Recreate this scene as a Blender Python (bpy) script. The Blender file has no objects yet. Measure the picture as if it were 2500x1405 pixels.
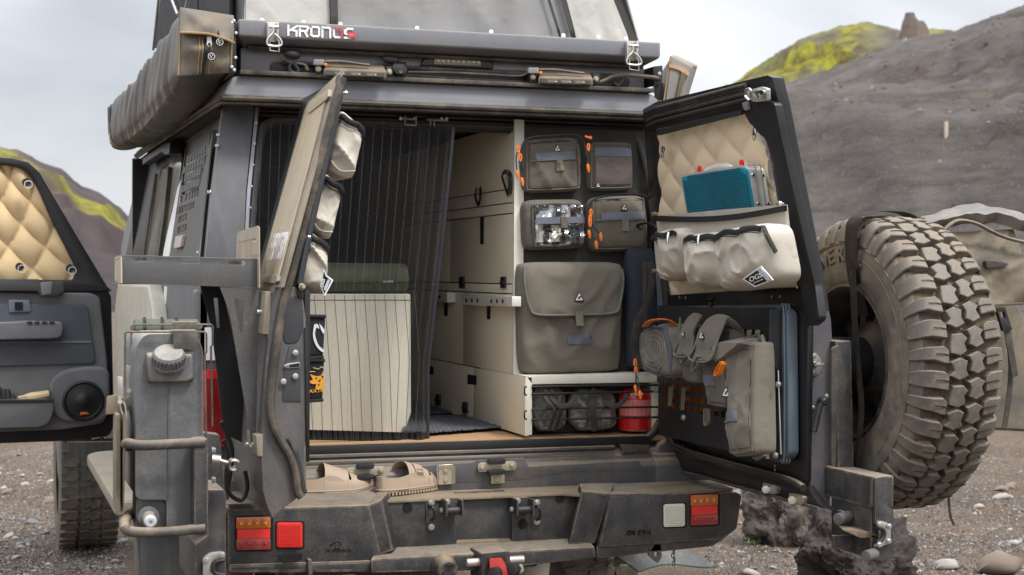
import bpy, bmesh, math, random
from mathutils import Vector as V, Matrix, noise
from mathutils.geometry import tessellate_polygon
random.seed(7)
sc = bpy.context.scene
COL = sc.collection
R = math.radians
# ------------------------------------------------------------------ camera
FPX, CAM = 3850.0, V((0, -4.9, 1.45))
yaw, pitch, roll = R(18.5), R(0.53), 0.0051
f0 = V((math.sin(yaw) * math.cos(pitch), math.cos(yaw) * math.cos(pitch), -math.sin(pitch)))
r0 = V((math.cos(yaw), -math.sin(yaw), 0))
u0 = r0.cross(f0)
rr_ = (r0 * math.cos(roll) + u0 * math.sin(roll)).normalized()
uu_ = (u0 * math.cos(roll) - r0 * math.sin(roll)).normalized()
cam = bpy.data.cameras.new('camera'); camo = bpy.data.objects.new('camera', cam); COL.objects.link(camo)
cam.sensor_width = 36; cam.lens = 36 * FPX / 2500; cam.clip_end = 3000; cam.clip_start = .05
m = Matrix((rr_, uu_, -f0)).transposed().to_4x4(); m.translation = CAM
camo.matrix_world = m
cam.dof.use_dof = True; cam.dof.focus_distance = 4.75; cam.dof.aperture_fstop = 7
sc.camera = camo
# ------------------------------------------------------------------ sky, sun, exposure
wd = bpy.data.worlds.new('World'); sc.world = wd; wd.use_nodes = True
nt = wd.node_tree; nt.nodes.clear()
def N(t, ty, **kw):
    n = t.nodes.new(ty)
    for k, v in kw.items(): setattr(n, k, v)
    return n
SUN_EL, SUN_ROT = R(52), R(160)
wo = N(nt, 'ShaderNodeOutputWorld'); bg = N(nt, 'ShaderNodeBackground'); bg.inputs[1].default_value = .1
sky = N(nt, 'ShaderNodeTexSky', sky_type='NISHITA', sun_disc=False, sun_elevation=SUN_EL, sun_rotation=SUN_ROT)
tc = N(nt, 'ShaderNodeTexCoord'); mp = N(nt, 'ShaderNodeMapping'); mp.inputs['Scale'].default_value = (1, 1, 1.9)
no = N(nt, 'ShaderNodeTexNoise'); no.inputs['Scale'].default_value = 2.4; no.inputs['Detail'].default_value = 5; no.inputs['Roughness'].default_value = .5; no.inputs['Distortion'].default_value = .4
cr_ = N(nt, 'ShaderNodeValToRGB')
cr_.color_ramp.elements[0].position = .36; cr_.color_ramp.elements[0].color = (.50, .52, .565, 1)
cr_.color_ramp.elements[1].position = .56; cr_.color_ramp.elements[1].color = (.90, .91, .935, 1)
vm = N(nt, 'ShaderNodeVectorMath', operation='SCALE'); vm.inputs['Scale'].default_value = 8.2
mx = N(nt, 'ShaderNodeMix', data_type='RGBA'); mx.inputs[0].default_value = .93
nt.links.new(tc.outputs['Generated'], mp.inputs[0]); nt.links.new(mp.outputs[0], no.inputs[0])
nt.links.new(no.outputs[0], cr_.inputs[0]); nt.links.new(cr_.outputs[0], vm.inputs[0])
sz = N(nt, 'ShaderNodeSeparateXYZ'); nt.links.new(tc.outputs['Generated'], sz.inputs[0])
mr = N(nt, 'ShaderNodeMapRange'); mr.inputs[1].default_value = .10; mr.inputs[2].default_value = 1; mr.inputs[3].default_value = 5.0; mr.inputs[4].default_value = 19; nt.links.new(sz.outputs[2], mr.inputs[0]); nt.links.new(mr.outputs[0], vm.inputs['Scale'])
nt.links.new(sky.outputs[0], mx.inputs[6]); nt.links.new(vm.outputs[0], mx.inputs[7])
nt.links.new(mx.outputs[2], bg.inputs[0]); nt.links.new(bg.outputs[0], wo.inputs[0])
sl = bpy.data.lights.new('sun', 'SUN'); sl.energy = 1.5; sl.angle = R(14); sl.color = (1, .965, .92)
so = bpy.data.objects.new('sun', sl); COL.objects.link(so)
so.rotation_euler = V((.35, -.62, 1.05)).to_track_quat('Z', 'Y').to_euler()
sc.view_settings.view_transform = 'Standard'; sc.view_settings.look = 'None'
sc.view_settings.exposure = 1.05; sc.view_settings.gamma = 1; sc.view_settings.use_curve_mapping = False
sc.render.engine = 'CYCLES'
sc.cycles.max_bounces = 6; sc.cycles.diffuse_bounces = 3; sc.cycles.transparent_max_bounces = 12; sc.cycles.use_denoising = True
# ------------------------------------------------------------------ a pixel's ray meets a real plane
def ray(px, py): return (f0 + rr_ * ((px - 1250) / FPX) - uu_ * ((py - 702.5) / FPX))
def hit(px, py, p, n):
    d = ray(px, py); return CAM + d * ((p - CAM).dot(n) / d.dot(n))
def FY(y): return lambda a, b: hit(a, b, V((0, y, 0)), V((0, 1, 0)))
def FX(x): return lambda a, b: hit(a, b, V((x, 0, 0)), V((1, 0, 0)))
def FZ(z): return lambda a, b: hit(a, b, V((0, 0, z)), V((0, 0, 1)))
def lean(p, n, zb, t):          # a vertical plane that leans by slope t above height zb (n points out, lean goes against n)
    def f(a, b):
        q = hit(a, b, p, n)
        if q.z <= zb or t == 0: return q
        n2 = (n + V((0, 0, t))).normalized()
        return hit(a, b, V((p.x, p.y, zb)), n2)
    return f
def RP(o=0): return lean(V((0, -o, 0)), V((0, -1, 0)), 1.42, .27)        # rear face of the body, o proud of it
def LD(o=0): return lean(V((.745 + o, 0, 0)), V((-1, 0, 0)), 1.40, .30)  # outer skin of the left rear door
def RD(o=0): return lean(V((2.21 - o, 0, 0)), V((1, 0, 0)), 1.42, .27)   # inner side of the right rear door, o towards the cargo
def SP(o=0): return lean(V((.65 - o, 0, 0)), V((-1, 0, 0)), 1.42, .18)   # left flank of the body
# ------------------------------------------------------------------ mesh helpers
EDGE = {}
def B(): return bmesh.new()
def O(name, bm, mat, parent=None, bev=0, seg=2, sm=35, label=None, rec=True):
    if rec: bmesh.ops.recalc_face_normals(bm, faces=bm.faces)
    if bev:
        es = [e for e in bm.edges if len(e.link_faces) == 2 and e.calc_face_angle(0) > .55]
        worn = EDGE.get(mat.name) if hasattr(mat, 'name') else None
        if es: bmesh.ops.bevel(bm, geom=es, offset=bev, segments=seg, affect='EDGES', clamp_overlap=True, profile=.6, material=1 if worn else -1)
        if worn: mat = [mat, worn]
    me = bpy.data.meshes.new(name); bm.to_mesh(me); bm.free()
    me.shade_smooth(); me.set_sharp_from_angle(angle=R(sm))
    for q in (mat if isinstance(mat, (list, tuple)) else [mat]): me.materials.append(q)
    o = bpy.data.objects.new(name, me); COL.objects.link(o)
    if parent: o.parent = parent
    if label: o['label'] = label
    return o
ROOTS = []
def thing(name, label, cat, group=None):
    o = bpy.data.objects.new(name, None); COL.objects.link(o); o.empty_display_size = .1
    o['label'] = label; o['category'] = cat
    if group: o['group'] = group
    ROOTS.append(o); return o
def tag(o, label, cat, group=None):
    o['label'] = label; o['category'] = cat
    if group: o['group'] = group
    return o
def setting(o, kind='structure'): o['kind'] = kind; return o
def dup(o, parent=None, off=(0, 0, 0)):
    c = o.copy(); COL.objects.link(c); c.parent = parent; c.location = o.location + V(off)
    for ch in list(o.children): dup(ch, c)
    return c
def hull(bm, pts):
    vs = [bm.verts.new(p) for p in pts]
    r = bmesh.ops.convex_hull(bm, input=vs)
    bmesh.ops.delete(bm, geom=[g for g in r['geom_interior'] if isinstance(g, bmesh.types.BMVert)], context='VERTS')
    bmesh.ops.dissolve_limit(bm, angle_limit=.01, verts=bm.verts, edges=bm.edges)
def box(bm, c, s, rot=None):
    q = Matrix.Translation(V(c)) @ (rot.to_4x4() if rot else Matrix()) @ Matrix.Diagonal((*s, 1))
    bmesh.ops.create_cube(bm, size=1, matrix=q)
def bx(bm, a, b): box(bm, [(a[i] + b[i]) / 2 for i in range(3)], [abs(a[i] - b[i]) for i in range(3)])
def prism(bm, pts, vec, holes=()):
    vec = V(vec); loops = [pts] + list(holes)
    if not holes:
        a = [bm.verts.new(p) for p in pts]; b = [bm.verts.new(p + vec) for p in pts]
        bm.faces.new(a); bm.faces.new(b[::-1])
        for i in range(len(a)): bm.faces.new((a[i], a[i - 1], b[i - 1], b[i]))
        return
    tris = tessellate_polygon(loops); flat = [p for l in loops for p in l]
    a = [bm.verts.new(p) for p in flat]; b = [bm.verts.new(p + vec) for p in flat]
    for t in tris:
        try: bm.faces.new([a[i] for i in t]); bm.faces.new([b[i] for i in t][::-1])
        except ValueError: pass
    k = 0
    for l in loops:
        n = len(l)
        for i in range(n): bm.faces.new((a[k + i], a[k + (i - 1) % n], b[k + (i - 1) % n], b[k + i]))
        k += n
def P(fn, pts): return [fn(*p[:2]) for p in pts]
def pp(bm, fn, pts, vec, holes=()): prism(bm, P(fn, pts), vec, [P(fn, h) for h in holes])
def rr(x0, y0, x1, y1, r, n=3):
    o = []
    for cx, cy, a in ((x1 - r, y0 + r, -90), (x1 - r, y1 - r, 0), (x0 + r, y1 - r, 90), (x0 + r, y0 + r, 180)):
        for i in range(n + 1):
            t = R(a + 90 * i / n); o.append((cx + r * math.cos(t), cy + r * math.sin(t)))
    return o
def rnd(pts, r, n=4):
    o = []; k = len(pts)
    for i in range(k):
        p, a, b = V(pts[i][:2]), V(pts[i - 1][:2]), V(pts[(i + 1) % k][:2])
        q = pts[i][2] if len(pts[i]) > 2 else r
        da, db = (a - p), (b - p); q = min(q, da.length * .45, db.length * .45)
        s, e = p + da.normalized() * q, p + db.normalized() * q
        for j in range(n + 1):
            t = j / n; o.append(tuple(s * (1 - t) ** 2 + p * 2 * t * (1 - t) + e * t * t))
    return o
def cr(pts, n=5, closed=False):      # Catmull-Rom through the points
    pts = [V(p) for p in pts]; o = []; k = len(pts)
    for i in range(k if closed else k - 1):
        g = (lambda j: pts[j % k]) if closed else (lambda j: pts[max(0, min(k - 1, j))])
        a, b, c, d = g(i - 1), g(i), g(i + 1), g(i + 2)
        for j in range(n):
            t = j / n
            o.append(.5 * ((2 * b) + (c - a) * t + (2 * a - 5 * b + 4 * c - d) * t * t + (3 * b - a - 3 * c + d) * t ** 3))
    if not closed: o.append(pts[-1])
    return o
def tube(bm, pts, r, n=8, closed=False, flat=1, up=None):
    pts = [V(p) for p in pts]; k = len(pts); rings = []; prev = None
    for i, p in enumerate(pts):
        a = pts[i - 1] if (i or closed) else p; b = pts[(i + 1) % k] if (i < k - 1 or closed) else p
        t = (b - a)
        t = t.normalized() if t.length > 1e-9 else V((0, 0, 1))
        if prev is None:
            s = up or (V((0, 0, 1)) if abs(t.z) < .9 else V((0, 1, 0)))
            prev = (V(s) - t * V(s).dot(t)).normalized()
        else: prev = (prev - t * prev.dot(t)).normalized()
        w = t.cross(prev); q = r[i] if isinstance(r, (list, tuple)) else r
        rings.append([bm.verts.new(p + prev * (q * flat * math.cos(6.28318 * j / n)) + w * (q * math.sin(6.28318 * j / n))) for j in range(n)])
    for i in range(k if closed else k - 1):
        A, C = rings[i], rings[(i + 1) % k]
        for j in range(n): bm.faces.new((A[j], A[(j + 1) % n], C[(j + 1) % n], C[j]))
    if not closed: bm.faces.new(rings[0][::-1]); bm.faces.new(rings[-1])
def cyl(bm, a, b, r, n=14, r2=None): tube(bm, [V(a), V(b)], [r, r if r2 is None else r2], n)
def frame_of(ax):
    ax = V(ax).normalized(); s = V((0, 0, 1)) if abs(ax.z) < .9 else V((1, 0, 0))
    u = (s - ax * s.dot(ax)).normalized(); return ax, u, ax.cross(u)
def lathe(bm, o, ax, prof, n=24):
    ax, u, w = frame_of(ax); o = V(o); rings = []
    for r, h in prof:
        if r < 1e-6: rings.append([bm.verts.new(o + ax * h)])
        else: rings.append([bm.verts.new(o + ax * h + (u * math.cos(6.28318 * j / n) + w * math.sin(6.28318 * j / n)) * r) for j in range(n)])
    for A, C in zip(rings, rings[1:]):
        for j in range(n):
            k = (j + 1) % n
            if len(A) == 1 and len(C) == 1: continue
            if len(A) == 1: bm.faces.new((A[0], C[j], C[k]))
            elif len(C) == 1: bm.faces.new((A[j], A[k], C[0]))
            else: bm.faces.new((A[j], A[k], C[k], C[j]))
def surf(bm, fn, nu, nv, th=None, uv=False):     # sheet; th (vector) gives it a real thickness
    g = [[V(fn(i / nu, j / nv)) for j in range(nv + 1)] for i in range(nu + 1)]
    a = [[bm.verts.new(p) for p in r] for r in g]
    l = bm.loops.layers.uv.verify() if uv else None
    for i in range(nu):
        for j in range(nv):
            f = bm.faces.new((a[i][j], a[i + 1][j], a[i + 1][j + 1], a[i][j + 1]))
            if uv:
                for lp, (x, y) in zip(f.loops, ((i, j), (i + 1, j), (i + 1, j + 1), (i, j + 1))): lp[l].uv = (x / nu, y / nv)
    if th is not None:
        th = V(th); b = [[bm.verts.new(p + th) for p in r] for r in g]
        for i in range(nu):
            for j in range(nv): bm.faces.new((b[i][j + 1], b[i + 1][j + 1], b[i + 1][j], b[i][j]))
        for i in range(nu):
            bm.faces.new((a[i + 1][0], a[i][0], b[i][0], b[i + 1][0])); bm.faces.new((a[i][nv], a[i + 1][nv], b[i + 1][nv], b[i][nv]))
        for j in range(nv):
            bm.faces.new((a[0][j], a[0][j + 1], b[0][j + 1], b[0][j])); bm.faces.new((a[nu][j + 1], a[nu][j], b[nu][j], b[nu][j + 1]))
def bil(c, u, v): return c[0].lerp(c[1], u).lerp(c[3].lerp(c[2], u), v)
def wr(p, s, seed=0):          # cloth folds: sharp-crested ridged noise, long in one direction
    a = noise.noise(V((p.x * s + p.z * s * .5 + seed, p.y * s, p.z * s * .4)))
    b = noise.noise(V((p.x * s * 1.9 - p.z * s * 1.2, p.y * s * 2.0, p.z * s * .9 + seed)))
    c = noise.noise(V((p.x * s * 4 + p.z * s * 2, p.y * s * 4, p.z * s * 3 - seed)))
    return max(0, 1 - abs(a) * 3) ** 2 * .8 + max(0, 1 - abs(b) * 3) ** 2 * .35 + max(0, 1 - abs(c) * 3) * .06 + a * .5
def cushion(bm, c, dep, nu=22, nv=22, rc=.08, p=4, edge=.5, w=0, ws=9, seed=0, bulge=None):
    # soft pouch: back quad c (TL,TR,BR,BL), front blown out by vector dep, with folds of height w
    dep = V(dep); nd = dep.normalized()
    def mp_(u, v):
        a, b = 2 * u - 1, 2 * v - 1
        a2, b2 = a * (1 - rc * abs(b) ** 7), b * (1 - rc * abs(a) ** 7)
        q = bil(c, (a2 + 1) / 2, (b2 + 1) / 2)
        h = edge + (1 - edge) * (max(0, (1 - abs(a) ** p)) * max(0, (1 - abs(b) ** p))) ** .5
        if bulge: h *= bulge(u, v)
        inn = min(1, 6 * min(u, 1 - u, v, 1 - v) + .25)
        return q, h, inn
    F, K = [], []
    for i in range(nu + 1):
        fr, kr = [], []
        for j in range(nv + 1):
            q, h, inn = mp_(i / nu, j / nv)
            x = q + dep * h
            if w: x += nd * (w * inn * (wr(x, ws, seed) - .5))
            fr.append(bm.verts.new(x)); kr.append(q)
        F.append(fr); K.append(kr)
    for i in range(nu):
        for j in range(nv): bm.faces.new((F[i][j], F[i + 1][j], F[i + 1][j + 1], F[i][j + 1]))
    loop = [(i, 0) for i in range(nu)] + [(nu, j) for j in range(nv)] + [(i, nv) for i in range(nu, 0, -1)] + [(0, j) for j in range(nv, 0, -1)]
    bk = [bm.verts.new(K[i][j]) for i, j in loop]
    for k in range(len(loop)):
        a, b = loop[k], loop[(k + 1) % len(loop)]
        bm.faces.new((F[a[0]][a[1]], F[b[0]][b[1]], bk[(k + 1) % len(loop)], bk[k]))
    bm.faces.new(bk)
    def gg(u, v):
        q, h, inn = mp_(min(1, max(0, u)), min(1, max(0, v))); x = q + dep * h
        return x + nd * (w * inn * (wr(x, ws, seed) - .5)) if w else x
    return gg
def text(name, s, mat, parent, o, xd, yd, size, ext=.0006, off=0, squash=1, sp=1):
    cu = bpy.data.curves.new(name, 'FONT'); cu.body = s; cu.size = size; cu.extrude = ext; cu.offset = off * size; cu.resolution_u = 3; cu.space_character = sp
    t = bpy.data.objects.new('t', cu); COL.objects.link(t)
    me = bpy.data.meshes.new_from_object(t.evaluated_get(bpy.context.evaluated_depsgraph_get()))
    bpy.data.objects.remove(t); bpy.data.curves.remove(cu)
    xd = V(xd).normalized(); yd = V(yd); yd = (yd - xd * yd.dot(xd)).normalized(); zd = xd.cross(yd)
    q = Matrix((xd * squash, yd, zd)).transposed().to_4x4(); q.translation = V(o)
    me.transform(q); me.materials.clear(); me.materials.append(mat); me.name = name
    ob = bpy.data.objects.new(name, me); COL.objects.link(ob); ob.parent = parent
    return ob
def textp(name, s, mat, parent, fn, a, b, hpx, **k):   # lettering from pixel a to pixel b along a plane, hpx cap height
    A, Bp = fn(*a), fn(*b); up = fn(a[0], a[1] - hpx) - A
    o = text(name, s, mat, parent, (0, 0, 0), (1, 0, 0), (0, 1, 0), 1)
    w = max(v.co.x for v in o.data.vertices) or 1; h = max(v.co.y for v in o.data.vertices) or 1
    me = o.data; bpy.data.objects.remove(o); bpy.data.meshes.remove(me)
    ln = (Bp - A).length; H = up.length / h
    return text(name, s, mat, parent, A, Bp - A, up, H, squash=ln / (w * H), **k)
def bolt(name, mat, parent, p, ax, r=.008, h=.006, hexa=True, washer=True):
    bm = B(); ax = V(ax).normalized(); p = V(p)
    if washer: lathe(bm, p, ax, [(0, 0), (r * 1.35, 0), (r * 1.35, h * .25), (0, h * .25)], 16)
    n = 6 if hexa else 14
    lathe(bm, p, ax, [(0, h * .2), (r, h * .2), (r, h * .85), (r * .82, h), (0, h)], n)
    if not hexa: lathe(bm, p + ax * h * 1.01, ax, [(0, 0), (r * .4, 0), (0, h * .05)], 6)
    return O(name, bm, mat, parent)
# ------------------------------------------------------------------ materials
TAN = (.34, .255, .165)
def M(name, col, rough=.6, metal=0, col2=None, ns=7, dust=0, dc=TAN, ds=5, up=0, speck=0, bump=0, bs=300, spec=.5, sheen=0, weave=0, coat=0, streak=0, str_=(1, 1, 1), alpha=None, em=0, trans=0, folds=1., edge=0):
    m = bpy.data.materials.new(name); m.use_nodes = True; t = m.node_tree; bs_ = t.nodes['Principled BSDF']; L = t.links.new
    tc = N(t, 'ShaderNodeTexCoord'); mpn = N(t, 'ShaderNodeMapping'); mpn.inputs['Scale'].default_value = str_; L(tc.outputs['Object'], mpn.inputs[0])
    def noi(s, d=4, r=.6, v=None):
        n = N(t, 'ShaderNodeTexNoise'); n.inputs['Scale'].default_value = s; n.inputs['Detail'].default_value = d; n.inputs['Roughness'].default_value = r
        L((v or mpn.outputs[0]), n.inputs[0]); return n.outputs[0]
    def rmp(x, a, b, c=0., d=1.):
        n = N(t, 'ShaderNodeMapRange'); n.inputs[1].default_value = a; n.inputs[2].default_value = b; n.inputs[3].default_value = c; n.inputs[4].default_value = d; L(x, n.inputs[0]); return n.outputs[0]
    def mix(f, a, b):
        n = N(t, 'ShaderNodeMix', data_type='RGBA')
        for x, i in ((f, 0), (a, 6), (b, 7)):
            if hasattr(x, 'links'): L(x, n.inputs[i])
            else: n.inputs[i].default_value = x if i == 0 else (*x[:3], 1)
        return n.outputs[2]
    def mth(op, a, b):
        n = N(t, 'ShaderNodeMath', operation=op); n.use_clamp = op != 'MULTIPLY'
        for x, i in ((a, 0), (b, 1)):
            if hasattr(x, 'links'): L(x, n.inputs[i])
            else: n.inputs[i].default_value = x
        return n.outputs[0]
    c2 = col2 or tuple(x * .78 for x in col)
    c = mix(rmp(noi(ns, 6), .35, .68), col, c2)
    ro = rough
    if dust or up or speck or streak:
        fac = 0.
        if dust: fac = mth('MULTIPLY', mth('MULTIPLY', rmp(noi(ds, 12, .74), .44, .70), rmp(noi(ds * 11, 6, .7), .32, .62, .25, 1.)), dust * 1.15)
        if streak:
            mp2 = N(t, 'ShaderNodeMapping'); mp2.inputs['Scale'].default_value = (38, 38, 1.6); L(tc.outputs['Object'], mp2.inputs[0])
            fac = mth('ADD', fac, mth('MULTIPLY', rmp(noi(1, 5, .6, mp2.outputs[0]), .5, .75), streak))
        if up:
            g = N(t, 'ShaderNodeNewGeometry'); sx = N(t, 'ShaderNodeSeparateXYZ'); L(g.outputs['Normal'], sx.inputs[0])
            fac = mth('ADD', fac, mth('MULTIPLY', mth('MULTIPLY', rmp(sx.outputs[2], .35, .95), rmp(noi(9, 8, .7), .25, .6, .35, 1)), up))
        if edge:
            ge = N(t, 'ShaderNodeNewGeometry'); fac = mth('ADD', fac, mth('MULTIPLY', mth('MULTIPLY', rmp(ge.outputs['Pointiness'], .515, .60), rmp(noi(40, 6, .7), .35, .6, .3, 1.)), edge))
        if speck: fac = mth('ADD', fac, mth('MULTIPLY', rmp(noi(260, 2, .5), .66, .72), speck))
        c = mix(fac, c, dc)
        q = N(t, 'ShaderNodeMix'); L(fac, q.inputs[0]); q.inputs[2].default_value = rough; q.inputs[3].default_value = .95; L(q.outputs[0], bs_.inputs['Roughness'])
        if metal:
            q = N(t, 'ShaderNodeMix'); L(fac, q.inputs[0]); q.inputs[2].default_value = metal; q.inputs[3].default_value = 0; L(q.outputs[0], bs_.inputs['Metallic'])
    else:
        L(rmp(noi(ns * 3, 5), .3, .7, max(.05, rough - .07), min(1, rough + .07)), bs_.inputs['Roughness']); bs_.inputs['Metallic'].default_value = metal
    L(c, bs_.inputs['Base Color'])
    bs_.inputs['Specular IOR Level'].default_value = spec
    if sheen: bs_.inputs['Sheen Weight'].default_value = sheen; bs_.inputs['Sheen Roughness'].default_value = .5
    if coat: bs_.inputs['Coat Weight'].default_value = coat; bs_.inputs['Coat Roughness'].default_value = .15
    if trans: bs_.inputs['Transmission Weight'].default_value = trans
    if alpha is not None: bs_.inputs['Alpha'].default_value = alpha
    if bump or weave:
        bp = N(t, 'ShaderNodeBump'); bp.inputs['Strength'].default_value = bump or weave; bp.inputs['Distance'].default_value = .0015
        if weave:
            fo = rmp(mth('ABSOLUTE', mth('SUBTRACT', noi(9, 2.5, .5), .5), 0.), 0, .16); bp0 = N(t, 'ShaderNodeBump'); bp0.inputs['Strength'].default_value = .75; bp0.inputs['Distance'].default_value = .0035 * folds; L(fo, bp0.inputs['Height']); L(bp0.outputs[0], bp.inputs['Normal'])
            h = mth('ADD', mth('MULTIPLY', noi(bs * .9, 3), .8), .25)
            c = mix(rmp(h, .3, 1.1), tuple(x * .8 for x in col), tuple(min(1, x * 1.18) for x in col))
            c = mix(mth('MULTIPLY', rmp(noi(ns, 6), .35, .68), .5), c, c2)
            if dust: c = mix(mth('MULTIPLY', rmp(noi(ds, 9, .68), .42, .75), dust), c, dc)
            L(c, bs_.inputs['Base Color'])
        else: h = noi(bs, 3, .6)
        L(h, bp.inputs['Height']); L(bp.outputs[0], bs_.inputs['Normal'])
    return m
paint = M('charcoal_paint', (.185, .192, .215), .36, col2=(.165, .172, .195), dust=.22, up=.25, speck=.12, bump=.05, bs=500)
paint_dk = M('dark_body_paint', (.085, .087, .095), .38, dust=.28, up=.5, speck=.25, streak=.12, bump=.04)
paint_side = M('streaked_corner_paint', (.10, .103, .112), .5, dust=.2, speck=.2, streak=.3, dc=(.22, .21, .20))
steel_bk = M('textured_black_steel', (.030, .031, .034), .48, dust=.26, ds=12, dc=(.27, .225, .175), up=.85, speck=.4, bump=.35, bs=350, streak=.07)
plate_bk = M('powder_coated_plate', (.075, .077, .08), .55, dust=.2, ds=7, up=.8, speck=.55, bump=.3, bs=420)
black_in = M('black_door_metal', (.012, .012, .014), .32, col2=(.008, .008, .01), dust=.05, speck=.1)
black_pl = M('black_plastic', (.02, .02, .022), .5, bump=.1)
black_sat = M('satin_black_plate', (.018, .018, .02), .42, bump=.12, bs=500)
rubber = M('door_seal_rubber', (.022, .022, .023), .55, dust=.22, ds=8, up=.6, bump=.1)
rubber_dusty = M('dusty_rubber', (.045, .042, .038), .6, dust=.5, ds=12, streak=.12)
tyre_m = M('tyre_rubber', (.115, .101, .085), .55, col2=(.08, .071, .061), dust=.75, ds=14, dc=(.30, .235, .165), up=.45, bump=.4, bs=120, ns=22, speck=.2)
tyre_gr = M('dirty_tyre_groove', (.09, .068, .045), .9, col2=(.05, .04, .03), dust=.6, ds=14, dc=(.24, .175, .11), ns=20, bump=.5, bs=90)
tan_glass = M('dust_covered_glass', (.42, .345, .235), .5, col2=(.34, .28, .19), ns=5, streak=.25, dc=(.16, .14, .115), speck=.1)
tan_paint = M('dust_covered_paint', (.28, .235, .175), .6, col2=(.12, .105, .085), ns=4, streak=.4, dc=(.34, .28, .2))
zinc = M('zinc_steel', (.62, .61, .58), .35, .9, dust=.35, ds=14, dc=(.42, .36, .27))
brass = M('yellow_zinc', (.55, .5, .38), .45, .7, dust=.4, ds=14)
rust = M('rusty_bolt', (.22, .13, .08), .8, .2, dust=.6, ds=20)
steel = M('stainless_steel', (.68, .67, .65), .25, 1)
beige = M('cream_cabinet_laminate', (.84, .77, .61), .5, col2=(.80, .73, .57), bump=.05, bs=600)
cream = M('cream_edge', (.82, .79, .68), .45)
navy = M('navy_loop_fabric', (.035, .04, .06), .95, bump=.6, bs=500, sheen=.3)
olive = M('olive_pouch_fabric', (.135, .117, .092), .88, col2=(.10, .089, .071), weave=.5, bs=260, sheen=.15)
olive_lt = M('olive_bag_fabric', (.168, .149, .118), .88, col2=(.132, .118, .093), weave=.5, bs=240, ns=5, sheen=.15)
moss_web = M('green_webbing', (.19, .195, .13), .9, bump=.5, bs=500)
velcro = M('grey_loop_strip', (.17, .185, .225), .95, bump=.7, bs=900)
trim_g = M('grey_green_binding', (.16, .175, .14), .8, bump=.3)
orange = M('orange_cord', (.9, .22, .02), .5)
org_fab = M('grey_canvas', (.56, .515, .44), .85, col2=(.50, .455, .385), weave=.35, bs=280, sheen=.1)
zipm = M('black_zip_tape', (.018, .018, .02), .7, bump=.6, bs=700)
quiltm = M('beige_quilted_fabric', (.78, .64, .45), .8, col2=(.74, .60, .415), weave=.2, bs=500, sheen=.1, folds=.3)
quilt2 = M('golden_quilted_fabric', (.68, .51, .29), .8, col2=(.62, .46, .26), weave=.2, bs=500, folds=.4)
canvas = M('dusty_pvc_bag', (.075, .07, .064), .45, dust=.55, ds=6, up=.4, dc=(.30, .245, .175), bump=.5, bs=30, streak=.12)
canvas_end = M('dusty_pvc_end', (.12, .113, .10), .5, dust=.6, ds=9, up=.4, dc=(.3, .22, .13), bump=.3, bs=60)
stitch = M('tan_stitching', (.38, .26, .13), .9, bump=.5, bs=300)
tent_lt = M('pale_tent_canvas', (.47, .46, .43), .9, col2=(.42, .41, .37), ns=3, weave=.2, bs=420)
tent_gr = M('grey_tent_canvas', (.27, .27, .268), .9, col2=(.205, .20, .195), ns=3, weave=.2, bs=420)
tent_dk = M('dark_tent_canvas', (.11, .112, .125), .9, col2=(.085, .087, .1), ns=4, weave=.2, bs=300)
trim_k = M('dark_tape', (.055, .053, .05), .85)
white = M('white_print', (.82, .82, .82), .5)
red_pr = M('red_print', (.75, .04, .05), .45)
grey_pl = M('grey_door_plastic', (.15, .152, .16), .6, bump=.25, bs=350)
grey_ins = M('blue_grey_door_insert', (.085, .095, .115), .8, bump=.4, bs=500)
jerry_m = M('dusty_black_polyethylene', (.085, .088, .094), .45, col2=(.08, .084, .093), dust=.5, ds=7, up=.95, dc=(.30, .28, .245), speck=.35, bump=.25, bs=180, streak=.25)  # pale up-facing tone: real dust plus shoulder highlights painted into the colour
tubem = M('dusty_black_tube', (.06, .057, .053), .55, dust=.55, up=.6, ds=9)
redlens = M('red_lens', (.62, .012, .012), .25, col2=(.5, .01, .01), spec=.6, coat=.3)
redlens2 = M('dusty_dark_red_lens', (.30, .012, .018), .25, dust=.3, ds=16, coat=.9)
redrefl = M('red_reflector', (.85, .035, .025), .35, bump=.6, bs=260, dust=.08)
amber = M('dusty_amber_lens', (.55, .13, .01), .25, dust=.28, ds=16, coat=.9)
amberdot = M('amber_led', (.9, .42, .04), .3)
reddot = M('red_led', (.85, .02, .03), .3)
whitelens = M('white_lens', (.72, .71, .64), .3, bump=.5, bs=150, dust=.15)
red_can = M('red_enamel', (.62, .012, .015), .25, coat=.4)
pink_lab = M('pink_printed_label', (.66, .18, .17), .5, col2=(.72, .28, .26), ns=120)
teal = M('teal_panel', (.008, .29, .40), .5)
navy_ln = M('dark_blue_print', (.004, .04, .085), .5)
alu = M('brushed_aluminium', (.66, .65, .62), .35, .35)
sandal = M('beige_eva_foam', (.42, .325, .24), .6, col2=(.38, .295, .22), bump=.25, bs=260)
sandal_d = M('worn_insole', (.30, .215, .16), .85, bump=.3)
corduroy = M('green_corduroy', (.12, .135, .08), .9, sheen=.2)
seat_m = M('beige_mesh_cover', (.78, .75, .64), .9, col2=(.74, .70, .58), bump=.5, bs=420, ns=60)
rugm = M('grey_rag_rug', (.11, .115, .13), .95, bump=.9, bs=160, col2=(.07, .075, .09), ns=60)
wood = M('plywood_edge', (.50, .31, .17), .6, ns=20, str_=(1, 8, 8))
neo = M('black_neoprene', (.02, .018, .026), .85, bump=.3)
yellow = M('orange_print', (.95, .42, .03), .5)
orange_bk = M('orange_board', (.72, .17, .01), .5)
bluegrey = M('blue_grey_moulding', (.10, .135, .165), .45)
flare = M('pale_dusty_paint', (.46, .44, .36), .5, dust=.4, ds=6, speck=.2)
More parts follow.
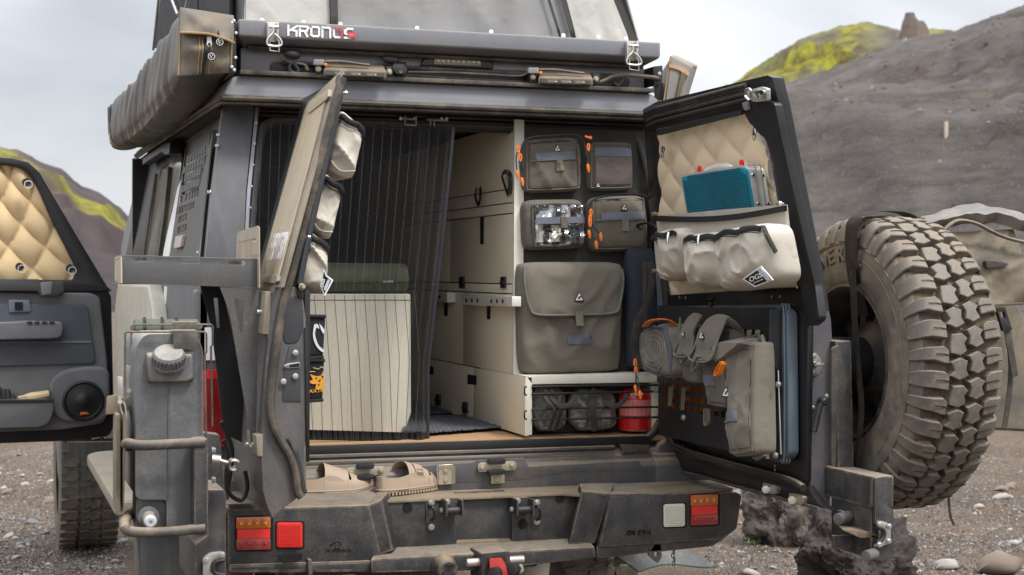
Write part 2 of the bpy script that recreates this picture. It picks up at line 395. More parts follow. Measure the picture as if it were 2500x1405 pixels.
glass_dk = M('dark_side_glass', (.02, .025, .015), .06, col2=(.10, .11, .03), ns=3, spec=.9, dust=.3, ds=4, str_=(1, 1, .4), dc=(.2, .2, .12))  # yellow-green patches paint a reflection into the dark glass colour
mudflap = M('muddy_flap', (.10, .105, .11), .6, dust=.3, streak=.5, dc=(.3, .27, .22))
clear = bpy.data.materials.new('clear_vinyl'); clear.use_nodes = True; t_ = clear.node_tree; t_.nodes.clear(); o_ = N(t_, 'ShaderNodeOutputMaterial'); m_ = N(t_, 'ShaderNodeMixShader'); g_ = N(t_, 'ShaderNodeBsdfGlossy'); q_ = N(t_, 'ShaderNodeBsdfTransparent'); g_.inputs['Roughness'].default_value = .04; m_.inputs[0].default_value = .26; t_.links.new(q_.outputs[0], m_.inputs[1]); t_.links.new(g_.outputs[0], m_.inputs[2]); t_.links.new(m_.outputs[0], o_.inputs[0])
canv_bp = M('dusty_canvas_pack', (.21, .175, .125), .8, col2=(.09, .085, .075), ns=9, dust=.5, ds=7, dc=(.33, .26, .165), up=.2, bump=.3, bs=200)
canv_top = M('dusty_pack_lid', (.12, .115, .105), .7, col2=(.13, .13, .125), ns=7, dust=.6, ds=6, dc=(.40, .33, .24), bump=.3, bs=200)
strapm = M('black_webbing_strap', (.045, .04, .036), .8, dust=.3, ds=12, bump=.4, bs=350)
meshm = M('grey_ripstop_mesh', (.20, .20, .19), .7, weave=.6, bs=120, col2=(.14, .14, .13), ns=30)
reflm = M('silver_ripstop', (.30, .30, .285), .5, .2, bump=.6, bs=90, col2=(.12, .12, .11), ns=90)

EDGE.update({'textured_black_steel': M('worn_steel_edge', (.055, .052, .048), .6, dust=.7, ds=18, up=.8, bump=.3, bs=300), 'powder_coated_plate': M('worn_plate_edge', (.15, .14, .125), .6, dust=.5, ds=20, up=.6),
    'charcoal_paint': M('worn_shell_edge', (.23, .235, .25), .4, dust=.35, ds=16, up=.4), 'dark_body_paint': M('worn_body_edge', (.10, .098, .095), .4, dust=.6, ds=14, up=.6),
    'dusty_black_polyethylene': M('scuffed_can_edge', (.13, .13, .128), .5, dust=.6, ds=12, up=.8, bump=.2, bs=180), 'streaked_corner_paint': M('worn_corner_edge', (.12, .12, .12), .5, dust=.4, ds=14)})
# ------------------------------------------------------------------ ground, slopes, hills
def land_mat(name, kind):
    m = bpy.data.materials.new(name); m.use_nodes = True; t = m.node_tree; b = t.nodes['Principled BSDF']; L = t.links.new
    b.inputs['Roughness'].default_value = .95; b.inputs['Specular IOR Level'].default_value = .15
    tc = N(t, 'ShaderNodeTexCoord')
    def noi(s, d=6, r=.65, sc_=(1, 1, 1)):
        mp = N(t, 'ShaderNodeMapping'); mp.inputs['Scale'].default_value = sc_; L(tc.outputs['Object'], mp.inputs[0])
        n = N(t, 'ShaderNodeTexNoise'); n.inputs['Scale'].default_value = s; n.inputs['Detail'].default_value = d; n.inputs['Roughness'].default_value = r; L(mp.outputs[0], n.inputs[0]); return n.outputs[0]
    def ramp(x, st):
        n = N(t, 'ShaderNodeValToRGB'); e = n.color_ramp.elements
        e[0].position, e[0].color = st[0][0], (*st[0][1], 1); e[1].position, e[1].color = st[-1][0], (*st[-1][1], 1)
        for p, c in st[1:-1]: q = e.new(p); q.color = (*c, 1)
        L(x, n.inputs[0]); return n.outputs[0]
    def mix(f, a, c):
        n = N(t, 'ShaderNodeMix', data_type='RGBA'); L(f, n.inputs[0])
        for x, i in ((a, 6), (c, 7)):
            if hasattr(x, 'links'): L(x, n.inputs[i])
            else: n.inputs[i].default_value = (*x, 1)
        return n.outputs[2]
    def fac(x, lo, hi):
        n = N(t, 'ShaderNodeMapRange'); n.inputs[1].default_value = lo; n.inputs[2].default_value = hi; L(x, n.inputs[0]); return n.outputs[0]
    if kind == 'ground':
        c = ramp(noi(.9, 9, .7), [(.3, (.066, .050, .038)), (.5, (.110, .083, .062)), (.7, (.158, .124, .098))])
        c = mix(fac(noi(2.2, 4), .56, .66), c, (.13, .078, .047))
        c = mix(fac(noi(70, 3, .5), .60, .68), c, (.30, .27, .24)); c = mix(fac(noi(45, 3, .5), .62, .7), c, (.05, .04, .033))
    else:
        c = ramp(noi(.35, 9, .75, (1, 1, 3)), [(.3, (.06, .049, .042)), (.44, (.125, .11, .10)), (.56, (.17, .152, .14)), (.7, (.225, .205, .19))]) if kind == 'scree' else \
            ramp(noi(.06, 9, .7), [(.3, (.055, .042, .044)), (.55, (.092, .070, .072)), (.7, (.14, .112, .105))])
        if kind == 'scree':
            c = mix(fac(noi(.5, 9, .75, (.22, .22, 3.4)), .52, .66), c, (.088, .072, .062)); c = mix(fac(noi(.22, 6, .7, (1, 1, 2.2)), .60, .66), c, (.11, .08, .062)); c = mix(fac(noi(30, 5, .75), .50, .72), c, (.23, .21, .195)); c = mix(fac(noi(24, 5, .75), .56, .72), c, (.065, .054, .047))
            c = mix(fac(noi(9, 3, .6), .64, .7), c, (.27, .25, .23))
        at = N(t, 'ShaderNodeAttribute', attribute_name='moss')
        ms = ramp(noi(.45 if kind != 'far' else .12, 8, .75), [(.34, (.06, .05, .03)), (.44, (.15, .13, .03)), (.54, (.30, .285, .03)), (.68, (.44, .41, .04))])
        c = mix(at.outputs['Fac'], c, ms)
    L(c, b.inputs['Base Color'])
    bp = N(t, 'ShaderNodeBump'); bp.inputs['Strength'].default_value = .9; bp.inputs['Distance'].default_value = .02 if kind == 'ground' else .6
    L(noi(26 if kind == 'ground' else 1.3, 12, .8), bp.inputs['Height']); L(bp.outputs[0], b.inputs['Normal'])
    return m
def gz(x, y):       # height of the ground
    a = noise.noise(V((x * .5, y * .5, 0))) * .035 + noise.noise(V((x * 1.7, y * 1.7, 3))) * .018 + noise.noise(V((x * 5, y * 5, 7))) * .008
    tr = -.03 * math.exp(-((x - .25 + .05 * y) / .5) ** 2) + .035 * math.exp(-((x + .5 + .05 * y) / .22) ** 2)
    return a + tr - .012
bm = B()
xs = [-4 + .09 * i for i in range(140)]; ys = [-3 + .09 * i for i in range(200)]
xs = [-1200, -400, -120, -50, -20, -10] + xs + [10, 13, 17, 24, 40, 90, 300, 1200]; ys = [-1200, -200, -30, -8] + ys + [16, 18, 21, 26, 35, 60, 120, 400, 1400]
g = [[bm.verts.new((x, y, gz(x, y) if abs(x) < 60 and -10 < y < 60 else -.02)) for y in ys] for x in xs]
for i in range(len(xs) - 1):
    for j in range(len(ys) - 1): bm.faces.new((g[i][j], g[i + 1][j], g[i + 1][j + 1], g[i][j + 1]))
setting(O('ground', bm, land_mat('volcanic_gravel', 'ground'), sm=80))
def terrain(name, sky_px, d0, d1, pw, amp, kind, moss, px0, px1, n=150, m_=60, rough=1, fq=1):
    bm = B(); at = bm.verts.layers.float.new('moss'); rows = []
    def E(px):
        for (a, ya), (b_, yb) in zip(sky_px, sky_px[1:]):
            if a <= px <= b_: return ya + (yb - ya) * (px - a) / (b_ - a)
        return sky_px[0][1] if px < sky_px[0][0] else sky_px[-1][1]
    for i in range(n + 1):
        px = px0 + (px1 - px0) * i / n
        e0 = E(px); e = e0 + noise.noise(V((px * .021, 1, 0))) * 5 * rough + noise.noise(V((px * .07, 2, 0))) * 3.5 * rough
        d = ray(px, e); dh = V((d.x, d.y, 0)); sl_ = d.z / dh.length; dh.normalize(); H1 = CAM.z + sl_ * d1; dd0 = ray(px, e0); H0 = CAM.z + dd0.z / V((dd0.x, dd0.y, 0)).length * d1; r = []
        for j in range(m_ + 1):
            t = j / m_ * 1.35
            q = d0 + (d1 - d0) * t; H = H0 + (H1 - H0) * min(1, t) ** 9
            z = H * (t ** pw) if t <= 1 else H * (1 - (t - 1) * 1.2)
            p = CAM + dh * q; p.z = z
            k = min(1, t * 3) * min(1, abs(1 - t) * 3 + .04)
            nn = noise.noise(V((p.x * .09, p.y * .09, z * .3)) * fq) + .6 * noise.noise(V((p.x * .3, p.y * .3, z * .8)) * fq) + .3 * noise.noise(V((p.x, p.y, z * 2)) * fq)
            step = noise.noise(V((p.x * .06, p.y * .05 + 5, z * .9)))
            p.z += amp * k * (nn * .6 + max(0, step - .12) * 2.6) - (.6 if t == 0 else 0)
            v = bm.verts.new(p); v[at] = max(0, min(1, moss(px, t, p) + .25 * nn)) if moss else 0; r.append(v)
        rows.append(r)
    for a, b_ in zip(rows, rows[1:]):
        for j in range(m_): bm.faces.new((a[j], b_[j], b_[j + 1], a[j + 1]))
    me = O(name, bm, land_mat(name + '_soil', kind), sm=80); return setting(me)
terrain('scree_slope', [(1100, 560), (1500, 400), (1700, 300), (1850, 222), (1960, 190), (2120, 135), (2240, 92), (2330, 78), (2420, 45), (2520, 2), (3000, -160)], 22, 95, 1.25, 2.2,
        'scree', lambda px, t, p: -.28 + (.35 if noise.noise(V((p.x * .12, p.y * .12, 9))) > .38 else 0), 1000, 3000, 260, 110)
scr = bpy.data.objects['scree_slope'].data; rs = random.Random(11); bm = B(); nv_ = len(scr.vertices)
for k in range(1500):
    p = scr.vertices[rs.randrange(nv_)].co; dd = (p - CAM).length
    if dd > 100: continue
    p = p + V((rs.uniform(-.5, .5), rs.uniform(-.5, .5), -.02)); s = rs.uniform(.0008, .0018) * dd * (1.8 if rs.random() > .95 else 1)
    q = [bm.verts.new(p + V((math.cos(a + k) * s * rs.uniform(.7, 1.6), math.sin(a + k) * s, -s * .3))) for a in (0, 1.57, 3.14, 4.71)]; t_ = bm.verts.new(p + V((0, 0, s * rs.uniform(.5, .9))))
    mi = rs.choice((0, 1, 1, 2, 2, 2))
    for i in range(4): f = bm.faces.new((q[i], q[(i + 1) % 4], t_)); f.material_index = mi
setting(O('scree_stones', bm, [M('slope_pale_stone', (.25, .225, .20), .95), M('slope_brown_stone', (.12, .09, .07), .95), M('slope_dark_stone', (.06, .052, .047), .95)], sm=20), 'stuff')
terrain('mossy_hill', [(1600, 330), (1740, 240), (1800, 196), (1850, 166), (1900, 128), (1960, 92), (2040, 66), (2100, 56), (2160, 62), (2215, 80), (2270, 72), (2320, 76), (2420, 110), (2600, 190)], 100, 150, .8, 2.2,
        'scree', lambda px, t, p: .95 - .9 * max(0, min(1, (px - 2060) / 120)) * (1 if px < 2255 else 0) - (.5 if noise.noise(V((p.x * .15, p.y * .1, 2))) > .25 else 0), 1560, 2640, 150, 50)
terrain('far_hill', [(-400, 230), (-100, 330), (0, 358), (40, 362), (95, 392), (150, 410), (200, 455), (245, 470), (300, 512), (340, 560), (500, 610), (900, 650)], 55, 230, 1.15, 1.2,
        'far', lambda px, t, p: (.9 * max(0, 1 - abs(t - .80 + .0009 * (px - 60)) / .16) ** .5 if px < 360 else .4) - .12, -500, 900, 150, 70, .8, .45)
bm = B()
for k, (px, top, bot, w) in enumerate(((2222, 32, 112, 30), (2244, 52, 112, 26), (2262, 78, 112, 16), (2205, 78, 112, 12))):
    c = FY(118)
    a = c(px, bot + 14); b_ = c(px, top); wd_ = (c(px + w, bot) - c(px, bot)).length
    ring = []
    for j in range(9):
        t = j / 8; q = a.lerp(b_, t); rr2 = wd_ * (1.15 - .85 * t ** 1.2) * (1 + .25 * noise.noise(V((t * 5, k * 3, 0))))
        ring.append([bm.verts.new(q + V((math.cos(s * .785) * rr2, math.sin(s * .785) * rr2, 0)) * (1 + .5 * noise.noise(q * .9 + V((s * 1.7, k, 0))))) for s in range(8)])
    for A, C in zip(ring, ring[1:]):
        for s in range(8): bm.faces.new((A[s], A[(s + 1) % 8], C[(s + 1) % 8], C[s]))
    bm.faces.new(ring[-1])
pinn = O('rock_pinnacle', bm, M('pinnacle_rock', (.16, .12, .095), .95, col2=(.09, .075, .065), ns=.8, bump=1, bs=2), sm=60)
tag(pinn, 'brown rock pinnacle standing on the ridge beside the mossy hilltop', 'rock')
# boulders and stones
def stone_bm(seed, sub=2, am=.35, sc_=(1, 1, 1), fr=1.3):
    bm = B(); bmesh.ops.create_icosphere(bm, subdivisions=sub, radius=1)
    for v in bm.verts:
        p = v.co.copy(); k = 1 + am * noise.noise(p * fr + V((seed * 3.1, seed, 0))) + am * .45 * noise.noise(p * fr * 2.6 + V((seed, 0, 5))) + am * .16 * abs(noise.noise(p * fr * 6 + V((0, seed, 1)))) + am * .12 * noise.noise(p * fr * 15 + V((0, seed, 1))) + am * .09 * abs(noise.noise(p * fr * 33 + V((0, seed, 1))))
        v.co = V((p.x * k * sc_[0], p.y * k * sc_[1], max(-.55, p.z * k) * sc_[2]))
    return bm
rk1 = M('lava_rock', (.045, .036, .033), .9, col2=(.016, .013, .012), ns=14, bump=1, bs=24, dust=.35, ds=7, dc=(.14, .115, .10))
rk2 = M('brown_lava_rock', (.12, .10, .085), .95, col2=(.04, .034, .03), ns=13, bump=1, bs=26, dust=.5, ds=6, dc=(.24, .21, .18))
def boulder(px0, px1, base, hpx, mat, label, seed, dy=.8):
    p = FZ(0)((px0 + px1) / 2, base); dep = (p - CAM).dot(f0); w = (px1 - px0) / FPX * dep / 2; h = hpx / FPX * dep
    bm = stone_bm(seed, 6, .55, (w * .95, w * dy, h / 1.3))
    o = O('boulder', bm, mat, sm=50); o.location = (p.x, p.y + w * dy * .5, h * .36); return tag(o, label, 'boulder')
boulder(1975, 2255, 1452, 165, rk1, 'large dark lava boulder below the latch end of the right carrier arm', 3, .7)
boulder(1850, 2062, 1325, 150, rk2, 'brown lichen-flecked boulder behind the larger dark one', 8, .7)
sm_ = [M('pale_stone', (.36, .34, .31), .9, col2=(.24, .22, .20), ns=30, bump=.5, bs=60), M('brown_stone', (.20, .155, .12), .9, col2=(.13, .10, .08), ns=30, bump=.5, bs=60), M('grey_stone', (.17, .17, .175), .9, col2=(.1, .1, .1), ns=30, bump=.5, bs=60)]
protos = []
for k in range(9):
    o = O('stone', stone_bm(20 + k, 2, .5, (1, .8, .55)), sm_[k % 3], sm=60); COL.objects.unlink(o); protos.append(o)
rg = random.Random(4)
n_st = 0
def in_view(px, py): return (-20 < px < 300 and py > 1075) or (1735 < px < 2520 and py > 1075)
while n_st < 190:
    left = rg.random() < .42
    px = rg.uniform(-20, 300) if left else rg.uniform(1740, 2520); py = rg.uniform(1090, 1440)
    p = FZ(0)(px, py)
    o = dup(protos[rg.choice((0, 0, 3, 3, 6, 1, 4, 2, 5))]); s = min(.05, .010 + .017 * rg.random() ** 2.5 / .5 * 1.1)
    o.scale = (s * rg.uniform(.9, 1.7), s * rg.uniform(.8, 1.3), s * rg.uniform(.7, 1.1)); o.rotation_euler = (rg.uniform(-.3, .3), rg.uniform(-.3, .3), rg.uniform(0, 6.3))
    o.location = (p.x, p.y, gz(p.x, p.y) + s * .2)
    kind = {0: 'pale', 3: 'pale', 6: 'pale', 1: 'brown', 4: 'brown', 7: 'brown'}.get(protos.index(next(q for q in protos if q.data == o.data)), 'grey')
    where = 'near the front wheel beyond the left carrier' if left and px > 140 else 'at the far left under the open front door' if left else 'between the bumper and the boulders' if px < 1980 else 'beside the dark boulder under the spare wheel' if px < 2270 else 'right of the spare wheel'
    size = 'tiny' if s < .014 else 'small' if s < .022 else 'fist-sized'; dist = 'farther off' if py < 1200 else 'close by'
    tag(o, f'{size} {kind} stone {where}, {dist}', 'stone', f'{kind} loose stones on the gravel'); n_st += 1
for px, py, w, k, lab in ((2315, 1392, 52, 3, 'pale flat-topped stone near the bottom edge right of the dark boulder'), (2440, 1400, 95, 1, 'large tan brown stone at the bottom beside pale stones'), (2475, 1332, 26, 0, 'lone pale stone above the tan brown stone'), (1862, 1207, 30, 6, 'round pale stone seen just under the open right door')):
    p = FZ(0)(px, py); dep = (p - CAM).dot(f0); s = w / FPX * dep / 1.6
    o = dup(protos[k]); o.scale = (s, s, s * .9); o.location = (p.x, p.y, s * .3); tag(o, lab, 'stone')
bm = B()
for k in range(24000):
    left = rg.random() < .4
    px = rg.uniform(-30, 310) if left else rg.uniform(1725, 2530); py = 1075 + 370 * rg.random() ** .8
    p = FZ(0)(px, py); s = rg.uniform(.003, .010) * (1 + (rg.random() > .93) * .9); z = gz(p.x, p.y)
    c = V((p.x, p.y, z + s * .3)); q = [c + V((math.cos(a + k) * s * rg.uniform(.6, 1.3), math.sin(a + k) * s * rg.uniform(.6, 1.3), -s * .4)) for a in (0, 1.6, 3.1, 4.7)]
    vs = [bm.verts.new(x) for x in q]; t = bm.verts.new(c + V((rg.uniform(-.3, .3) * s, rg.uniform(-.3, .3) * s, s * rg.uniform(.3, .6))))
    mi = rg.choice((0, 1, 1, 2, 2, 3, 3, 3))
    for i in range(4): f = bm.faces.new((vs[i], vs[(i + 1) % 4], t)); f.material_index = mi
dk = M('dark_gravel', (.06, .048, .04), .95)
setting(O('gravel', bm, sm_ + [dk], sm=20), 'stuff')
# a pale marker post on the slope
p = hit(2310, 345, V((0, 40, 0)), V((0, 1, 0)))
dg = bpy.context.evaluated_depsgraph_get(); dg.update()
d = ray(2310, 335).normalized(); okh, loc, nn_, idx, ob_, mt_ = sc.ray_cast(dg, CAM, d)
if okh:
    hgt = 36 / FPX * (loc - CAM).length
    bm = B(); bx(bm, (-hgt * .12, -hgt * .06, -.3), (hgt * .12, hgt * .06, hgt)); o = O('marker_post', bm, M('post_paint', (.5, .4, .33), .8), bev=.01); o.location = loc
    tag(o, 'short pale marker post standing on the grey scree slope', 'post')
bm = B()
rg2 = random.Random(2)
for k in range(70):
    c = FZ(0)(1837 + rg2.gauss(0, 7), 1322 + rg2.gauss(0, 3)); s = rg2.uniform(.012, .03); a = rg2.uniform(0, 6.3); w_ = V((math.cos(a), math.sin(a), 0)) * s * .25
    top = c + V((rg2.uniform(-.3, .3) * s, rg2.uniform(-.3, .3) * s, s)); bm.faces.new([bm.verts.new(c - w_), bm.verts.new(c + w_), bm.verts.new(top)])
setting(O('grass', bm, M('green_tuft', (.12, .2, .06), .8), rec=False), 'stuff')
# ------------------------------------------------------------------ the vehicle
car = thing('off_road_vehicle', 'dusty charcoal expedition four-wheel-drive seen from behind with both rear doors open', 'vehicle')
YF = V((0, 1, 0)); XF = V((1, 0, 0)); ZF = V((0, 0, 1))
# roof cap: convex, under the tent
bm = B(); hull(bm, [V(p) for p in ((.75, 0, 2.058), (2.125, 0, 2.058), (.75, 2.5, 2.058), (2.125, 2.5, 2.058), (.695, -.012, 1.992), (2.168, -.012, 1.992), (.655, 2.5, 1.992), (2.25, 2.5, 1.992), (.72, .0, 2.05), (2.15, .0, 2.05))])
O('roof', bm, paint, car, bev=.012)
bm = B(); bx(bm, (.745, -.028, 2.058), (2.13, 2.4, 2.072)); O('roof_ledge', bm, rubber_dusty, car, bev=.003)
bm = B()
gut = cr([(.665, 2.6, 1.985), (.675, 1.2, 1.985), (.69, .14, 1.985), (.705, .03, 1.985), (.76, -.012, 1.985), (1.4, -.016, 1.985), (2.10, -.012, 1.985), (2.17, .03, 1.985), (2.19, .2, 1.985), (2.2, 3, 1.985)], 6)
tube(bm, gut, .009, 8); tube(bm, [p - V((0, -.012, .014)) for p in gut], .006, 6)
O('rain_gutter', bm, rubber_dusty, car)
# flank, cut from one sheet, and the ceiling/floor/far walls that close the cabin
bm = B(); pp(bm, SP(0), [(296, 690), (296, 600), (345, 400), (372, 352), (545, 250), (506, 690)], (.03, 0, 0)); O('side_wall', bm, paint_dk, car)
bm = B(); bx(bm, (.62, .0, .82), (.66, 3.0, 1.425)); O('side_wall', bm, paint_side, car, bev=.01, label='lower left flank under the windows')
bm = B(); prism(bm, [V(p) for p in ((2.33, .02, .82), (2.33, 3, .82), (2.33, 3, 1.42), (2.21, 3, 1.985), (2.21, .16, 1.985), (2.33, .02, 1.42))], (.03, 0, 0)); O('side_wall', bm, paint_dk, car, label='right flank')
bm = B(); bx(bm, (.66, 2.7, .82), (2.33, 2.74, 1.98)); O('bulkhead', bm, black_in, car)
bm = B(); bx(bm, (.70, .16, 1.965), (2.2, 2.9, 1.985)); O('headliner', bm, M('dark_headlining', (.05, .045, .04), .95), car)
bm = B(); bx(bm, (.66, .01, .885), (2.32, 2.7, .905)); O('cargo_floor', bm, wood, car)
# corner panel, trims and vent panel on the left flank
bm = B(); pp(bm, RP(.010), rnd([(544, 262), (566, 250), (612, 251), (621, 262), (601, 470), (590, 706), (492, 706), (514, 480), (534, 330)], 6), (0, .03, 0)); O('corner_panel', bm, paint_side, car, bev=.003)
bm = B(); pp(bm, RP(.006), [(624, 262), (632, 262), (611, 480), (599, 706), (591, 706), (603, 470)], (0, .003, 0)); tr = O('pillar_trim', bm, M('bare_purple_grey_trim', (.30, .31, .36), .4, dust=.15, ds=9), car)
for y in (300, 352, 404, 456, 508, 560, 612, 660):
    p = RP(.006)(628 - (y - 262) * .068, y); bolt('rivet', zinc, tr, p, (0, -1, 0), .004, .002, False, False)
bm = B(); pp(bm, SP(.010), rnd([(303, 640), (320, 560), (352, 420), (378, 372), (436, 340), (448, 352), (420, 640)], 8), (.012, 0, 0)); O('window_frame', bm, rubber, car, bev=.003)
bm = B(); pp(bm, SP(.014), rnd([(353, 640), (365, 560), (383, 420), (445, 368), (424, 640)], 6), (.006, 0, 0)); gl = O('side_window', bm, glass_dk, car)
bm = B(); tube(bm, P(SP(.02), [(348, 640), (360, 560), (380, 425)]), .006, 6); O('window_strip', bm, rubber_dusty, gl)
bm = B(); tube(bm, P(SP(.02), [(386, 640), (400, 540), (413, 410)]), .009, 4); O('window_strip', bm, rubber_dusty, gl)
bm = B(); a = P(SP(.02), [(374, 402), (378, 384), (428, 350), (447, 346), (444, 375), (436, 378), (424, 370)]); prism(bm, a, (-.05, 0, -.004)); O('window_visor', bm, black_pl, car, bev=.006)
bm = B(); pp(bm, SP(.017), cr([(441, 440), (437, 500), (424, 560), (410, 640), (396, 640), (406, 580), (420, 520), (433, 460)], 2), (.002, 0, 0)); O('white_stripe', bm, white, car)
ft = SP(.035); holes = []
for k, ((rx, ry), (lx, ly), n) in enumerate((((1665, 90), (1535, 165), 7), ((1660, 180), (1505, 255), 8), ((1630, 270), (1495, 330), 8), ((1620, 355), (1490, 410), 8), ((1615, 440), (1460, 500), 8), ((1580, 540), (1450, 590), 8), ((1520, 635), (1465, 660), 4), ((1515, 722), (1457, 745), 4))):
    for i in range(n):
        t = i / (n - 1); cx = (lx + (rx - lx) * t) / 3.345; cy = 340 + (ly + (ry - ly) * t) / 3.345
        holes.append([(cx - 1.5, cy - 7.5), (cx + 2.9, cy - 9.5), (cx + 1.3, cy + 7), (cx - 3.1, cy + 9)])
bm = B(); pp(bm, ft, [(455, 352), (514, 318), (519, 322), (478, 690), (404, 690)], (.004, 0, 0), holes)
vp = O('vent_panel', bm, plate_bk, car)
bm = B(); q = P(ft, [(514, 318), (519, 322), (478, 690), (472, 690)]); prism(bm, [q[0], q[0] + V((.034, .002, 0)), q[3] + V((.034, .002, 0)), q[3]], (0, -.003, 0)); O('panel_flange', bm, plate_bk, vp)
for y, x in ((330, 536), (356, 533), (470, 514), (618, 488)): bolt('bolt', zinc, vp, SP(.03)(x, y), (-1, 0, 0), .006, .01)
bm = B(); pp(bm, SP(.046), rnd([(428, 578), (446, 574), (440, 604), (424, 606)], 2), (.01, 0, 0)); O('badge', bm, M('worn_badge', (.5, .42, .4), .6, dust=.5, ds=20), vp)
# lower quarter: flare, stripes, rear quarter skin, big lamp
bm = B(); a = [V((.565, y, z)) for y, z in ((.55, .80), (.55, 1.02), (.85, 1.33), (1.0, 1.40), (2.35, 1.40), (2.5, 1.3), (2.6, .80))]; prism(bm, a, (.06, 0, 0)); O('wheel_flare', bm, flare, car, bev=.02, seg=3)
bm = B()
for pts in ([(356, 700), (371, 700), (384, 792), (356, 792)], [(401, 700), (408, 700), (402, 792), (395, 792)]): pp(bm, FX(.618), pts, (.003, 0, 0))
O('white_stripe', bm, white, car)
bm = B(); pp(bm, FY(.0), rnd([(474, 706), (632, 700), (640, 1130), (474, 1130)], 14), (0, .06, 0)); O('rear_quarter', bm, paint_side, car, bev=.02, seg=3)
lamp = None
bm = B(); pp(bm, FY(-.03), rnd([(496, 904), (536, 904), (566, 1092), (498, 1092)], 6), (0, .04, 0)); lamp = O('tail_light', bm, redlens, car, bev=.004, label='tall red tail lamp behind the jerry can')
bm = B()
for i in range(26): pp(bm, FY(-.034), [(500 + .15 * i, 925 + 6.3 * i), (538 + i * 1.0, 925 + 6.3 * i), (538 + i, 927.6 + 6.3 * i), (500 + .15 * i, 927.6 + 6.3 * i)], (0, .005, 0))
O('lens_rib', bm, redlens2, lamp)
bm = B(); pp(bm, FY(-.006), [(500, 800), (524, 800), (526, 880), (500, 880)], (0, .004, 0)); O('white_plate', bm, white, car)
# header and opening frame
bm = B(); pp(bm, RP(-.02), [(634, 262), (1566, 296), (1600, 292), (1612, 420), (1590, 430), (1568, 352), (1545, 326), (1500, 318), (700, 290), (665, 292), (650, 310), (642, 360), (618, 540), (604, 700), (596, 700), (610, 520)], (0, .05, 0)); O('door_frame', bm, black_in, car)
bm = B()
for dy, r in ((250, .007), (259, .010), (270, .008), (281, .006)): tube(bm, P(RP(.012), [(632, dy), (1000, dy + 13), (1300, dy + 25), (1570, dy + 36)]), r, 8)
O('header_groove', bm, black_in, car)
bm = B(); pp(bm, RP(-.004), [(1592, 430), (1616, 420), (1650, 700), (1655, 1040), (1635, 1080), (1615, 1000), (1622, 800), (1612, 650)], (0, .05, 0)); O('door_pillar', bm, paint, car)
seal = cr([*P(RP(-.005), [(606, 700), (612, 600), (624, 440), (636, 335), (652, 303), (690, 294), (780, 295), (1000, 303), (1250, 312), (1440, 318), (1524, 322), (1553, 340), (1571, 390), (1590, 470), (1610, 600), (1625, 720), (1630, 850), (1625, 980), (1606, 1040), (1570, 1078), (1528, 1092)])], 5)
bm = B(); tube(bm, seal, .0125, 10); O('door_seal', bm, rubber, car)
bm = B(); tube(bm, [p + V((0, .012, 0)) for p in cr(P(RP(-.02), [(640, 360), (652, 318), (700, 303), (1000, 314), (1440, 328), (1520, 334), (1545, 352), (1562, 400)]), 5)], .006, 6); O('seal_lip', bm, black_pl, car)
for k, (x0, pts) in enumerate(((975, ((975, 286), (1018, 288), (1018, 294), (975, 292))), (1042, ((1042, 289), (1095, 291), (1095, 297), (1042, 295))))):
    bm = B(); pp(bm, RP(.03), pts, (0, .01, 0))
    lt = O('latch_striker', bm, M('greenish_zinc', (.45, .56, .48), .3, .9), car, bev=.001)
    bm = B()
    if k == 0: tube(bm, P(RP(.045), [(989, 284), (989, 305), (1016, 307), (1016, 285)]), .003, 6)
    else: tube(bm, P(RP(.04), [(1051, 291), (1051, 307)]), .003, 6); tube(bm, P(RP(.04), [(1060, 291), (1060, 308)]), .003, 6)
    O('striker_loop', bm, zinc, lt)
    for x in ((978, 1012) if k == 0 else (1078, 1090)): bolt('bolt', zinc, lt, RP(.032)(x, 290), (0, -1, 0), .004, .005, False)
# sill and lower rear panel
bm = B(); bx(bm, (.84, -.015, .868), (2.13, .06, .902)); O('sill_plate', bm, black_sat, car, bev=.003)
bm = B(); bx(bm, (.84, -.03, .862), (2.10, .02, .866)); O('sill_edge', bm, M('reddish_primer', (.14, .05, .035), .7), car)
bm = B()
prof = [(.06, .868), (-.03, .862), (-.036, .848), (-.052, .846), (-.056, .832), (-.07, .829), (-.085, .812), (-.085, .752), (-.06, .735), (.06, .735)]
prism(bm, [V((.60, y, z)) for y, z in prof], (1.52, 0, 0)); hull_pts = [V((2.12, y, z)) for y, z in prof] + [V((2.34, y + .05, z + (.03 if z > .8 else -.01))) for y, z in prof]
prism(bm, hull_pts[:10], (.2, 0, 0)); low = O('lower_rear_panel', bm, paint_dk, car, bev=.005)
bm = B(); tube(bm, P(FY(-.055), [(750, 1118), (1100, 1107), (1500, 1094)]), .009, 8); O('sill_seal', bm, rubber, car)
bm = B(); pp(bm, FY(-.06), rnd([(1518, 1086), (1590, 1088), (1585, 1098), (1520, 1106)], 3), (0, .02, 0)); O('seal_end', bm, rubber_dusty, car, bev=.004)
bm = B(); hull(bm, [*P(FY(-.04), [(1600, 1090), (1665, 1040), (1680, 1090), (1665, 1170), (1610, 1168)]), *P(FY(.05), [(1600, 1080), (1660, 1035), (1670, 1090), (1660, 1165), (1610, 1165)])]); O('quarter_corner', bm, paint_dk, car, bev=.012, seg=3)
bm = B(); pp(bm, FY(-.087), cr([(1010, 1139), (1150, 1130), (1165, 1124), (1280, 1118), (1290, 1140), (1560, 1125), (1570, 1148), (1400, 1152), (1270, 1172), (1150, 1178), (1000, 1182)], 1), (0, .004, 0)); O('panel_swage', bm, paint_dk, car, bev=.004)
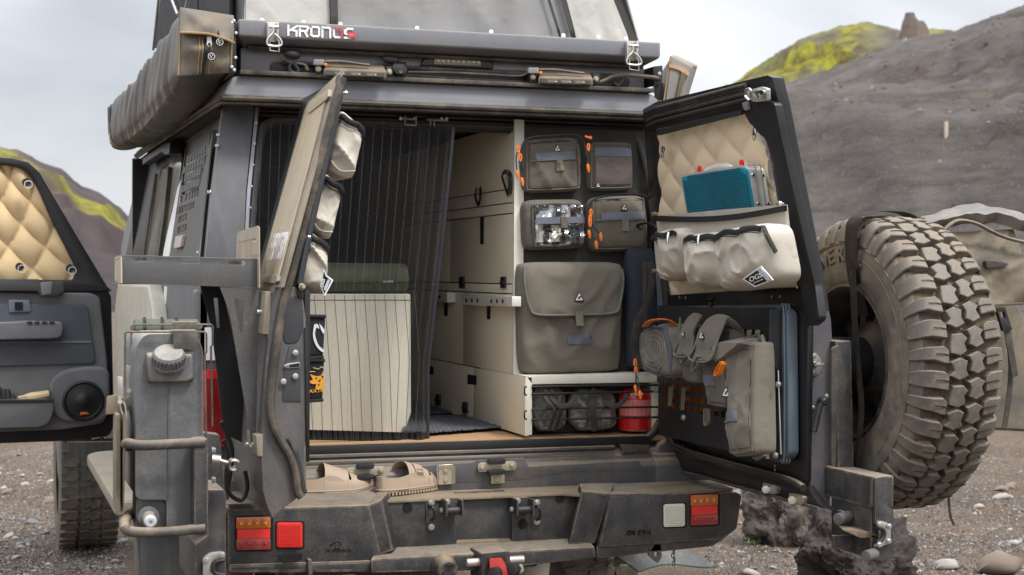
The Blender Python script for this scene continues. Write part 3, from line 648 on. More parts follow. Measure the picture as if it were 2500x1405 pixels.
def striker(x, y):
    F = FY(-.10); bm = B(); pp(bm, F, rnd([(x - 47, y - 10), (x + 47, y - 14), (x + 47, y + 8), (x - 47, y + 14)], 10), (0, .003, 0)); pp(bm, F, rnd([(x - 15, y + 8), (x + 18, y + 6), (x + 18, y + 40), (x - 15, y + 42)], 3), (0, .003, 0))
    s = O('striker_plate', bm, brass, low, bev=.0006)
    for dx, dy in ((-37, 2), (37, -3), (0, 31)): bolt('bolt', brass, car, FY(-.103)(x + dx, y + dy), (0, -1, 0), .0065, .006)
    bm = B()
    for dy, h in ((-16, 12), (10, 12)): pp(bm, FY(-.125), rnd([(x - 21, y + dy), (x + 22, y + dy - 3), (x + 20, y + dy + h - 3), (x - 19, y + dy + h)], 4), (0, .022, 0))
    O('striker_block', bm, black_pl, car, bev=.002)
striker(1214, 1140); striker(893, 1152)
bm = B(); pp(bm, FY(-.098), rnd([(1070, 1140), (1108, 1137), (1110, 1182), (1072, 1184)], 3), (0, .003, 0)); tube(bm, P(FY(-.106), [(1070, 1183), (1067, 1142), (1072, 1137), (1104, 1135), (1110, 1141), (1110, 1180)]), .002, 6); O('catch_plate', bm, brass, car)
for y in (1150, 1172): bolt('screw', brass, car, FY(-.101)(1088, y), (0, -1, 0), .007, .002, False, False)
bm = B(); pp(bm, FY(-.0865), rnd([(1130, 1142), (1148, 1140), (1150, 1152), (1134, 1155)], 5), (0, .001, 0)); O('grommet_hole', bm, M('bare_rust_edge', (.3, .16, .08), .9), car)
# bumper: back beam, two deep end blocks, lower ledge
FYb = FY(-.30)
bm = B(); pp(bm, FY(-.22), [(912, 1224), (1480, 1202), (1480, 1330), (912, 1358)], (0, .16, 0)); bump_ = O('bumper', bm, steel_bk, car, bev=.004)
def hull_part(name, front, back, yf, yb, mat, bev=.006, **k):
    bm = B(); hull(bm, P(FY(yf), front) + P(FY(yb), back)); return O(name, bm, mat, k.pop('par', car), bev=bev, **k)
hull_part('bumper_end', [(556, 1244), (900, 1234), (930, 1352), (905, 1372), (600, 1396), (556, 1380)], [(560, 1190), (960, 1180), (985, 1345), (950, 1380), (580, 1380)], -.31, -.03, steel_bk)
hull_part('bumper_end', [(1492, 1206), (1800, 1203), (1812, 1210), (1800, 1292), (1765, 1318), (1462, 1338)], [(1400, 1178), (1660, 1170), (1690, 1176), (1680, 1290), (1650, 1310), (1400, 1330)], -.31, -.03, steel_bk)
hull_part('bumper_wedge', [(1420, 1199), (1490, 1206), (1452, 1328), (1388, 1330)], [(1414, 1180), (1500, 1178), (1440, 1330), (1380, 1330)], -.30, -.2, steel_bk)
hull_part('bumper_wedge', [(898, 1235), (932, 1220), (960, 1345), (926, 1356)], [(920, 1200), (950, 1200), (975, 1340), (940, 1345)], -.305, -.2, steel_bk)
hull_part('bumper_ledge', [(905, 1366), (1240, 1350), (1452, 1336), (1455, 1362), (1200, 1392), (905, 1400)], [(930, 1322), (1420, 1298), (1440, 1340), (1200, 1370), (930, 1390)], -.345, -.16, steel_bk)
hull_part('bumper_underside', [(558, 1378), (908, 1368), (908, 1398), (560, 1400)], [(560, 1378), (905, 1370), (905, 1402), (570, 1410)], -.318, -.16, steel_bk, bev=.01)
hull_part('bumper_underside', [(1456, 1336), (1768, 1316), (1740, 1334), (1456, 1364)], [(1450, 1330), (1740, 1300), (1720, 1330), (1450, 1362)], -.30, -.16, steel_bk, bev=.004)
xa_, xb_ = FY(-.3)(915, 1234).x, FY(-.3)(1424, 1200).x
bm = B(); prism(bm, [V((x, y, .748)) for x, y in ((.66, -.30), (xa_, -.30), (xa_ + .05, -.242), (xb_ - .05, -.242), (xb_, -.295), (2.30, -.295), (2.33, -.03), (.66, -.03))], (0, 0, .009)); O('bumper_top', bm, M('dirt_caked_top', (.20, .155, .105), .95, col2=(.30, .235, .155), ns=9, dust=.35, ds=14, dc=(.04, .038, .036), bump=.8, bs=90), car, bev=.003)
bm = B(); pp(bm, FY(-.16), [(1112, 1204), (1232, 1198), (1232, 1296), (1112, 1300)], (0, .02, 0)); O('recess_plate', bm, M('mud_stained_steel', (.07, .065, .055), .8, dust=.6, ds=9, bump=.4), car)
bm = B(); pp(bm, FY(-.235), [(940, 1226), (1112, 1218), (1112, 1332), (962, 1342)], (0, .02, 0)); O('recess_plate', bm, steel_bk, car, bev=.001)
bm = B(); pp(bm, FY(-.235), [(1250, 1210), (1418, 1208), (1390, 1322), (1250, 1330)], (0, .02, 0)); O('recess_plate', bm, steel_bk, car, bev=.001)
bm = B(); hull(bm, [*P(FY(-.235), [(1114, 1325), (1248, 1320)]), *P(FY(-.16), [(1118, 1294), (1224, 1290)]), *P(FY(-.235), [(1114, 1338), (1248, 1333)])]); O('recess_ramp', bm, M('dusty_ramp', (.24, .18, .12), .95, dust=.5, ds=12, dc=(.06, .055, .05)), car)
def bump_lamp(pts, kind):
    F = FY(-.312); x0, y0, x1, y1, dy = pts
    def q(a, b): return (x0 + (x1 - x0) * a, y0 + (y1 - y0) * b + dy * a)
    def rq(a0, b0, a1, b1, r): return [q(*p) for p in rr(a0, b0, a1, b1, r)]
    bm = B(); pp(bm, F, rq(-.05, -.05, 1.07, 1.05, .1), (0, .004, 0)); hb = O('lamp_recess', bm, M('lamp_recess_black', (.004, .004, .004), .8), car)
    G = FY(-.316)
    if kind == 'combo':
        bm = B(); pp(bm, G, rq(0, 0, 1, .36, .04), (0, .005, 0)); l = O('indicator_light', bm, amber, car, bev=.001)
        for i in range(4):
            bm = B(); pp(bm, FY(-.318), rq(.05 + .235 * i, .06, .24 + .235 * i, .33, .02), (0, .002, 0)); O('lens_cell', bm, amber, l, bev=.0015)
            bm = B(); c = FY(-.319)(*q(.145 + .235 * i, .2)); lathe(bm, c, (0, -1, 0), [(0.0045, 0), (.0035, .002), (0, .003)], 10); O('led', bm, amberdot, l)
        bm = B(); pp(bm, G, rq(.03, .37, .98, .66, .01), (0, .005, 0)); O('reflector', bm, redrefl, car)
        bm = B(); pp(bm, G, rq(0, .67, 1, 1, .04), (0, .005, 0)); l = O('brake_light', bm, redlens2, car, bev=.001)
        for i in range(4):
            bm = B(); c = FY(-.319)(*q(.145 + .235 * i, .8)); lathe(bm, c, (0, -1, 0), [(0.004, 0), (.003, .002), (0, .003)], 10); O('led', bm, reddot, l)
    else:
        bm = B(); pp(bm, G, rq(0, 0, 1, 1, .1), (0, .006, 0)); l = O('fog_light' if kind == 'red' else 'reversing_light', bm, redrefl if kind == 'red' else whitelens, car, bev=.004)
        bm = B()
        for i in range(11):
            for j in range(9):
                a, b = .09 + .082 * i, .1 + .1 * j + (.02 if i % 2 else 0); c = FY(-.3195)(*q(a, b))
                if kind == 'red': box(bm, c, (.0045, .0018, .0022), Matrix.Rotation(R(25), 3, 'Y'))
                else: lathe(bm, c, (0, -1, 0), [(.0028, 0), (.0018, .0012), (0, .0016)], 6)
        O('lens_pattern', bm, redrefl if kind == 'red' else M('lens_bead', (.78, .76, .62), .25), l)['kind'] = 'stuff'
bump_lamp((577, 1264, 661, 1344, -2), 'combo'); bump_lamp((676, 1276, 739, 1338, 0), 'red')
bump_lamp((1687, 1210, 1753, 1284, -3), 'combo'); bump_lamp((1621, 1232, 1673, 1288, -2), 'white')
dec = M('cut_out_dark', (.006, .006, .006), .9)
bm = B()
for pts in ([(1527, 1308), (1532, 1296), (1545, 1295), (1536, 1302)], [(1534, 1308), (1545, 1297), (1551, 1296), (1551, 1307), (1546, 1307), (1546, 1303), (1541, 1304), (1538, 1308)]): pp(bm, FY(-.3125), pts, (0, .002, 0))
O('logo', bm, dec, car)
textp('lettering', 'FN', dec, car, FY(-.3125), (1556, 1307), (1588, 1305), 12, off=.02)
bm = B()
for pts in ([(816, 1324), (829, 1323), (834, 1328), (829, 1339), (816, 1341), (822, 1329)],): pp(bm, FY(-.3125), pts, (0, .002, 0))
pp(bm, FY(-.3125), [(805, 1330), (818, 1324), (817, 1327), (808, 1333)], (0, .002, 0)); O('logo', bm, dec, car)
textp('lettering', 'D', plate_bk, car, FY(-.3132), (819, 1338), (829, 1337), 10, off=.02)
textp('lettering', 'LTD EXPERIENCE', dec, car, FY(-.3125), (794, 1348), (858, 1346), 6)
for (x, y), mt in (((1137, 1249), rust), ((1205, 1246), rust), ((1136, 1282), rust), ((1204, 1280), rust)): bolt('large_bolt', mt, car, FY(-.162)(x, y), (0, -1, 0), .011, .010)
for sx in (0, 1):                       # shackle brackets either side of the recess
    F = FY(-.25); X = (1100, 1272)[sx]; Y0 = (1240, 1238)[sx]
    bm = B(); pp(bm, FY(-.262), rnd([(X - 18, Y0 - 22), (X + 20, Y0 - 24), (X + 24, Y0 - 4), (X + 22, Y0 + 16), (X - 16, Y0 + 18), (X - 22, Y0 + 2)], 5), (0, .02, 0)); O('roller_bracket', bm, steel_bk, car, bev=.002)
    bm = B(); cyl(bm, F(X - 16, Y0 + 5) - V((0, .03, 0)), F(X + 21, Y0 + 3) - V((0, .03, 0)), .0135, 16); rl = O('roller', bm, black_pl, car, bev=.002)
    bm = B(); [pp(bm, FY(-.262), [(X + dx, Y0 - 22), (X + dx + 3, Y0 - 22), (X + dx + 5, Y0 + 4), (X + dx + 3, Y0 + 18), (X + dx, Y0 + 16)], (0, -.04, 0)) for dx in (-20, 19)]; O('bracket_ear', bm, steel_bk, rl, bev=.001)
    for dx, dy in ((-22, 6), (25, 1)):
        bolt('bolt', zinc, rl, FY(-.28)(X + dx, Y0 + dy), (-1 if dx < 0 else 1, -.3, 0), .0065, .007)
    bolt('bolt', zinc, car, FY(-.283)(X - 8, Y0 - 15), (0, -1, 0), .007, .007)
    ex = 1053 if sx == 0 else 1311
    bm = B(); pp(bm, FY(-.24), rnd([(ex - 14, 1220), (ex + 10, 1219), (ex + 10, 1292), (ex - 12, 1294)], 4), (0, .004, 0)); O('hook_plate', bm, steel_bk, car, bev=.001)
    for y in (1227, 1287 if sx == 0 else 1274): bolt('bolt', zinc, car, FY(-.245)(ex, y), (0, -1, 0), .0075, .007)
    bm = B(); tube(bm, cr([p for p in (FY(-.245)(ex - 3, 1238), FY(-.28)(ex + 2, 1237), FY(-.285)(ex + 7, 1250), FY(-.275)(ex + 6, 1266), FY(-.25)(ex - 1, 1270))], 5), .0045, 8); O('rope_hook', bm, black_pl, car)
    for hx, hy, hr in (((995, 1240, .016), (1058, 1250, .0)) if sx == 0 else ((1367, 1216, .016), (1276, 1280, .016))):
        if hr: bm = B(); c = FY(-.2365)(hx, hy); lathe(bm, c, (0, -1, 0), [(hr, 0), (hr, .0006), (0, .0006)], 24); O('bumper_hole', bm, dec, car)
c = FY(-.26)(1430, 1307); bm = B(); lathe(bm, c + V((0, .0, 0)), (-.3, -1, 0), [(.009, 0), (.009, .018), (.005, .020), (.005, .03), (0, .03)], 12); O('air_valve', bm, brass, car)
bm = B(); lathe(bm, FY(-.285)(1424, 1307), (-.3, -1, 0), [(.0, 0), (.0075, 0), (.0075, .012), (.004, .016), (0, .016)], 12); O('valve_cap', bm, black_pl, car)
# under the bumper
c = FY(-.40)(1094, 1388); bm = B(); lathe(bm, c + V((0, .06, 0)), (0, -1, -.12), [(.036, 0), (.038, .012), (.032, .02), (.031, .055), (.026, .06), (0, .06)], 22); sk = O('trailer_socket', bm, tubem, car)
bm = B(); box(bm, c + V((.005, -.008, .012)), (.03, .01, .004)); box(bm, c + V((0, -.004, -.016)), (.036, .014, .014)); O('socket_lid_hinge', bm, black_pl, sk, bev=.001)
F = FY(-.42)
bm = B(); pp(bm, F, rnd([(1176, 1352), (1245, 1346), (1248, 1440), (1178, 1445)], 7), (0, .12, 0), [rnd([(1192, 1366), (1232, 1363), (1234, 1432), (1193, 1436)], 4)]); O('hitch_receiver', bm, steel_bk, car, bev=.003)
bm = B(); cyl(bm, F(1146, 1379) + V((0, .03, 0)), F(1286, 1370) + V((0, .03, 0)), .0128, 18); O('hitch_pin', bm, M('dusty_bright_steel', (.6, .56, .5), .4, .8, dust=.6, ds=20), car, bev=.002)
bm = B(); hull(bm, [*P(FY(-.46), [(1194, 1364), (1222, 1362), (1230, 1378), (1244, 1400), (1240, 1440), (1200, 1440)]), *P(FY(-.40), [(1194, 1364), (1228, 1362), (1232, 1440), (1196, 1440)])]); O('recovery_shackle', bm, M('scuffed_red_paint', (.5, .015, .02), .45, dust=.3, ds=20), car, bev=.005)
bm = B(); cyl(bm, FY(-.485)(1204, 1402), FY(-.465)(1214, 1400), .020, 20); cyl(bm, FY(-.47)(1250, 1392), FY(-.45)(1258, 1390), .019, 20); O('shackle_isolator', bm, black_pl, car, bev=.004)
bm = B(); pp(bm, FY(-.44), rnd([(1262, 1382), (1276, 1378), (1280, 1394), (1270, 1402), (1258, 1398)], 3), (0, .008, 0), [rr(1265, 1386, 1273, 1394, 3.5)]); O('pin_tab', bm, zinc, car, bev=.001)
bm = B(); pp(bm, FY(-.33), rnd([(752, 1366), (762, 1368), (764, 1440), (755, 1440)], 2), (0, .08, 0)); O('bumper_fin', bm, tubem, car, bev=.001)
bm = B(); pp(bm, FY(-.335), rnd([(680, 1356), (738, 1352), (738, 1366), (722, 1374), (692, 1376), (680, 1370)], 2), (0, .003, 0)); O('bumper_cutout', bm, dec, car)
for x, y, r in ((704, 1380, .022), (640, 1408, .04)):
    bm = B(); c = FY(-.28)(x, y); lathe(bm, c, (.1, -1, 0), [(r * .85, .03), (r, .03), (r, -.2), (r * .85, -.2)], 22); O('exhaust_pipe', bm, M('brown_exhaust', (.12, .095, .075), .7, .3, dust=.5), car)
bm = B(); surf(bm, lambda u, v: bil(P(FY(.3), [(1505, 1350), (1660, 1322), (1750, 1372), (1560, 1395)]), u, v) + V((0, .12 * (1 - v), .015 * math.sin(u * 5))), 16, 8, (0, .0, -.006)); O('mudflap', bm, mudflap, car)
bm = B(); pp(bm, FY(-.30), rnd([(1598, 1330), (1612, 1318), (1616, 1360), (1606, 1376), (1582, 1356)], 4), (0, .01, 0), [rr(1598, 1348, 1606, 1360, 3)]); O('tow_eye', bm, tubem, car, bev=.002)
bm = B()
for i in range(9):
    c = FY(-.27)(1638 + (i % 2) * 3 + i * .8, 1300 + i * 9.5); a = i % 2
    tube(bm, [c + V(((0, .006 * math.sin(t * .785), 0)[0] + (0 if a else .005 * math.cos(t * .785)), (.005 * math.cos(t * .785) if a else 0), .0075 * math.sin(t * .785))) for t in range(8)], .0017, 6, closed=True)
O('chain', bm, tubem, car)['kind'] = 'stuff'
bm = B(); cyl(bm, (.7, .9, .42), (2.3, .9, .42), .06); cyl(bm, (1.5, .9, .42), (1.5, .72, .42), .15, 20); O('rear_axle', bm, M('oily_axle', (.03, .028, .025), .7, dust=.5), car)
bm = B(); [bx(bm, (x, -.25, .6), (x + .07, 2.8, .72)) for x in (1.0, 1.95)]; bx(bm, (1.1, -.1, .5), (1.7, .7, .66)); O('chassis', bm, M('chassis_black', (.02, .019, .018), .8, dust=.5), car, bev=.01)
bm = B()
for i in range(5): tube(bm, cr([(1.05, -.2 + i * .02, .6 - i * .02), (1.06, .5, .5 - i * .02), (1.05, 1.3, .62 - i * .02)], 5), .02, 6, flat=.3)
O('leaf_spring', bm, tubem, car)
bm = B(); tube(bm, P(FY(-.15), [(1405, 1380), (1410, 1392), (1480, 1388), (1486, 1372)]), .006, 6); pp(bm, FY(-.1), [(1455, 1352), (1484, 1352), (1486, 1372), (1458, 1374)], (0, .03, 0)); O('wiring_bracket', bm, tubem, car)
# ------------------------------------------------------------------ roof tent
tent = thing('rooftop_tent', 'grey hard-shell rooftop tent with pale canvas walls raised on the vehicle roof', 'rooftop tent')
bm = B(); prism(bm, [V((.755, y, z)) for y, z in ((.032, 2.148), (.032, 2.073), (2.3, 2.073), (2.3, 2.148))], (1.365, 0, 0)); O('base_shell', bm, paint, tent, bev=.006)
bm = B(); hull(bm, [V(p) for p in ((.735, -.06, 2.222), (2.138, -.06, 2.222), (.735, 2.38, 2.222), (2.138, 2.38, 2.222), (.735, -.06, 2.17), (2.138, -.06, 2.17), (.735, 2.38, 2.17), (2.138, 2.38, 2.17), (.765, .02, 2.149), (2.108, .02, 2.149), (.765, 2.3, 2.149), (2.108, 2.3, 2.149))]); O('rim_shell', bm, paint, tent, bev=.007, seg=3)
bm = B(); hull(bm, [V(p) for p in ((.772, -.008, 2.1485), (2.1, -.008, 2.1485), (.772, 0, 2.14), (2.1, 0, 2.14), (.772, .03, 2.1485), (2.1, .03, 2.14))]); O('rim_underside', bm, rubber_dusty, tent)
# canvas wall panels at the back
def tent_panel(name, x0b, x1b, x0t, x1t, mat, y=.01, am=.012, seed=0, zt=2.95, label=None):
    def f(u, v):
        z = 2.228 + (zt - 2.228) * v; a = x0b + (x1b - x0b) * u; b = x0t + (x1t - x0t) * u
        x = a + (b - a) * v; k = math.sin(math.pi * min(1, u * 4) / 2) * math.sin(math.pi * min(1, (1 - u) * 4) / 2)
        w = noise.noise(V((x * 5 + seed, z * 1.4, 0))) + .5 * noise.noise(V((x * 13 + z * 3, z * 3, seed))) + .25 * abs(noise.noise(V((x * 22 + z * 9, z * 7, seed))))
        return V((x, y + .035 * v + am * w * k - (.004 * math.sin(u * 18) if v < .02 else 0), z - (.004 + .004 * math.sin(u * 14 + seed) if v == 0 else 0)))
    bm = B(); surf(bm, f, 36, 26, (0, .004, 0)); return O(name, bm, mat, tent, label=label)
def tx(px): return FY(.01)(px, 60).x
tent_panel('canvas_panel', tx(600), tx(806), tx(598) , tx(795), tent_lt, .012, .016, 1, label='pale canvas panel at the left of the tent')
tent_panel('canvas_band', tx(806), tx(824), tx(795), tx(812), trim_k, -.002, .003, 2)
tent_panel('canvas_panel', tx(822), tx(1402), tx(812), tx(1268), tent_gr, .012, .02, 3, label='middle grey canvas panel')
tent_panel('canvas_band', tx(1362), tx(1368), tx(1195), tx(1203), trim_k, -.008, .003, 4)
tent_panel('canvas_band', tx(1392), tx(1404), tx(1250), tx(1268), trim_k, -.006, .003, 5)
tent_panel('canvas_panel', tx(1402), tx(1540), tx(1264), tx(1330), tent_lt, .012, .016, 6, label='pale canvas panel at the right of the tent')
bm = B(); prism(bm, [V(p) for p in ((.77, .03, 2.222), (2.10, .03, 2.222), (1.86, .1, 2.95), (.765, .1, 2.95))], (0, .01, 0)); O('inner_wall', bm, trim_k, tent)
def side(u, v):
    y = .02 + 2.3 * u; z = 2.225 + .75 * v; return V((.762 + .012 * noise.noise(V((y * 9, z * 2, 0))) + .006 * noise.noise(V((y * 22, z * 4, 0))), y, z))
bm = B(); surf(bm, side, 50, 8, (.006, 0, 0)); O('side_canvas', bm, tent_dk, tent)
bm = B(); prism(bm, [V(p) for p in ((2.10, .03, 2.222), (2.10, 2.3, 2.222), (1.9, 2.3, 2.95), (1.87, .03, 2.95))], (.005, 0, 0)); O('side_canvas', bm, tent_lt, tent)
bm = B(); bx(bm, (.73, -.06, 2.97), (2.0, 2.4, 3.08)); O('lid', bm, paint, tent, bev=.01)
# open side flap, dark with pale edge, and its struts
bm = B(); pts = [FX(.735)(*p) for p in ((376, 118), (392, -10), (398, -60), (560, -60), (560, 60), (470, 90))]; prism(bm, pts, (.01, 0, 0)); O('side_flap', bm, M('dark_flap', (.02, .02, .024), .8), tent)
bm = B(); tube(bm, [FX(.733)(*p) for p in ((374, 122), (388, -10), (396, -70))], .006, 6); O('flap_edge', bm, M('pale_flap_edge', (.28, .28, .22), .8), tent)
for x0, x1 in (((418, -5), (434, 36)), ((460, -10), (448, 36)), ((482, -60), (483, 55))):
    bm = B(); cyl(bm, FX(.72)(*x0), FX(.72)(*x1), .006 if x0[0] < 450 else .004, 8); O('strut', bm, alu if x0[0] < 470 else trim_k, tent)
# press buttons along the hem
for px in (640, 741, 831, 1018, 1199, 1375, 1461, 1528):
    t = (px - 640) / 888; py = 49.5 + 44.5 * t
    bm = B(); c = FY(-.012)(px, py + 1); lathe(bm, c, (0, -1, 0), [(.0075, 0), (.0075, .002), (.003, .0028), (.003, .0022), (0, .0022)], 16); O('button', bm, white, tent)
# side latches
for k, (lx, ly) in enumerate(((668, 52), (1546, 98))):
    F = FY(-.072); s = 1.0
    bm = B(); pp(bm, FY(-.066), rnd([(lx - 18, ly + 2), (lx + 12, ly + 3), (lx + 12, ly + 46), (lx + 2, ly + 52), (lx - 18, ly + 46)], 3), (0, .004, 0)); la = O('latch', bm, brass if k else zinc, tent, bev=.0008)
    for dx in (-15, 8):
        bm = B(); pp(bm, FY(-.09), rnd([(lx + dx, ly + 2), (lx + dx + 5, ly + 2), (lx + dx + 4, ly + 50), (lx + dx, ly + 48)], 2), (0, .02, 0)); O('latch_arm', bm, zinc, la, bev=.0008)
    bm = B(); tube(bm, cr([FY(-.1)(lx + a, ly + b) for a, b in ((-1, 14), (-1, 28), (-13, 42), (-16, 54), (-10, 60), (14, 61), (20, 54), (14, 42), (2, 31))], 4), .0036, 8); O('latch_hook', bm, zinc, la)
    bm = B(); tube(bm, [FY(-.085)(lx + a, ly + b) for a, b in ((-9, 40), (-9, 72), (13, 75), (13, 42))], .0026, 8); cyl(bm, FY(-.09)(lx - 11, ly + 14), FY(-.09)(lx + 12, ly + 15), .005, 10); O('latch_loop', bm, zinc, la)
# lettering on the rim
def stroke_letters(paths, mat, fn, wpx, name):
    bm = B(); kk = 0
    for path in paths:
        for a, b in zip(path, path[1:]):
            a2, b2 = V((*a, 0)), V((*b, 0)); d = (b2 - a2).normalized(); n_ = V((-d.y, d.x, 0)) * wpx; e = d * wpx * .98
            kk += 1; off_ = V((0, -.00006 * kk, 0)); prism(bm, [fn(*q_) + off_ for q_ in [tuple((a2 - e + n_).xy), tuple((b2 + e + n_).xy), tuple((b2 + e - n_).xy), tuple((a2 - e - n_).xy)]], (0, .0012, 0))
    return O(name, bm, mat, tent, sm=20)
KF = FY(-.0625)
def kl(x): return (x - 700) * .0535
def kp(pts): return [(x, y + kl(x)) for x, y in pts]
stroke_letters([kp([(704, 63), (704, 85)]), kp([(725, 63), (708, 74)]), kp([(712, 73), (724, 75), (724, 86)]), kp([(732, 86), (732, 70)]), kp([(731, 63), (750, 63), (753, 66), (748, 74), (736, 74)]), kp([(744, 75), (750, 86)]),
    kp([(760, 68), (760, 82), (764, 85), (776, 85), (779, 82), (779, 66), (776, 63), (764, 63)]), kp([(787, 86), (787, 70)]), kp([(787, 63), (803, 63), (806, 66), (806, 86)]),
    kp([(815, 68), (815, 82), (819, 85), (829, 85)]), kp([(864, 76), (846, 76), (842, 74), (842, 67)]), kp([(842, 85), (852, 85)]), kp([(843, 70), (848, 63), (860, 63)])], white, KF, 2.6, 'lettering')
stroke_letters([kp([(818, 63), (831, 63), (834, 66), (834, 84)]), kp([(851, 80), (851, 73)]), kp([(852, 72), (864, 72), (867, 75), (866, 82), (853, 82)])], red_pr, FY(-.0665), 1.9, 'lettering')
# channel with two flood lamps, camera and centre lamp on the base
bm = B(); pp(bm, FY(.022), rnd([(660, 152), (700, 152), (1500, 180), (1538, 190), (1538, 214), (1500, 214), (700, 182), (662, 178)], 12), (0, .02, 0)); ch = O('light_channel', bm, black_sat, tent, bev=.002)
bm = B(); tube(bm, P(FY(.012), [(690, 154), (1000, 166), (1300, 182), (1470, 190)]), .007, 8); tube(bm, P(FY(.012), [(690, 180), (1000, 186), (1300, 203), (1500, 208)]), .006, 8); O('channel_lip', bm, rubber_dusty, ch)
for k, (a, b) in enumerate((((792, 158), (942, 178)), ((1316, 178), (1446, 196)))):
    (x0, y0), (x1, y1) = a, b; top = lambda x: y0 + (y1 - y0 - 14) * (x - x0) / (x1 - x0)
    bm = B(); hull(bm, [*P(FY(-.06), [(x0 - 2, top(x0) + 12), (x1 + 2, top(x1) + 12), (x1 + 2, top(x1) + 27), (x0 - 2, top(x0) + 27)]), *P(FY(.005), [(x0 + 6, top(x0) - 6), (x1 - 6, top(x1) - 6), (x1 - 6, top(x1) + 20), (x0 + 6, top(x0) + 20)])])
    fl = O('flood_lamp', bm, M('dusty_lamp_housing%s' % ('' if k == 0 else '_b'), (.10, .09, .075), .45, dust=.6, ds=20, up=.5), tent, bev=.003)
    bm = B(); pp(bm, FY(-.0625), [(x0 + 4, top(x0) + 15), (x1 - 4, top(x1) + 15), (x1 - 4, top(x1) + 24), (x0 + 4, top(x0) + 24)], (0, .002, 0)); O('lens', bm, M('lamp_glass', (.06, .055, .045), .15, dust=.3), fl)
    for i in range(3):
        bm = B(); xx = x0 + (x1 - x0) * (.26 + .26 * i); pp(bm, FY(-.0635), [(xx - 16, top(xx) + 16), (xx + 12, top(xx) + 16), (xx + 9, top(xx) + 23), (xx - 11, top(xx) + 23)], (0, .001, 0)); O('reflector_cell', bm, M('lamp_reflector', (.25, .21, .16), .25, .6), fl)
        bm = B(); lathe(bm, FY(-.0645)(xx + 8, top(xx) + 21), (0, -1, 0), [(.002, 0), (0, .002)], 8); O('led', bm, white, fl)
    for s, xx in ((-1, x0 - 14), (1, x1 + 10)):
        bm = B(); pp(bm, FY(-.03), rnd([(xx - 9, top(xx) - 2), (xx + 9, top(xx) - 2), (xx + 9, top(xx) + 24), (xx - 9, top(xx) + 24)], 2), (0, .03, 0)); br = O('lamp_bracket', bm, black_pl, fl, bev=.001)
        bolt('bolt', brass, fl, FY(-.034)(xx - 1, top(xx) + 11), (0, -1, 0), .007, .007)
    bm = B(); lathe(bm, FY(-.05)(x0 + 2, top(x0) + 1), (0, -1, 0), [(0, 0), (.005, 0), (.005, .01), (0, .012)], 10); O('orange_seal', bm, orange, fl)
    bm = B(); xx = x0 - 22; pp(bm, FY(-.05), rnd([(xx - 4, top(xx) - 12), (xx + 22, top(xx) - 12), (xx + 22, top(xx) + 2), (xx - 4, top(xx) + 2)], 3), (0, .02, 0)); O('cable_plug', bm, M('grey_plug', (.25, .25, .26), .5, dust=.4), fl, bev=.002)
    bm = B(); tube(bm, cr(P(FY(-.045), [(x0, top(x0) - 7), (x0 + 40, top(x0) - 7), (x0 + 80, top(x0) - 2), (x0 + 110, top(x0) + 2)]), 4), .0045, 8); O('cable_sleeve', bm, tubem, fl)
bm = B(); c = FY(-.0)(714, 133); tube(bm, [FY(-.02)(694, 130), FY(-.02)(702, 132), FY(-.02)(715, 134), FY(-.02)(728, 136), FY(-.02)(734, 138)], [.006, .013, .0155, .012, .004], 14); O('cable_boss', bm, black_pl, tent)
bm = B(); tube(bm, [FY(-.01)(934, 142), FY(-.01)(942, 145), FY(-.01)(954, 147), FY(-.01)(968, 149), FY(-.01)(973, 151)], [.006, .012, .014, .012, .004], 14); O('cable_boss', bm, black_pl, tent)
bm = B(); tube(bm, cr(P(FY(-.015), [(700, 134), (690, 140), (700, 150), (722, 154), (745, 160), (752, 172), (745, 166)]), 5), .004, 8); O('cable', bm, tubem, tent)
bm = B(); tube(bm, cr(P(FY(-.012), [(706, 160), (716, 156), (728, 172), (722, 180), (708, 174), (706, 160)]), 4), .0065, 8); O('cable_tie', bm, black_pl, tent)
bm = B(); hull(bm, [*P(FY(-.045), rnd([(960, 158), (985, 158), (995, 172), (990, 182), (968, 182), (957, 168)], 3)), *P(FY(.0), [(962, 150), (992, 152), (994, 178), (960, 176)])]); cm = O('rear_camera', bm, black_pl, tent, bev=.003)
bm = B(); lathe(bm, FY(-.046)(978, 175), (0, -1, 0), [(.007, 0), (.006, .002), (0, .001)], 14); O('camera_lens', bm, glass_dk, cm)
bm = B(); hull(bm, [*P(FY(.012), rnd([(1027, 160), (1034, 148), (1050, 136), (1180, 140), (1198, 150), (1203, 168)], 5)), *P(FY(.032), rnd([(1025, 162), (1030, 146), (1050, 133), (1182, 137), (1202, 150), (1206, 170)], 5))]); cl = O('centre_lamp', bm, black_sat, tent, bev=.003)
bm = B(); pp(bm, FY(.008), [(1061, 140), (1175, 144), (1174, 162), (1060, 157)], (0, .005, 0)); O('lamp_window', bm, M('dusty_lamp_window', (.24, .22, .16), .4, dust=.3), cl, bev=.001)
for i in range(9):
    bm = B(); lathe(bm, FY(.0075)(1070 + 12.3 * i, 149 + .5 * i), (0, -1, 0), [(.0052, 0), (.0048, .0015), (.003, .0005), (0, .0008)], 14); O('led_lens', bm, M('led_reflector', (.5, .45, .33), .3, .4) if i == 0 else bpy.data.materials['led_reflector'], cl)
bm = B()
tube(bm, cr(P(FY(-.01), [(996, 176), (1100, 178), (1200, 183), (1270, 186), (1290, 176), (1300, 172)]), 5), .0035, 6)
O('cable', bm, tubem, tent)
bm = B(); tube(bm, cr([*P(FY(-.02), [(1462, 202), (1480, 196), (1496, 188), (1530, 184), (1580, 188)]), V((2.15, -.02, 2.105)), V((2.16, .05, 2.10))], 5), .007, 8); O('cable', bm, tubem, tent)
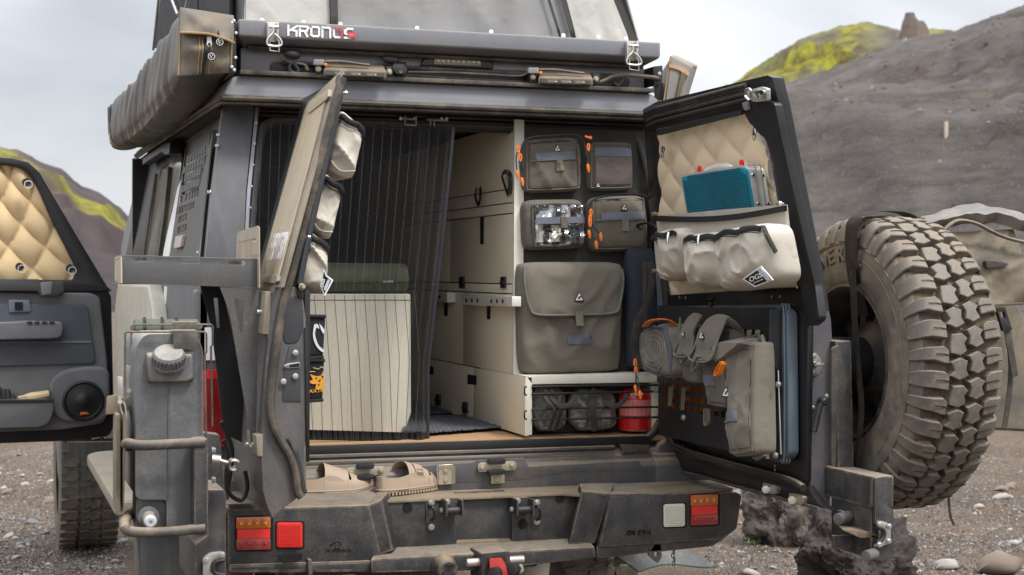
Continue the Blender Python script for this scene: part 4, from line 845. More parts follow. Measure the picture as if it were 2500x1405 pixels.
bm = B(); tube(bm, cr(P(FY(-.015), [(1498, 202), (1508, 210), (1516, 202), (1522, 194)]), 4), .006, 8); O('cable_tie', bm, black_pl, tent)
# ------------------------------------------------------------------ awning bag on the left roof edge
aw = thing('awning_bag', 'long dirty black awning bag with zipped end flap along the left roof edge', 'awning bag')
e0 = P(FY(-.04), [(438, 22), (572, 42), (568, 178), (432, 186)])
zz = [e0[0], e0[1], e0[2], e0[3]]
L_ = 2.75
def rad(u, v):      # u round the section, v along
    k = [zz[0], zz[1], zz[2], zz[3]]
    s = u * 4; i = int(s) % 4; t = s - int(s); p = k[i].lerp(k[(i + 1) % 4], t); c = sum(k, V()) / 4
    d = p - c; dm = abs(2 * t - 1); rc = 1.0 - .10 * dm ** 5 + .05 * (1 - dm ** 2) * min(1, v * 12)
    sg = 1 + .06 * math.sin(v * 3.0) * (1 if i in (2, 3) else .3)
    q = c + d * (rc + .0 * sg)
    q.z -= .045 * math.sin(math.pi * min(1, v * 1.1)) * (1 if i == 2 else .6) + .01 * v + (.02 * math.sin(math.pi * t) * min(1, v * 10) if i == 2 else 0)
    f = (max(0, 1 - abs(noise.noise(V((v * 13 + q.z * 5, q.z * 2, q.x * 2)))) * 2.6) * .016 + max(0, 1 - abs(noise.noise(V((v * 30 + q.z * 9, q.z * 3, 2)))) * 2.6) * .007 - .008) * min(1, v * 8) * (1 if i in (3, 2) else .4)
    q += d.normalized() * f; q.y += v * L_
    return q
bm = B(); surf(bm, rad, 64, 150); bmesh.ops.remove_doubles(bm, verts=bm.verts, dist=.0004); O('bag_sleeve', bm, canvas, aw)
n_ = 20
def endf(u, v):
    p = bil(zz, u, v); k = max(0, math.sin(math.pi * u)) ** .5 * max(0, math.sin(math.pi * v)) ** .5
    p.y += -.022 * k + .010 * noise.noise(V((u * 3.2, v * 4.2, 4))) * k * 2 - (.02 * math.exp(-((v - .62) / .1) ** 2 - ((u - .35) / .25) ** 2)); return p
bm = B(); surf(bm, endf, n_, n_, (0, .01, 0)); O('bag_end', bm, canvas_end, aw)
def onend(u, v, o=.004): p = endf(u, v); p.y -= o; return p
def flap(u, v): return onend(.01 + u * .97, (-.02 + v * (.40 + .12 * max(0, u - .55) * 2.2)), .008 + .016 * v)
bm = B(); surf(bm, flap, 16, 8, (0, .004, 0)); fl = O('end_flap', bm, canvas_end, aw)
bm = B(); tube(bm, [flap(i / 12, .99) - V((0, .004, 0)) for i in range(13)], .0042, 6); O('flap_hem', bm, stitch, fl)
for u, v0, rr3 in ((.02, 0, .0028), (.96, .42, .0028), (.36, .42, .0018), (.42, .42, .0018), (.56, .5, .0018)):
    bm = B(); tube(bm, [onend(u, v0 + i / 12 * (.99 - v0), .003) for i in range(13)], rr3, 6); O('seam', bm, stitch, aw)
bm = B(); tube(bm, [onend(.49 - .05 * (i / 12), .45 + i / 12 * .56, .003) for i in range(13)], .007, 8, flat=.5); O('zip', bm, zipm, aw)
bm = B(); c0 = onend(.53, .43, .02); prism(bm, [c0 + V(p) for p in ((-.007, 0, .004), (.006, 0, .004), (.008, 0, -.02), (.004, 0, -.028), (-.004, 0, -.028), (-.008, 0, -.02))], (0, .003, 0), [[c0 + V(p) for p in ((-.004, 0, -.016), (.004, 0, -.016), (.004, 0, -.024), (-.004, 0, -.024))]]); O('zip_pull', bm, white, aw, bev=.0006)
for u, v in ((.71, .50), (.57, .74)):
    bm = B(); c = onend(u, v, .02); lathe(bm, c, (.05, -1, 0), [(0, 0), (.0115, 0), (.0115, .002), (.0095, .003), (0, .003)], 20); tg = O('zip_tag', bm, black_pl, aw)
    bm = B(); tube(bm, [c + V((math.cos(i * .3927) * .0098, -.0032, math.sin(i * .3927) * .0098)) for i in range(16)], .0011, 5, closed=True)
    for a, b in ((-.004, .003), (.003, .004), (0, -.003), (-.002, -.001)): lathe(bm, c + V((a, -.003, b)), (0, -1, 0), [(.0016, 0), (.0016, .0006), (0, .0006)], 6)
    O('tag_print', bm, white, tg)
    bm = B(); cyl(bm, c + V((0, 0, .01)), c + V((-.004, .005, .035)), .002, 6); O('tag_cord', bm, black_pl, tg)
bm = B(); pp(bm, FY(-.05), [(560, 46), (572, 44), (577, 60), (577, 178), (566, 184), (561, 175)], (0, 2.6, 0)); bp_ = O('mounting_rail', bm, black_sat, aw, bev=.002)
for x, y in ((566, 57), (571, 52), (576, 82), (575, 142), (566, 165), (572, 172)): bolt('screw', zinc, bp_, FY(-.053)(x, y), (0, -1, 0), .005, .004, False, False)
bm = B(); hull(bm, [*P(FY(2.66), [(262, 262), (312, 238), (330, 300), (300, 355), (284, 352), (264, 330)]), *P(FY(2.70), [(262, 262), (312, 238), (330, 300), (300, 355), (284, 352), (264, 330)])]); O('end_plate', bm, M('grey_end_plate', (.10, .11, .125), .45), aw, bev=.01)
bm = B(); surf(bm, lambda u, v: rad(.5 + .5 * u, .935 + .012 * v) + V((-.006, 0, -.004)), 12, 2); O('pale_band', bm, M('pale_band', (.5, .47, .4), .8), aw)
# ------------------------------------------------------------------ smaller bag on the right roof edge
ab = thing('awning_bag', 'small grey bag with orange hem hanging off the right roof edge above the open door', 'awning bag')
q = [FY(.10)(1603, 162), FY(.02)(1640, 140), FY(.02)(1700, 160), FY(.02)(1672, 262), FY(.02)(1618, 262)]
bm = B(); hull(bm, [*P(FY(-.02), [(1638, 137), (1690, 164), (1660, 270), (1622, 268)]), *P(FY(.0), [(1648, 135), (1703, 160), (1690, 200), (1672, 270)]), *P(FY(1.6), [(1590, 215), (1640, 200), (1620, 280)])]); 
for v in bm.verts: v.co += V((noise.noise(v.co * 9), noise.noise(v.co * 8 + V((3, 0, 0))), 0)) * .008
O('bag_body', bm, M('grey_awning_cloth', (.23, .22, .20), .6, dust=.6, ds=4, up=.4, dc=(.33, .27, .2)), ab, bev=.006, seg=3)
bm = B(); pp(bm, FY(-.03), cr([(1634, 158), (1656, 162), (1672, 168), (1682, 178), (1680, 186), (1668, 178), (1654, 170), (1634, 165)], 2), (0, .01, 0)); O('bag_hem', bm, M('orange_tan_hem', (.5, .32, .19), .8), ab)
bm = B(); pp(bm, FY(-.032), [(1664, 176), (1676, 181), (1658, 242), (1650, 240)], (0, .008, 0)); O('zip', bm, M('bronze_zip', (.10, .08, .045), .5, dust=.4), ab)
bm = B(); tube(bm, P(FY(-.022), [(1638, 138), (1632, 165), (1619, 262)]), .003, 6); O('seam', bm, stitch, ab)
bm = B(); tube(bm, P(FY(-.01), [(1641, 137), (1700, 165)]), .0025, 6); O('seam', bm, stitch, ab)
bm = B(); pp(bm, FY(-.02), rnd([(1594, 163), (1618, 160), (1617, 205), (1598, 210)], 3), (0, .2, 0)); hull(bm, [*P(FY(.0), [(1596, 205), (1620, 203), (1618, 245), (1598, 240)]), *P(FY(.3), [(1596, 205), (1612, 203), (1610, 245), (1598, 240)])]); mb = O('mount_block', bm, black_pl, ab, bev=.003)
bolt('bolt', zinc, mb, FY(-.022)(1610, 180), (0, -1, 0), .005, .004)
# ------------------------------------------------------------------ left rear door (opened towards the camera)
E = FY(-.66)
sec_low = [(668, 702), (700, 696), (722, 700), (738, 716), (747, 775), (748, 1196), (741, 1206), (700, 1236), (664, 1268), (652, 1240), (640, 1200), (636, 1100), (642, 1000), (648, 900), (654, 830), (650, 812), (660, 724)]
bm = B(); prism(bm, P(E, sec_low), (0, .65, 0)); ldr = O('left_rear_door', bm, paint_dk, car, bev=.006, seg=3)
bm = B(); prism(bm, P(E, [(822, 238), (833, 190), (840, 196), (738, 700), (698, 704)]), (0, .56, 0)); O('window_frame', bm, black_in, ldr, bev=.003)
bm = B(); a = P(LD(-.004), [(831, 173), (752, 248), (743, 267), (632, 672), (634, 702), (684, 703), (810, 236)])
prism(bm, a, (.012, 0, 0)); O('outer_window_panel', bm, tan_paint, ldr, bev=.004)
bm = B(); pp(bm, LD(-.010), rnd([(793, 242), (748, 272), (648, 630), (650, 672), (677, 676)], 6), (.008, 0, 0)); O('window_glass', bm, tan_glass, ldr, bev=.002)
bm = B(); pp(bm, LD(-.014), rnd([(803, 216), (800, 240), (752, 278), (746, 268), (756, 248)], 8), (.012, 0, 0)); O('embossed_panel', bm, tan_glass, ldr, bev=.007, seg=3)
bm = B(); pp(bm, LD(-.014), rnd([(638, 670), (678, 673), (674, 692), (636, 690)], 6), (.012, 0, 0)); O('embossed_panel', bm, tan_paint, ldr, bev=.007, seg=3)
bm = B()
for a_, b_ in (((748, 276), (650, 628)), ((795, 246), (680, 676)), ((756, 284), (655, 640))): tube(bm, P(LD(-.009), [a_, b_]), .003, 5)
O('rib', bm, tan_glass, ldr)
textp('lettering', 'FXPLEX ITERXN', white, ldr, LD(-.0105), (651, 634), (688, 631), 30, off=.015)
bm = B(); pp(bm, FY(-.67), [(829, 180), (840, 192), (825, 245), (815, 240)], (0, .04, 0)); O('corner_cap', bm, rubber_dusty, ldr, bev=.003)
bm = B(); prism(bm, P(FY(-.668), [(812, 238), (817, 241), (700, 704), (694, 703)]), (0, .02, 0)); O('drip_strip', bm, M('blue_grey_strip', (.12, .14, .17), .35), ldr)
sealp = [(826, 208), (790, 345), (752, 500), (716, 640), (694, 720), (683, 770), (674, 830), (664, 900), (658, 960), (658, 1010), (668, 1050), (688, 1086), (708, 1120), (718, 1160), (722, 1195), (732, 1213)]
bm = B(); tube(bm, cr([E(x + 2, y) - V((0, .012, 0)) for x, y in sealp], 5), .0115, 10); O('door_seal', bm, rubber_dusty, ldr)
bm = B(); tube(bm, cr([E(x, y) - V((.0, .004, 0)) for x, y in ((838, 190), (815, 300), (780, 455), (748, 600), (730, 694))], 4), .0095, 10); O('window_edge', bm, M('gloss_grey_edge', (.05, .055, .065), .25), ldr)
bm = B(); tube(bm, cr([E(x, y) - V((.0, .008, 0)) for x, y in ((700, 1070), (716, 1100), (728, 1140), (736, 1185), (742, 1205))], 4), [.004] * 4 + [.009] * 12 + [.006], 8); O('seal_lip', bm, rubber, ldr)
bm = B(); pp(bm, FY(-.664), [(706, 846), (733, 842), (735, 980), (690, 980), (694, 900)], (0, .004, 0)); O('lock_plate', bm, M('dark_grey_steel', (.06, .06, .066), .45, speck=.2), ldr, bev=.002)
for x, y in ((721, 862), (721, 919), (692, 932)): bolt('screw', zinc, ldr, FY(-.669)(x, y), (0, -1, 0), .008, .004, False, False)
bm = B(); pp(bm, FY(-.668), rnd([(692, 893), (700, 888), (732, 884), (733, 898), (698, 900)], 3), (0, .003, 0)); lk = O('lock_slot', bm, steel, ldr, bev=.0005)
bm = B(); pp(bm, FY(-.670), [(706, 891), (731, 887), (731, 896), (708, 897)], (0, .002, 0)); O('lock_gap', bm, dec, lk)
bm = B(); pp(bm, FY(-.663), rnd([(688, 720), (738, 726), (742, 800), (728, 838), (696, 842), (684, 800)], 10), (0, .01, 0)); O('upper_recess', bm, M('satin_grey', (.045, .046, .052), .4, speck=.1), ldr, bev=.005, seg=3)
bm = B(); pp(bm, FY(-.669), rnd([(726, 700), (740, 706), (742, 730), (728, 726)], 3), (0, .02, 0)); O('window_stop', bm, black_pl, ldr, bev=.002)
bolt('bolt', brass, ldr, FY(-.675)(736, 700), (.4, -1, 0), .007, .012)
for pts in ([(650, 712), (663, 712), (657, 818), (640, 816)], [(625, 1064), (642, 1060), (642, 1116), (628, 1114)]):
    bm = B(); pp(bm, FY(-.665), pts, (0, .16, 0)); O('spacer_pad', bm, tan_paint, ldr, bev=.003)
bm = B(); cyl(bm, FY(-.62)(628, 762), FY(-.62)(656, 762), .006, 10); O('mounting_bolt', bm, zinc, ldr)
bm = B(); cyl(bm, FY(-.60)(614, 1086), FY(-.60)(634, 1085), .007, 10); O('mounting_bolt', bm, zinc, ldr)
bm = B(); lathe(bm, LD(-.002)(640, 846), (-1, 0, 0), [(.009, 0), (.009, .004), (.006, .005), (0, .003)], 16); O('door_lock', bm, zinc, ldr)
for x, y in ((838, 228), (748, 580)):
    bm = B(); c = FY(-.665)(x, y); lathe(bm, c, (1, -.3, 0), [(0, -.01), (.006, -.01), (.006, .004), (.008, .006), (.006, .012), (0, .013)], 12); O('hook_stud', bm, steel, ldr)
bm = B(); bx(bm, (.828, -.64, .93), (.845, -.02, 1.40)); O('inner_panel', bm, black_in, ldr, bev=.004)
bm = B(); pp(bm, FY(-.668), [(744, 800), (751, 800), (755, 1080), (749, 1082)], (0, .62, 0)); O('inner_frame_edge', bm, black_sat, ldr, bev=.002)
# tray bracket bolted to the outside of that door
tr_ = O('door_tray', (lambda b: (pp(b, FY(-.60), [(295, 623), (630, 632), (630, 703), (296, 692)], (0, .003, 0), [rr(329, 629.5, 376, 639, 4.5), rr(443, 633, 489, 643, 4.5), rr(555, 637, 599, 647, 4.5)]), b)[1])(B()), plate_bk, car, bev=.0008)
FXl = FX(FY(-.60)(295, 650).x); xr = FY(-.60)(630, 650).x
hl = [[(281.5 + 2.4 * i, 634.3 - 1.1 * i), (283 + 2.4 * i, 633.6 - 1.1 * i), (283 + 2.4 * i, 641 - .9 * i), (281.5 + 2.4 * i, 641.6 - .9 * i)] for i in range(5)]
bm = B(); pp(bm, FXl, [(280, 629), (295, 623), (296, 692), (280, 686)], (.003, 0, 0), hl); O('tray_side', bm, M('tan_dusted_plate', (.42, .36, .28), .7, dust=.4, speck=.3), tr_)
hl = []
for i in range(9):
    x = 583 + 4.0 * i; hl.append([(x, 590 - i * .9), (x + 1.8, 589.6 - i * .9), (x + .8, 668), (x - 1.6, 668)])
for x in (618, 622): hl.append([(x, 586), (x + 2, 580), (x + 3, 590), (x + 1, 592)])
for x in (617.5, 621.5, 625.5): hl.append([(x, 624 if x < 619 else 624), (x + 1.8, 623), (x + 1.4, 640), (x - .4, 640)])
bm = B(); pp(bm, FX(xr - .002), [(578, 572), (583, 566), (628, 552), (632, 556), (632.5, 703), (575, 690)], (.003, 0, 0), hl); O('tray_back_plate', bm, M('tan_dusted_plate_b', (.36, .31, .25), .6, dust=.3, speck=.3), tr_)
a = FXl(295, 692); bm = B(); bx(bm, (a.x, -.598, a.z - .003), (xr, -.32, a.z)); O('tray_floor', bm, plate_bk, tr_)
b1 = FXl(295, 624); bm = B(); bx(bm, (a.x, -.322, a.z), (xr, -.318, b1.z - .01)); O('tray_side', bm, plate_bk, tr_)
bm = B(); pp(bm, FY(-.598), [(536, 700), (632, 706), (625, 1098), (616, 1096), (560, 760)], (0, .004, 0), [[(572, 730), (592, 731), (595, 735), (592, 812), (586, 812)]]); O('gusset', bm, plate_bk, tr_)
bm = B(); pp(bm, FY(-.33), [(489, 698), (542, 698), (625, 1080), (600, 1085), (548, 1060), (516, 800)], (0, .004, 0), [rnd([(521, 728), (532, 728), (536, 800), (530, 802)], 2)]); O('gusset', bm, black_sat, tr_)
for x, y in ((604, 1086), (612, 1092)): bolt('bolt', zinc, tr_, FY(-.602)(x, y), (-.6, -1, 0), .006, .006)
hl = []
for r_0, r_1, n in ((925, 960, 4), (980, 1040, 4), (1062, 1100, 4)):
    for i in range(n): hl.append([(583 + 8 * i - (r_0 - 925) * .04, r_0), (586 + 8 * i - (r_0 - 925) * .04, r_0 + 1), (585 + 8 * i - (r_1 - 925) * .04, r_1), (582 + 8 * i - (r_1 - 925) * .04, r_1 - 1)])
bm = B(); pp(bm, FX(.735), [(580, 870), (632, 880), (628, 1110), (606, 1152), (568, 1118), (566, 1000)], (.003, 0, 0), hl); O('mount_plate', bm, M('bronze_dusted_plate', (.13, .11, .09), .5, dust=.3), tr_)
bolt('bolt', zinc, tr_, FX(.733)(590, 1100), (-1, 0, 0), .006, .008)
# ------------------------------------------------------------------ right rear door
G_ = FY(-.93)
bm = B(); prism(bm, P(G_, [(1982, 735), (1999, 700), (2012, 705), (2030, 780), (2037, 900), (2035, 1100), (2026, 1246), (2006, 1236), (1982, 1200), (1966, 1150), (1966, 830)]), (0, .90, 0)); rdr = O('right_rear_door', bm, M('bare_grey_door_edge', (.10, .10, .115), .4, dust=.3, ds=7, speck=.35), car, bev=.006, seg=3)
bm = B(); pp(bm, RD(.012), rnd([(1612, 722), (1955, 700), (1972, 800), (1966, 1184), (1940, 1192), (1682, 1122), (1640, 1096), (1612, 1040)], 22), (.02, 0, 0)); O('inner_panel', bm, black_in, rdr, bev=.005)
bm = B(); pp(bm, RD(.004), [(1600, 1000), (1640, 1085), (1960, 1180), (2000, 1232), (2024, 1246), (1668, 1150), (1612, 1080)], (.03, 0, 0)); O('lower_flange', bm, black_in, rdr, bev=.004)
bm = B(); tube(bm, cr(P(RD(.03), [(1624, 1042), (1636, 1075), (1662, 1098), (1760, 1128), (1860, 1155), (1930, 1174), (1962, 1192)]), 5), .011, 8); O('door_seal', bm, rubber, rdr)
bm = B(); tube(bm, cr(P(RD(.01), [(1668, 1154), (1700, 1160), (1840, 1200), (2000, 1242)]), 5), .005, 6); O('skin_fold', bm, rubber_dusty, rdr)
of = [(1569, 268), (1600, 250), (1874, 184), (1886, 190), (1903, 260), (1990, 700), (1998, 760), (1604, 760), (1590, 560)]
hf = rnd([(1592, 318), (1812, 268), (1830, 302), (1856, 322), (1870, 345), (1878, 372), (1898, 486), (1915, 560), (1952, 724), (1628, 726), (1612, 560)], 5)
bm = B(); pp(bm, RD(.0), of, (.035, 0, 0), [hf]); O('window_frame', bm, black_in, rdr, bev=.003)
bm = B()
for d, r in ((8, .007), (16, .004), (22, .003), (28, .006), (40, .006)): tube(bm, P(RD(.008), [(1574 + d * .2, 268 + d), (1600, 258 + d), (1820 + d * .2, 200 + d * 1.03)]), r, 8)
O('ribbed_seal', bm, rubber, rdr)
bm = B(); pp(bm, RD(.015), [(1602, 318), (1810, 268), (1808, 280), (1604, 331)], (.01, 0, 0)); O('window_trim', bm, zipm, rdr)
bm = B(); pp(bm, RD(.022), rnd([(1812, 252), (1862, 245), (1890, 250), (1906, 330), (1935, 460), (1990, 700), (2000, 780), (1975, 800), (1958, 726), (1925, 585), (1905, 490), (1888, 400), (1880, 345), (1862, 335), (1842, 318), (1830, 290)], 10), (.025, 0, 0)); O('latch_cover', bm, M('matt_black_cover', (.017, .017, .019), .45, bump=.1), rdr, bev=.008, seg=3)
lm = M('white_zinc_latch', (.7, .72, .70), .35, .5)
bm = B(); pp(bm, RD(.035), rnd([(1822, 222), (1858, 212), (1872, 216), (1873, 246), (1840, 250), (1824, 240)], 4), (.012, 0, 0)); la = O('door_latch', bm, lm, rdr, bev=.002)
bm = B(); tube(bm, cr(P(RD(.05), [(1830, 246), (1820, 236), (1819, 226), (1826, 218), (1834, 222), (1834, 238)]), 4), .004, 8); O('latch_claw', bm, steel, la)
bm = B(); lathe(bm, RD(.045)(1856, 234), (-1, 0, 0), [(.009, 0), (.008, .006), (0, .007)], 14); pp(bm, RD(.05), rnd([(1840, 224), (1862, 220), (1864, 230), (1846, 236)], 2), (.01, 0, 0)); O('latch_lever', bm, steel, la, bev=.001)
bm = B(); pp(bm, RD(.035), rnd([(1811, 252), (1822, 248), (1826, 268), (1816, 270)], 2), (.01, 0, 0)); O('latch_guide', bm, M('grey_guide', (.25, .25, .26), .5), la, bev=.002)
bm = B(); pp(bm, FY(-.935), [(1886, 190), (1894, 200), (2016, 706), (2006, 706)], (0, .03, 0)); O('frame_edge', bm, black_pl, rdr, bev=.003)
bm = B(); tube(bm, cr(P(FY(-.94), [(1996, 702), (2002, 722), (1996, 740), (2008, 752), (2014, 740), (2010, 728)]), 4), .0035, 6); O('sealant_bead', bm, M('silver_sealant', (.35, .35, .38), .3, .5), rdr)
bm = B(); pp(bm, FY(-.936), rnd([(1972, 880), (1990, 858), (2008, 880), (2006, 905), (1988, 922), (1972, 905)], 10), (0, .004, 0)); st = O('striker_plate', bm, zinc, rdr, bev=.0005)
bm = B(); cyl(bm, FY(-.94)(1984, 892), FY(-.965)(2014, 890), .005, 10); lathe(bm, FY(-.94)(1988, 891), (0, -1, 0), [(.01, 0), (.008, .008), (0, .008)], 12); O('striker_pin', bm, steel, st)
for x, y in ((1988, 870), (1989, 909)): bolt('screw', zinc, st, FY(-.94)(x, y), (0, -1, 0), .006, .003, False, False)
bm = B(); cyl(bm, FY(-.95)(2004, 985), FY(-.96)(1988, 1055), .0075, 10); lathe(bm, FY(-.935)(2005, 980), (0, -1, 0), [(.013, 0), (.011, .02), (.006, .024), (0, .024)], 14); O('door_lever', bm, black_pl, rdr)
for x, y in ((2018, 967), (1985, 996), (1975, 774)): bolt('screw', zinc, rdr, FY(-.935)(x, y), (0, -1, 0), .005, .005, False)
for (x, y, c) in ((1862, 1196, 0), (1926, 1222, 1)):
    bm = B(); pp(bm, RD(.02), rnd([(x, y - 18), (x + 34, y - 10), (x + 30, y + 12), (x - 2, y + 6)], 5), (.02, 0, 0)); cyl(bm, RD(.03)(x + 8, y), RD(.01)(x + 8, y), .012, 12); O('hinge_link', bm, zinc if not c else brass, rdr, bev=.003)
bm = B(); surf(bm, lambda u, v: bil(P(RD(-.030), [(1590, 306), (1845, 246), (1968, 780), (1622, 780)]), u, v) - V((.015 * (abs(math.sin(math.pi * (u * 4.6 + v * 4.8 + .12)) * math.sin(math.pi * (u * 4.6 - v * 4.8 + .42))) ** .45), 0, 0)), 90, 90); O('quilted_blind', bm, quiltm, rdr, sm=60)
for x, y in ((1620, 366), (1843, 322)):
    bm = B(); c = RD(.012)(x, y); lathe(bm, c, (-1, 0, 0), [(.011, 0), (.011, .003), (.005, .003), (.005, .0)], 16); gr = O('grommet', bm, black_pl, rdr)
    bm = B(); tube(bm, [c + V((-.006 - .01 * (1 - math.cos(i * .45)) * .3, math.cos(i * .4488) * .016 - .012, math.sin(i * .4488) * .018 - .008)) for i in range(14)], .0017, 6, closed=True); O('steel_ring', bm, steel, gr)
for x, y in ((1660, 727), (1675, 728), (1885, 725), (1905, 724), (1670, 1010), (1668, 1090), (1893, 1138), (1893, 1148)): bolt('screw', zinc, rdr, RD(.016)(x, y), (-1, 0, 0), .0045, .003, False, False)
bm = B(); cyl(bm, RD(.06)(1735, 752), RD(.06)(1735, 733), .006, 10); lathe(bm, RD(.06)(1735, 738), (0, 0, 1), [(.006, 0), (.013, .008), (.013, .012), (0, .013)], 14); O('plunger_knob', bm, black_pl, rdr)
# drop-down table with slotted plate
tb = O('folding_table', (lambda b: (pp(b, RD(.05), rnd([(1622, 748), (1895, 744), (1922, 760), (1926, 1112), (1905, 1132), (1630, 1060)], 16), (.035, 0, 0)), b)[1])(B()), bluegrey, rdr, bev=.009, seg=3)
bm = B()
for k in range(3): tube(bm, cr(P(RD(.052 - .009 * k), [(1905 + k * 8, 752), (1914 + k * 7, 775), (1915 + k * 7, 1100), (1906 + k * 8, 1122)]), 4), .0035, 6)
O('moulding_rib', bm, M('blue_grey_rib', (.13, .17, .20), .4), tb)
bm = B(); pp(bm, RD(.056), [(1628, 756), (1892, 752), (1904, 1110), (1870, 1118), (1632, 1058)], (.006, 0, 0)); O('table_tray', bm, black_sat, tb, bev=.002)
bm = B(); pp(bm, RD(.066), [(1612, 780), (1893, 775), (1893, 908), (1862, 1000), (1612, 1010)], (.008, 0, 0)); O('orange_board', bm, orange_bk, tb, bev=.001)
fq = [(1607, 746), (1877, 756), (1874, 1122), (1608, 1063)]
def pl(u, v): return ((1 - v) * (fq[0][0] * (1 - u) + fq[1][0] * u) + v * (fq[3][0] * (1 - u) + fq[2][0] * u), (1 - v) * (fq[0][1] * (1 - u) + fq[1][1] * u) + v * (fq[3][1] * (1 - u) + fq[2][1] * u))
us, vs_ = [0, 1], [0, 1]
for c_ in range(14): us += [.045 + .066 * c_, .045 + .066 * c_ + .042]
for r_ in range(9): vs_ += [.145 + .073 * r_, .145 + .073 * r_ + .046]
us.sort(); vs_.sort(); Fq = RD(.088); bm = B(); gv_ = [[bm.verts.new(Fq(*pl(u, v))) for v in vs_] for u in us]
for a in range(len(us) - 1):
    for b in range(len(vs_) - 1):
        if a % 2 == 1 and b % 2 == 1 and not (vs_[b] > .60 and us[a] > .6): continue
        bm.faces.new((gv_[a][b], gv_[a + 1][b], gv_[a + 1][b + 1], gv_[a][b + 1]))
r_ = bmesh.ops.extrude_face_region(bm, geom=list(bm.faces)); bmesh.ops.translate(bm, vec=(.003, 0, 0), verts=[g for g in r_['geom'] if isinstance(g, bmesh.types.BMVert)]); O('slotted_plate', bm, black_sat, tb)
q = P(RD(.088), [(1877, 756), (1874, 1122)]); bm = B(); prism(bm, [q[0], q[0] + V((.06, -.012, 0)), q[1] + V((.06, -.012, 0)), q[1]], (0, .003, 0)); O('plate_return', bm, black_sat, tb)
bm = B(); pp(bm, RD(.07), [(1889, 890), (1899, 905), (1906, 1110), (1896, 1112), (1884, 1000)], (.003, 0, 0)); O('table_arm', bm, steel, tb)
for x, y in ((1901, 939), (1888, 1073), (1894, 1112), (1669, 1020)): bolt('bolt', zinc, tb, RD(.09)(x, y), (-1, -.4, 0), .007, .006, False)
textp('lettering', 'Roadless', M('dull_grey_print', (.03, .03, .032), .5), tb, RD(.0895), (1640, 1061), (1664, 1066), 7)
# ------------------------------------------------------------------ front left door, open, far away and soft
FD = FY(3.0)
fd = O('front_left_door', (lambda b: (pp(b, FD, rnd([(-60, 690), (250, 690), (272, 720), (279, 1040), (268, 1066), (150, 1078), (-60, 1086)], 12), (0, .06, 0)), b)[1])(B()), black_in, car, bev=.01)
bm = B(); pp(bm, FY(2.97), [(-60, 380), (30, 386), (70, 396), (98, 422), (262, 700), (275, 712), (-60, 712)], (0, .05, 0), [rnd([(-55, 400), (20, 404), (62, 414), (82, 440), (128, 545), (182, 650), (180, 684), (-55, 684)], 10)]); O('window_frame', bm, black_in, fd, bev=.008)
bm = B(); surf(bm, lambda u, v: bil(P(FY(3.02), [(-60, 398), (70, 402), (194, 690), (-60, 690)]), u, v) - V((0, .036 * (abs(math.sin(math.pi * (u * 2.4 + v * 2.6 + .3)) * math.sin(math.pi * (u * 2.4 - v * 2.6 + .95))) ** .45), 0)) * (1 if 1 else 0), 70, 70); O('quilted_blind', bm, quilt2, fd, sm=60)
for x, y in ((64, 446), (48, 652), (171, 656)):
    bm = B(); c = FY(2.92)(x, y); lathe(bm, c, (0, -1, 0), [(.02, 0), (.02, .004), (.008, .004), (0, .003)], 16); g2 = O('grommet', bm, black_pl, fd)
    bm = B(); tube(bm, [c + V((.01 + .018 * math.cos(i * .45), -.01, -.01 + .018 * math.sin(i * .45))) for i in range(14)], .002, 5, closed=True); O('steel_ring', bm, white, g2)
bm = B(); pp(bm, FY(2.95), rnd([(-60, 712), (222, 716), (244, 726), (250, 780), (262, 880), (268, 1000), (250, 1035), (150, 1050), (-60, 1058)], 10), (0, .05, 0)); O('door_card', bm, grey_pl, fd, bev=.015, seg=3)
bm = B(); pp(bm, FY(2.93), rnd([(-60, 740), (205, 742), (214, 754), (232, 880), (225, 888), (-60, 896)], 5), (0, .03, 0)); O('door_insert', bm, grey_ins, fd, bev=.006)
bm = B(); tube(bm, P(FY(2.928), [(-60, 836), (222, 836)]), .006, 6); O('insert_seam', bm, grey_pl, fd)
bm = B(); pp(bm, FY(2.86), rnd([(-60, 790), (35, 786), (60, 784), (150, 786), (156, 800), (150, 824), (130, 828), (-60, 832)], 8), (0, .1, 0)); O('armrest', bm, grey_pl, fd, bev=.012, seg=3)
bm = B()
for i in range(4): pp(bm, FY(2.855), [(66 + 18 * i, 786), (78 + 18 * i, 785), (80 + 18 * i, 791), (68 + 18 * i, 792)], (0, .02, 0))
O('window_switch', bm, black_pl, fd)['kind'] = 'stuff'
bm = B(); pp(bm, FY(2.92), rnd([(20, 732), (72, 732), (76, 762), (22, 764)], 5), (0, .03, 0)); dh = O('door_handle', bm, M('bright_blue_grey_bezel', (.14, .165, .2), .4), fd, bev=.008)
bm = B(); pp(bm, FY(2.915), rnd([(36, 738), (56, 738), (56, 758), (36, 758)], 2), (0, .01, 0)); O('handle_pocket', bm, dec, dh)
bm = B(); pp(bm, FY(2.90), rnd([(-60, 682), (96, 682), (100, 690), (155, 688), (158, 712), (140, 722), (100, 724), (92, 712), (-60, 710)], 4), (0, .08, 0)); O('lock_rail', bm, M('green_grey_rail', (.05, .055, .052), .5), fd, bev=.01)
bm = B(); pp(bm, FY(2.895), [(98, 690), (128, 688), (126, 718), (102, 722)], (0, .02, 0)); O('grey_clip', bm, M('grey_clip', (.2, .2, .21), .5), fd, bev=.006)
bm = B(); pp(bm, FY(2.915), rnd([(120, 930), (150, 905), (200, 895), (250, 896), (268, 910), (270, 1010), (240, 1034), (150, 1030), (120, 1000)], 20), (0, .05, 0)); O('speaker_pod', bm, grey_pl, fd, bev=.02, seg=4)
